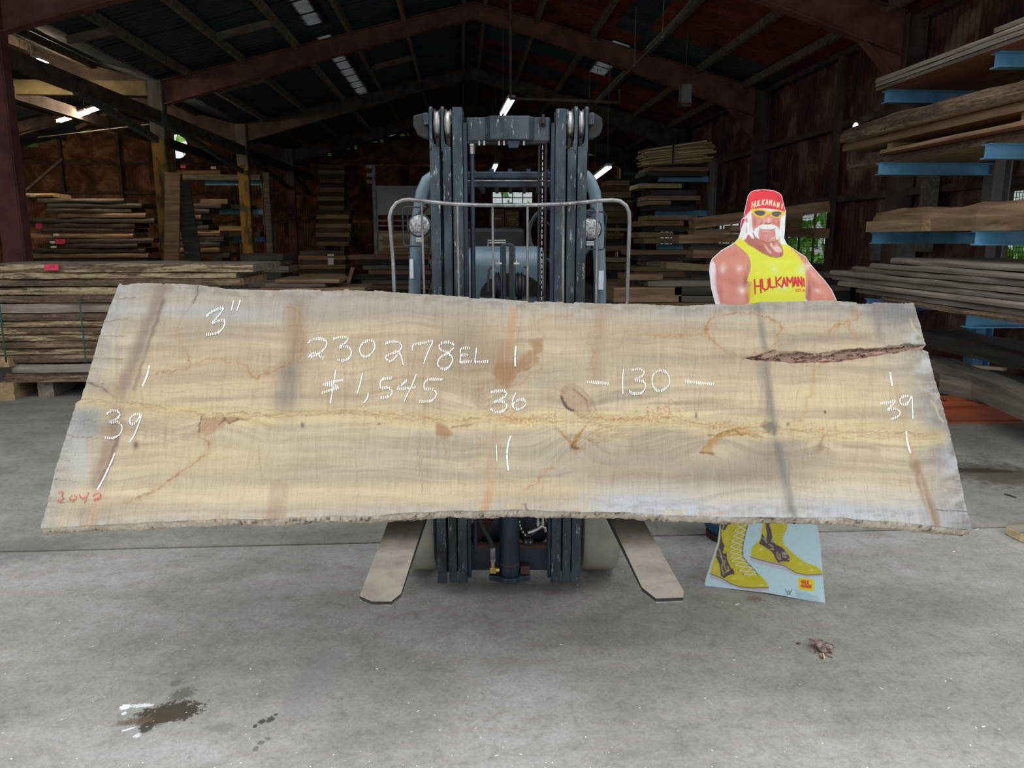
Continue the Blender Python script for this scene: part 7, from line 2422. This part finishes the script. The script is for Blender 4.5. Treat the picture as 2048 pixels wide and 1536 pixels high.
# strapped bundle of laths on top
a, b = w(1290, 334, Y=16.0), w(1418, 290, Y=16.8)
bd = thing('lath_bundle', 'strapped bundle of thin pale laths on top of the rack behind the cutout', 'bundle', (a.x, 16.2, a.z))
base_z = w(1350, 333, Y=16.3).z
for i in range(60):
    rr_, cc_2 = i // 10, i % 10
    y = 16.0 + cc_2 * .075 + rl.uniform(-.01, .01)
    z = base_z + rr_ * .055
    x0 = a.x + rl.uniform(-.05, .12)
    x1 = b.x - .1 + rl.uniform(-.3, .12)
    me_n = MB(); me_n.bar((x0, y, z + .02), (x1, y + .05, z + .02 + .22 * (rl.uniform(.3, .9))), .06, .03)
    part('lath', me_n, M['w_pale'] if i % 3 else M['w_tan'], bd)
for t_ in (.35,):
    x = a.x + (b.x - a.x) * t_
    mb = MB(); mb.box(x, x + .03, 15.95, 15.97, base_z - .05, base_z + .42); mb.box(x, x + .03, 15.95, 16.8, base_z + .42, base_z + .43)
    part('strap', mb, M['black'], bd)
# ---- fourth rack, farther, with green arms
Y4 = 23.0
k4 = thing('cantilever_rack', 'farthest right rack with thin green arms', 'rack', (w(1290, 450, Y=Y4).x, Y4, 0))
x4 = w(1288, 400, Y=Y4).x
for py, pl in ((344, 1246), (358, 1216), (396, 1240), (448, 1235)):
    a = w(pl, py, Y=Y4)
    arm(a.x, x4, Y4, a.z, .1, 'green_arm', parent=k4)
mb = MB(); column(mb, x4, Y4, 0, w(1288, 335, Y=Y4).z, .16, .16)
part('post', mb, M['green_arm'], k4)
rows_pile('the farthest right rack top load', 1212, 1262, 22.6, [(361, 371, 1214, 1260), (372, 382, 1212, 1258), (383, 395, 1210, 1262)], .9, ['w_tan', 'w_brown', 'w_tan'], 0, 'boards on the farthest right rack', .05, .05)
rows_pile('the farthest right rack middle load', 1208, 1262, 22.6, [(400, 411, 1212, 1262), (412, 422, 1208, 1258), (423, 434, 1208, 1262), (435, 447, 1206, 1260)], .9, ['w_brown', 'w_grey', 'w_tan'], 0, 'boards on the farthest right rack', .05, .05)
rows_pile('the farthest right rack low load', 1206, 1262, 22.6, [(456, 462, 1206, 1262), (465, 477, 1208, 1250), (478, 490, 1206, 1250), (491, 502, 1212, 1262), (515, 524, 1206, 1250), (526, 540, 1206, 1262), (541, 556, 1206, 1262), (557, 580, 1206, 1262), (581, 610, 1206, 1262)], .9, ['w_pale', 'w_brown', 'w_dark', 'w_tan'], 0, 'boards on the farthest right rack', .05, .05)

# ---- right middle: timbers left of and behind the cutout
GM = 'timber pile beside the cutout'
def timber(px0, py0b, px1, py1b, Y, th_px, dep, mk, label, live=0.0, yaw=0.0, edge=None, endm=None, group=GM):
    a, b = w(px0, py0b, Y=Y), w(px1, py1b, Y=Y + yaw)
    th_ = w(px0, py0b - th_px, Y=Y).z - a.z
    return plank((a.x, Y + dep / 2, a.z), (b.x, Y + dep / 2 + yaw, b.z), dep, th_, mk, label, group, live, rl.randint(0, 90), edge, name='timber', cat='timber', endm=endm)
ym = 12.5
timber(1390, 458, 1660, 424, ym, 22, .35, 'w_brown', 'top brown timber rising rightward left of the cutout', .015)
timber(1461, 462, 1500, 462, ym - .1, 11, .3, 'w_tan', 'short tan block under the top timber by the cutout')
timber(1388, 470, 1500, 466, ym, 10, .35, 'w_brown', 'thin brown board under the rising top timber')
timber(1358, 487, 1560, 484, ym - .1, 17, .4, 'w_brown', 'rough brown timber with dark saw stains left of the cutout', .01)
timber(1380, 500, 1560, 498, ym, 12, .4, 'w_dark', 'dark timber under the rough brown timber', 0)
timber(1386, 516, 1500, 516, ym - .05, 16, .4, 'w_brown', 'square brown timber left of the cutout shoulder')
timber(1332, 537, 1460, 545, ym - .4, 13, .4, 'w_tan', 'pale tan plank sloping down to the right beside the cutout')
timber(1382, 560, 1500, 560, ym, 16, .4, 'w_grey', 'grey timber touching the cutout shoulder')
bunks('the timber pile left of the cutout', 3.75, 4.66, ym + .03, ym + .38, .955)
timber(1568, 474, 1658, 474, 13.6, 18, .35, 'w_brown', 'dark brown timber right of the cutout below the window')
timber(1628, 476, 1658, 476, 13.4, 20, .3, 'w_tan', 'tan timber end right of the cutout below the window')
timber(1582, 456, 1604, 456, 13.6, 38, .3, 'w_tan', 'tan block standing right of the cutout head')
rows_pile('the low grey pile left of the cutout', 1180, 1500, 11.6, [(548, 560, 1258, 1330), (561, 573, 1300, 1500), (574, 604, 1230, 1364), (574, 590, 1350, 1500), (592, 604, 1360, 1500), (605, 625, 1240, 1500), (626, 650, 1240, 1500), (651, 690, 1240, 1500)], .7, ['w_brown', 'w_grey', 'w_brown', 'w_dark', 'w_grey'], .0, 'low grey pile left of the cutout', .05, .05)
rows_pile('the low pile right of the cutout', 1640, 1780, 12.6, [(545, 556, 1655, 1700), (557, 568, 1640, 1706), (569, 582, 1650, 1706), (583, 600, 1640, 1700), (601, 630, 1640, 1706), (631, 678, 1640, 1706)], .7, ['w_grey', 'w_dark'], .0, 'low pile right of the cutout', 0, .05)

# ---- right front: the big blue cantilever rack
TX = 4.45
Yfar, Ynear = w(1757, 337, X=TX).y, w(1971, 294, X=TX).y
kr = thing('cantilever_rack', 'big front right rack with bright blue arms loaded with slabs', 'rack', (5.6, Yfar, 0))
xp = w(1975, 370, Y=Yfar).x
lv = [w(1766, 183, X=TX).z, w(1757, 326, X=TX).z, w(1746, 464, X=TX).z, w(1735, 597, X=TX).z]
print('rack', Yfar, Ynear, xp, lv, w(1885, 834, Z=0))
for i, z in enumerate(lv):
    for y in (Yfar, Ynear, Ynear - (Yfar - Ynear)):
        arm(TX, xp, y, z, .125, parent=kr, wd=.12)
for y in (Yfar, Ynear, Ynear - (Yfar - Ynear)):
    mb = MB()
    for i_, (z0, z1) in enumerate(((0, .9), (.9, 3.4))):
        mb.cur = i_
        column(mb, xp + .1, y, z0, z1, .2, .17)
    part('post', mb, [M['blue_arm'], M['rack_post']], kr)
    mb = MB(); mb.box(TX - .25, xp, y - .075, y + .075, 0, .015); mb.box(TX - .25, xp, y - .075, y + .075, .165, .18); mb.box(TX - .25, xp, y - .006, y + .006, .015, .165)
    part('foot', mb, M['orange_arm'], kr)
def along(px, py, X, zb_, wd, th_, mk, label, yn=4.6, live=0.0, edge=None, bulge=0.0, endm=None, group='slabs on the big right rack', xoff=0.0):
    """board running along Y: far end where the pixel meets X"""
    yf = w(px, py, X=X).y
    return plank((X + wd / 2 + xoff, yn, zb_), (X + wd / 2, yf, zb_), wd, th_, mk, label, group, live, rl.randint(0, 90), edge, bulge=bulge, endm=endm, cat='slab')
z = lv[0]
along(1752, 175, 4.36, z, 1.25, .03, 'w_under', 'orange-brown plywood sheet lying on the top blue arms', 4.2, 0, 'w_grey')
along(1752, 170, 4.34, z + .032, 1.25, .04, 'w_dark', 'dark board second from the top on the top blue arms', 4.2, .01, 'w_grey')
along(1751, 162, 4.34, z + .075, 1.2, .045, 'w_dark', 'topmost dark board on the top blue arms', 4.2, .015, 'w_grey')
along(1985, 88, 4.36, z + .125, 1.0, .04, 'w_grey', 'short grey board lying over the top right rack load', 4.2, .0, 'w_grey')
z = lv[1]
along(1694, 335, 4.5, z, 1.0, .07, 'w_brown', 'lowest brown slab on the second blue arms', 4.2, .02, 'w_bark')
along(1760, 300, 4.35, z + .075, 1.1, .035, 'w_under', 'orange board low on the second blue arms', 4.2, .01, 'w_brown')
plank((4.5, 8.15, z + .115), (5.6, 8.15, z + .115), .1, .08, 'w_tan', 'square tan spacer block between slabs, far end of the second arms', None, name='spacer_block', cat='block')
plank((4.5, 6.15, z + .115), (5.6, 6.15, z + .115), .12, .09, 'w_tan', 'thick tan spacer block between slabs near the right frame edge', None, name='spacer_block', cat='block')
along(1684, 320, 4.42, z + .20, 1.05, .08, 'w_tan', 'slab with pale sawn underside above the spacer blocks', 4.2, .02, 'w_brown')
along(1680, 290, 4.34, z + .285, 1.1, .125, 'w_brown', 'rough bark-edged slab topmost on the second blue arms', 4.2, .05, 'w_bark', bulge=.06)
z = lv[2]
along(1730, 476, 4.36, z, .12, .11, 'w_tan', 'small squared timber lying on the third blue arms', 7.2, 0)
along(1738, 472, 4.45, z, 1.0, .16, 'w_brown', 'very thick bumpy brown slab alone on the third blue arms', 4.2, .05, 'w_brown', bulge=.10)
z = lv[3]
ends = [1745, 1700, 1672, 1660, 1664, 1706, 1748, 1790]
for i in range(8):
    zz = z + .057 * i
    pyy = 590 - 12 * i
    yf = w(ends[i], pyy, X=4.3 + .02 * i).y
    plank((4.9 + rl.uniform(-.03, .03) - .05, 3.9, zz), (4.9 + rl.uniform(-.03, .03), min(yf, 10.2), zz), 1.05, .052, 'w_grey' if i % 3 else 'w_dark',
          (f"{ORD[7 - i]} weathered slab from the top on the lowest blue arms" if i < 7 else 'topmost weathered slab on the lowest blue arms'), 'weathered slabs on the lowest blue arms', .022, rl.randint(0, 90), 'w_grey' if i else 'w_bark', cat='slab')
# floor level timbers
def floor_beam(px0, py0, px1, py1, zt, th_, wd, mk, label, y_ext=0.0, endm=None):
    a, b = w(px0, py0, Z=zt), w(px1, py1, Z=zt)
    d = (b - a).normalized()
    s_ = Vector((0, 0, 1)).cross(d) * (wd / 2)
    if s_.x < 0: s_ = -s_
    a, b = a + s_, b + s_ + d * y_ext
    a.z = b.z = zt - th_
    return plank(a, b, wd, th_, mk, label, 'floor timbers under the big right rack', .004, 5, None, name='timber', cat='timber', endm=endm)
floor_beam(1835, 660, 2048, 703, .62, .17, .5, 'w_dark', 'upper long dark timber low in the big right rack', 1.0)
floor_beam(1858, 716, 2048, 790, .42, .2, .25, 'w_grey', 'lower long grey timber lying on the orange rack foot', .5)
a = w(1969, 768, Z=.36); b = w(1880, 748, Z=.36)
plank((a.x + .09, a.y, .185), (b.x + .09, b.y, .185), .2, .175, 'w_grey', 'short square grey timber with pale end on the orange foot', 'floor timbers under the big right rack', .0, 3, name='timber', cat='timber')
plank(w(1942, 735, Y=7.3), w(2010, 741, Y=7.0), .07, .03, 'w_pale', 'pale stick poking out between the two long floor timbers', None, name='stick', cat='stick')
mb = MB(); a = w(1881, 834, Z=0)
fo = (4.25, 5.6)
mb.box(a.x, a.x + 2.0, a.y - .09, a.y + .09, 0, .015); mb.box(a.x, a.x + 2.0, a.y - .09, a.y + .09, .17, .185); mb.box(a.x, a.x + 2.0, a.y - .006, a.y + .006, .015, .17)
solo('base_beam', mb, M['orange_arm'], 'rusty orange I-beam on the floor under the right rack timbers', 'beam', (a.x, a.y, 0))

# things on the right wall
xg = XR - .02
a, b = w(1822, 525, X=xg), w(1747, 434, X=xg)
mb = MB(); mb.box(xg, xg + .05, a.y, b.y, a.z, b.z)
solo('metal_cover', mb, M['galv'], 'grey sheet metal cover on the right wall behind the rack', 'cover', (xg, (a.y + b.y) / 2, a.z))
mb = MB(); mb.cyl((xg - .03, b.y - .6, w(1790, 440, X=xg).z), (xg - .03, a.y, w(1822, 432, X=xg).z), .02, 8)
solo('white_pipe', mb, M['white_panel'], 'short white pipe above the sheet metal cover on the wall', 'pipe', (xg, b.y, b.z))
a, b = w(1870, 430, X=xg), w(1851, 345, X=xg)
mb = MB(); mb.box(xg - .05, xg + .02, a.y, b.y, a.z - .5, b.z)
solo('wall_stud', mb, M['w_grey'], 'grey upright timber on the right wall between the rack arms', 'stud', (xg, a.y, a.z))

# hanging things under the roof
def pipe_run(name, pts, r, m_, label, cat):
    mb = MB(); mb.tube(pts, r, 8)
    return solo(name, mb, M[m_], label, cat, tuple(pts[0]), smooth=True)
Yh_ = 13.5
pipe_run('hanging_pipe', [(w(1021, 84, Y=Yh_).x, Yh_, roofz(w(1021, 84, Y=Yh_).x)), w(1021, 84, Y=Yh_), w(1021, 197, Y=Yh_), w(1130, 200, Y=Yh_ + .1), w(1238, 205, Y=Yh_ + .2), w(1238, 178, Y=Yh_ + .2)], .028, 'frame_dark', 'dark pipe frame hanging above the right side of the mast', 'pipe')
za = 4.75
p0 = w(1325, 73, Z=za); p1 = w(1178, 222, Z=za)
rod = thing('suspended_cable', 'straight thin cable on hangers running back under the right roof slope', 'cable', tuple(p0))
mb = MB(); mb.tube([p0 + Vector((.05, -3.2, .3)), p0, p1, (p1.x, 30, za)], .011, 6)
part('cable', mb, M['galv'], rod)
for t_ in (0, .28, .62, 1.0, 1.5):
    p = p0 + (p1 - p0) * t_
    mb = MB(); mb.tube([p, (p.x, p.y, roofz(p.x) - .03)], .008, 6); mb.lathe([(.008, 0), (.022, .01), (.022, .04), (.008, .05)], (p.x, p.y, za - .03), 'z', 10)
    part('hanger', mb, M['galv'], rod)
a, b = w(1363, 205, Y=14.5), w(1384, 168, Y=14.5)
mb = MB(); mb.box(a.x, b.x, 14.5, 14.7, a.z, b.z)
hb2 = solo('hanging_heater', mb, M['galv'], 'small pale metal box hanging under the right roof slope', 'box', (a.x, 14.5, a.z))
mb = MB(); mb.cyl(((a.x + b.x) / 2, 14.6, b.z), ((a.x + b.x) / 2, 14.6, roofz(a.x) + .02), .012, 6)
part('hanger', mb, M['frame_dark'], hb2)
mb = MB(); mb.prism([(a.x - .03, 14.48, a.z), (b.x + .03, 14.48, a.z), (b.x - .03, 14.48, a.z - .07), (a.x + .03, 14.48, a.z - .07)], (0, .25, 0))
part('cowl', mb, M['frame_dark'], hb2)
# glowing knob on a stalk, standing in for a light hole in the wall
p = w(1711, 257, X=XR - .1)
mb = MB(); mb.lathe([(.01, 0), (.04, .015), (.045, .045), (.03, .07), (.02, .09)], tuple(p), 'z', 16); mb.cyl((p.x, p.y, p.z + .08), (WX + .02, p.y, p.z + .12), .012, 6, 1)
solo('glowing_hole', mb, [M['tube_dim'], M['frame_dark']], 'small glowing stand-in for a light hole in the right wall', 'glowing_hole', tuple(p), smooth=True)
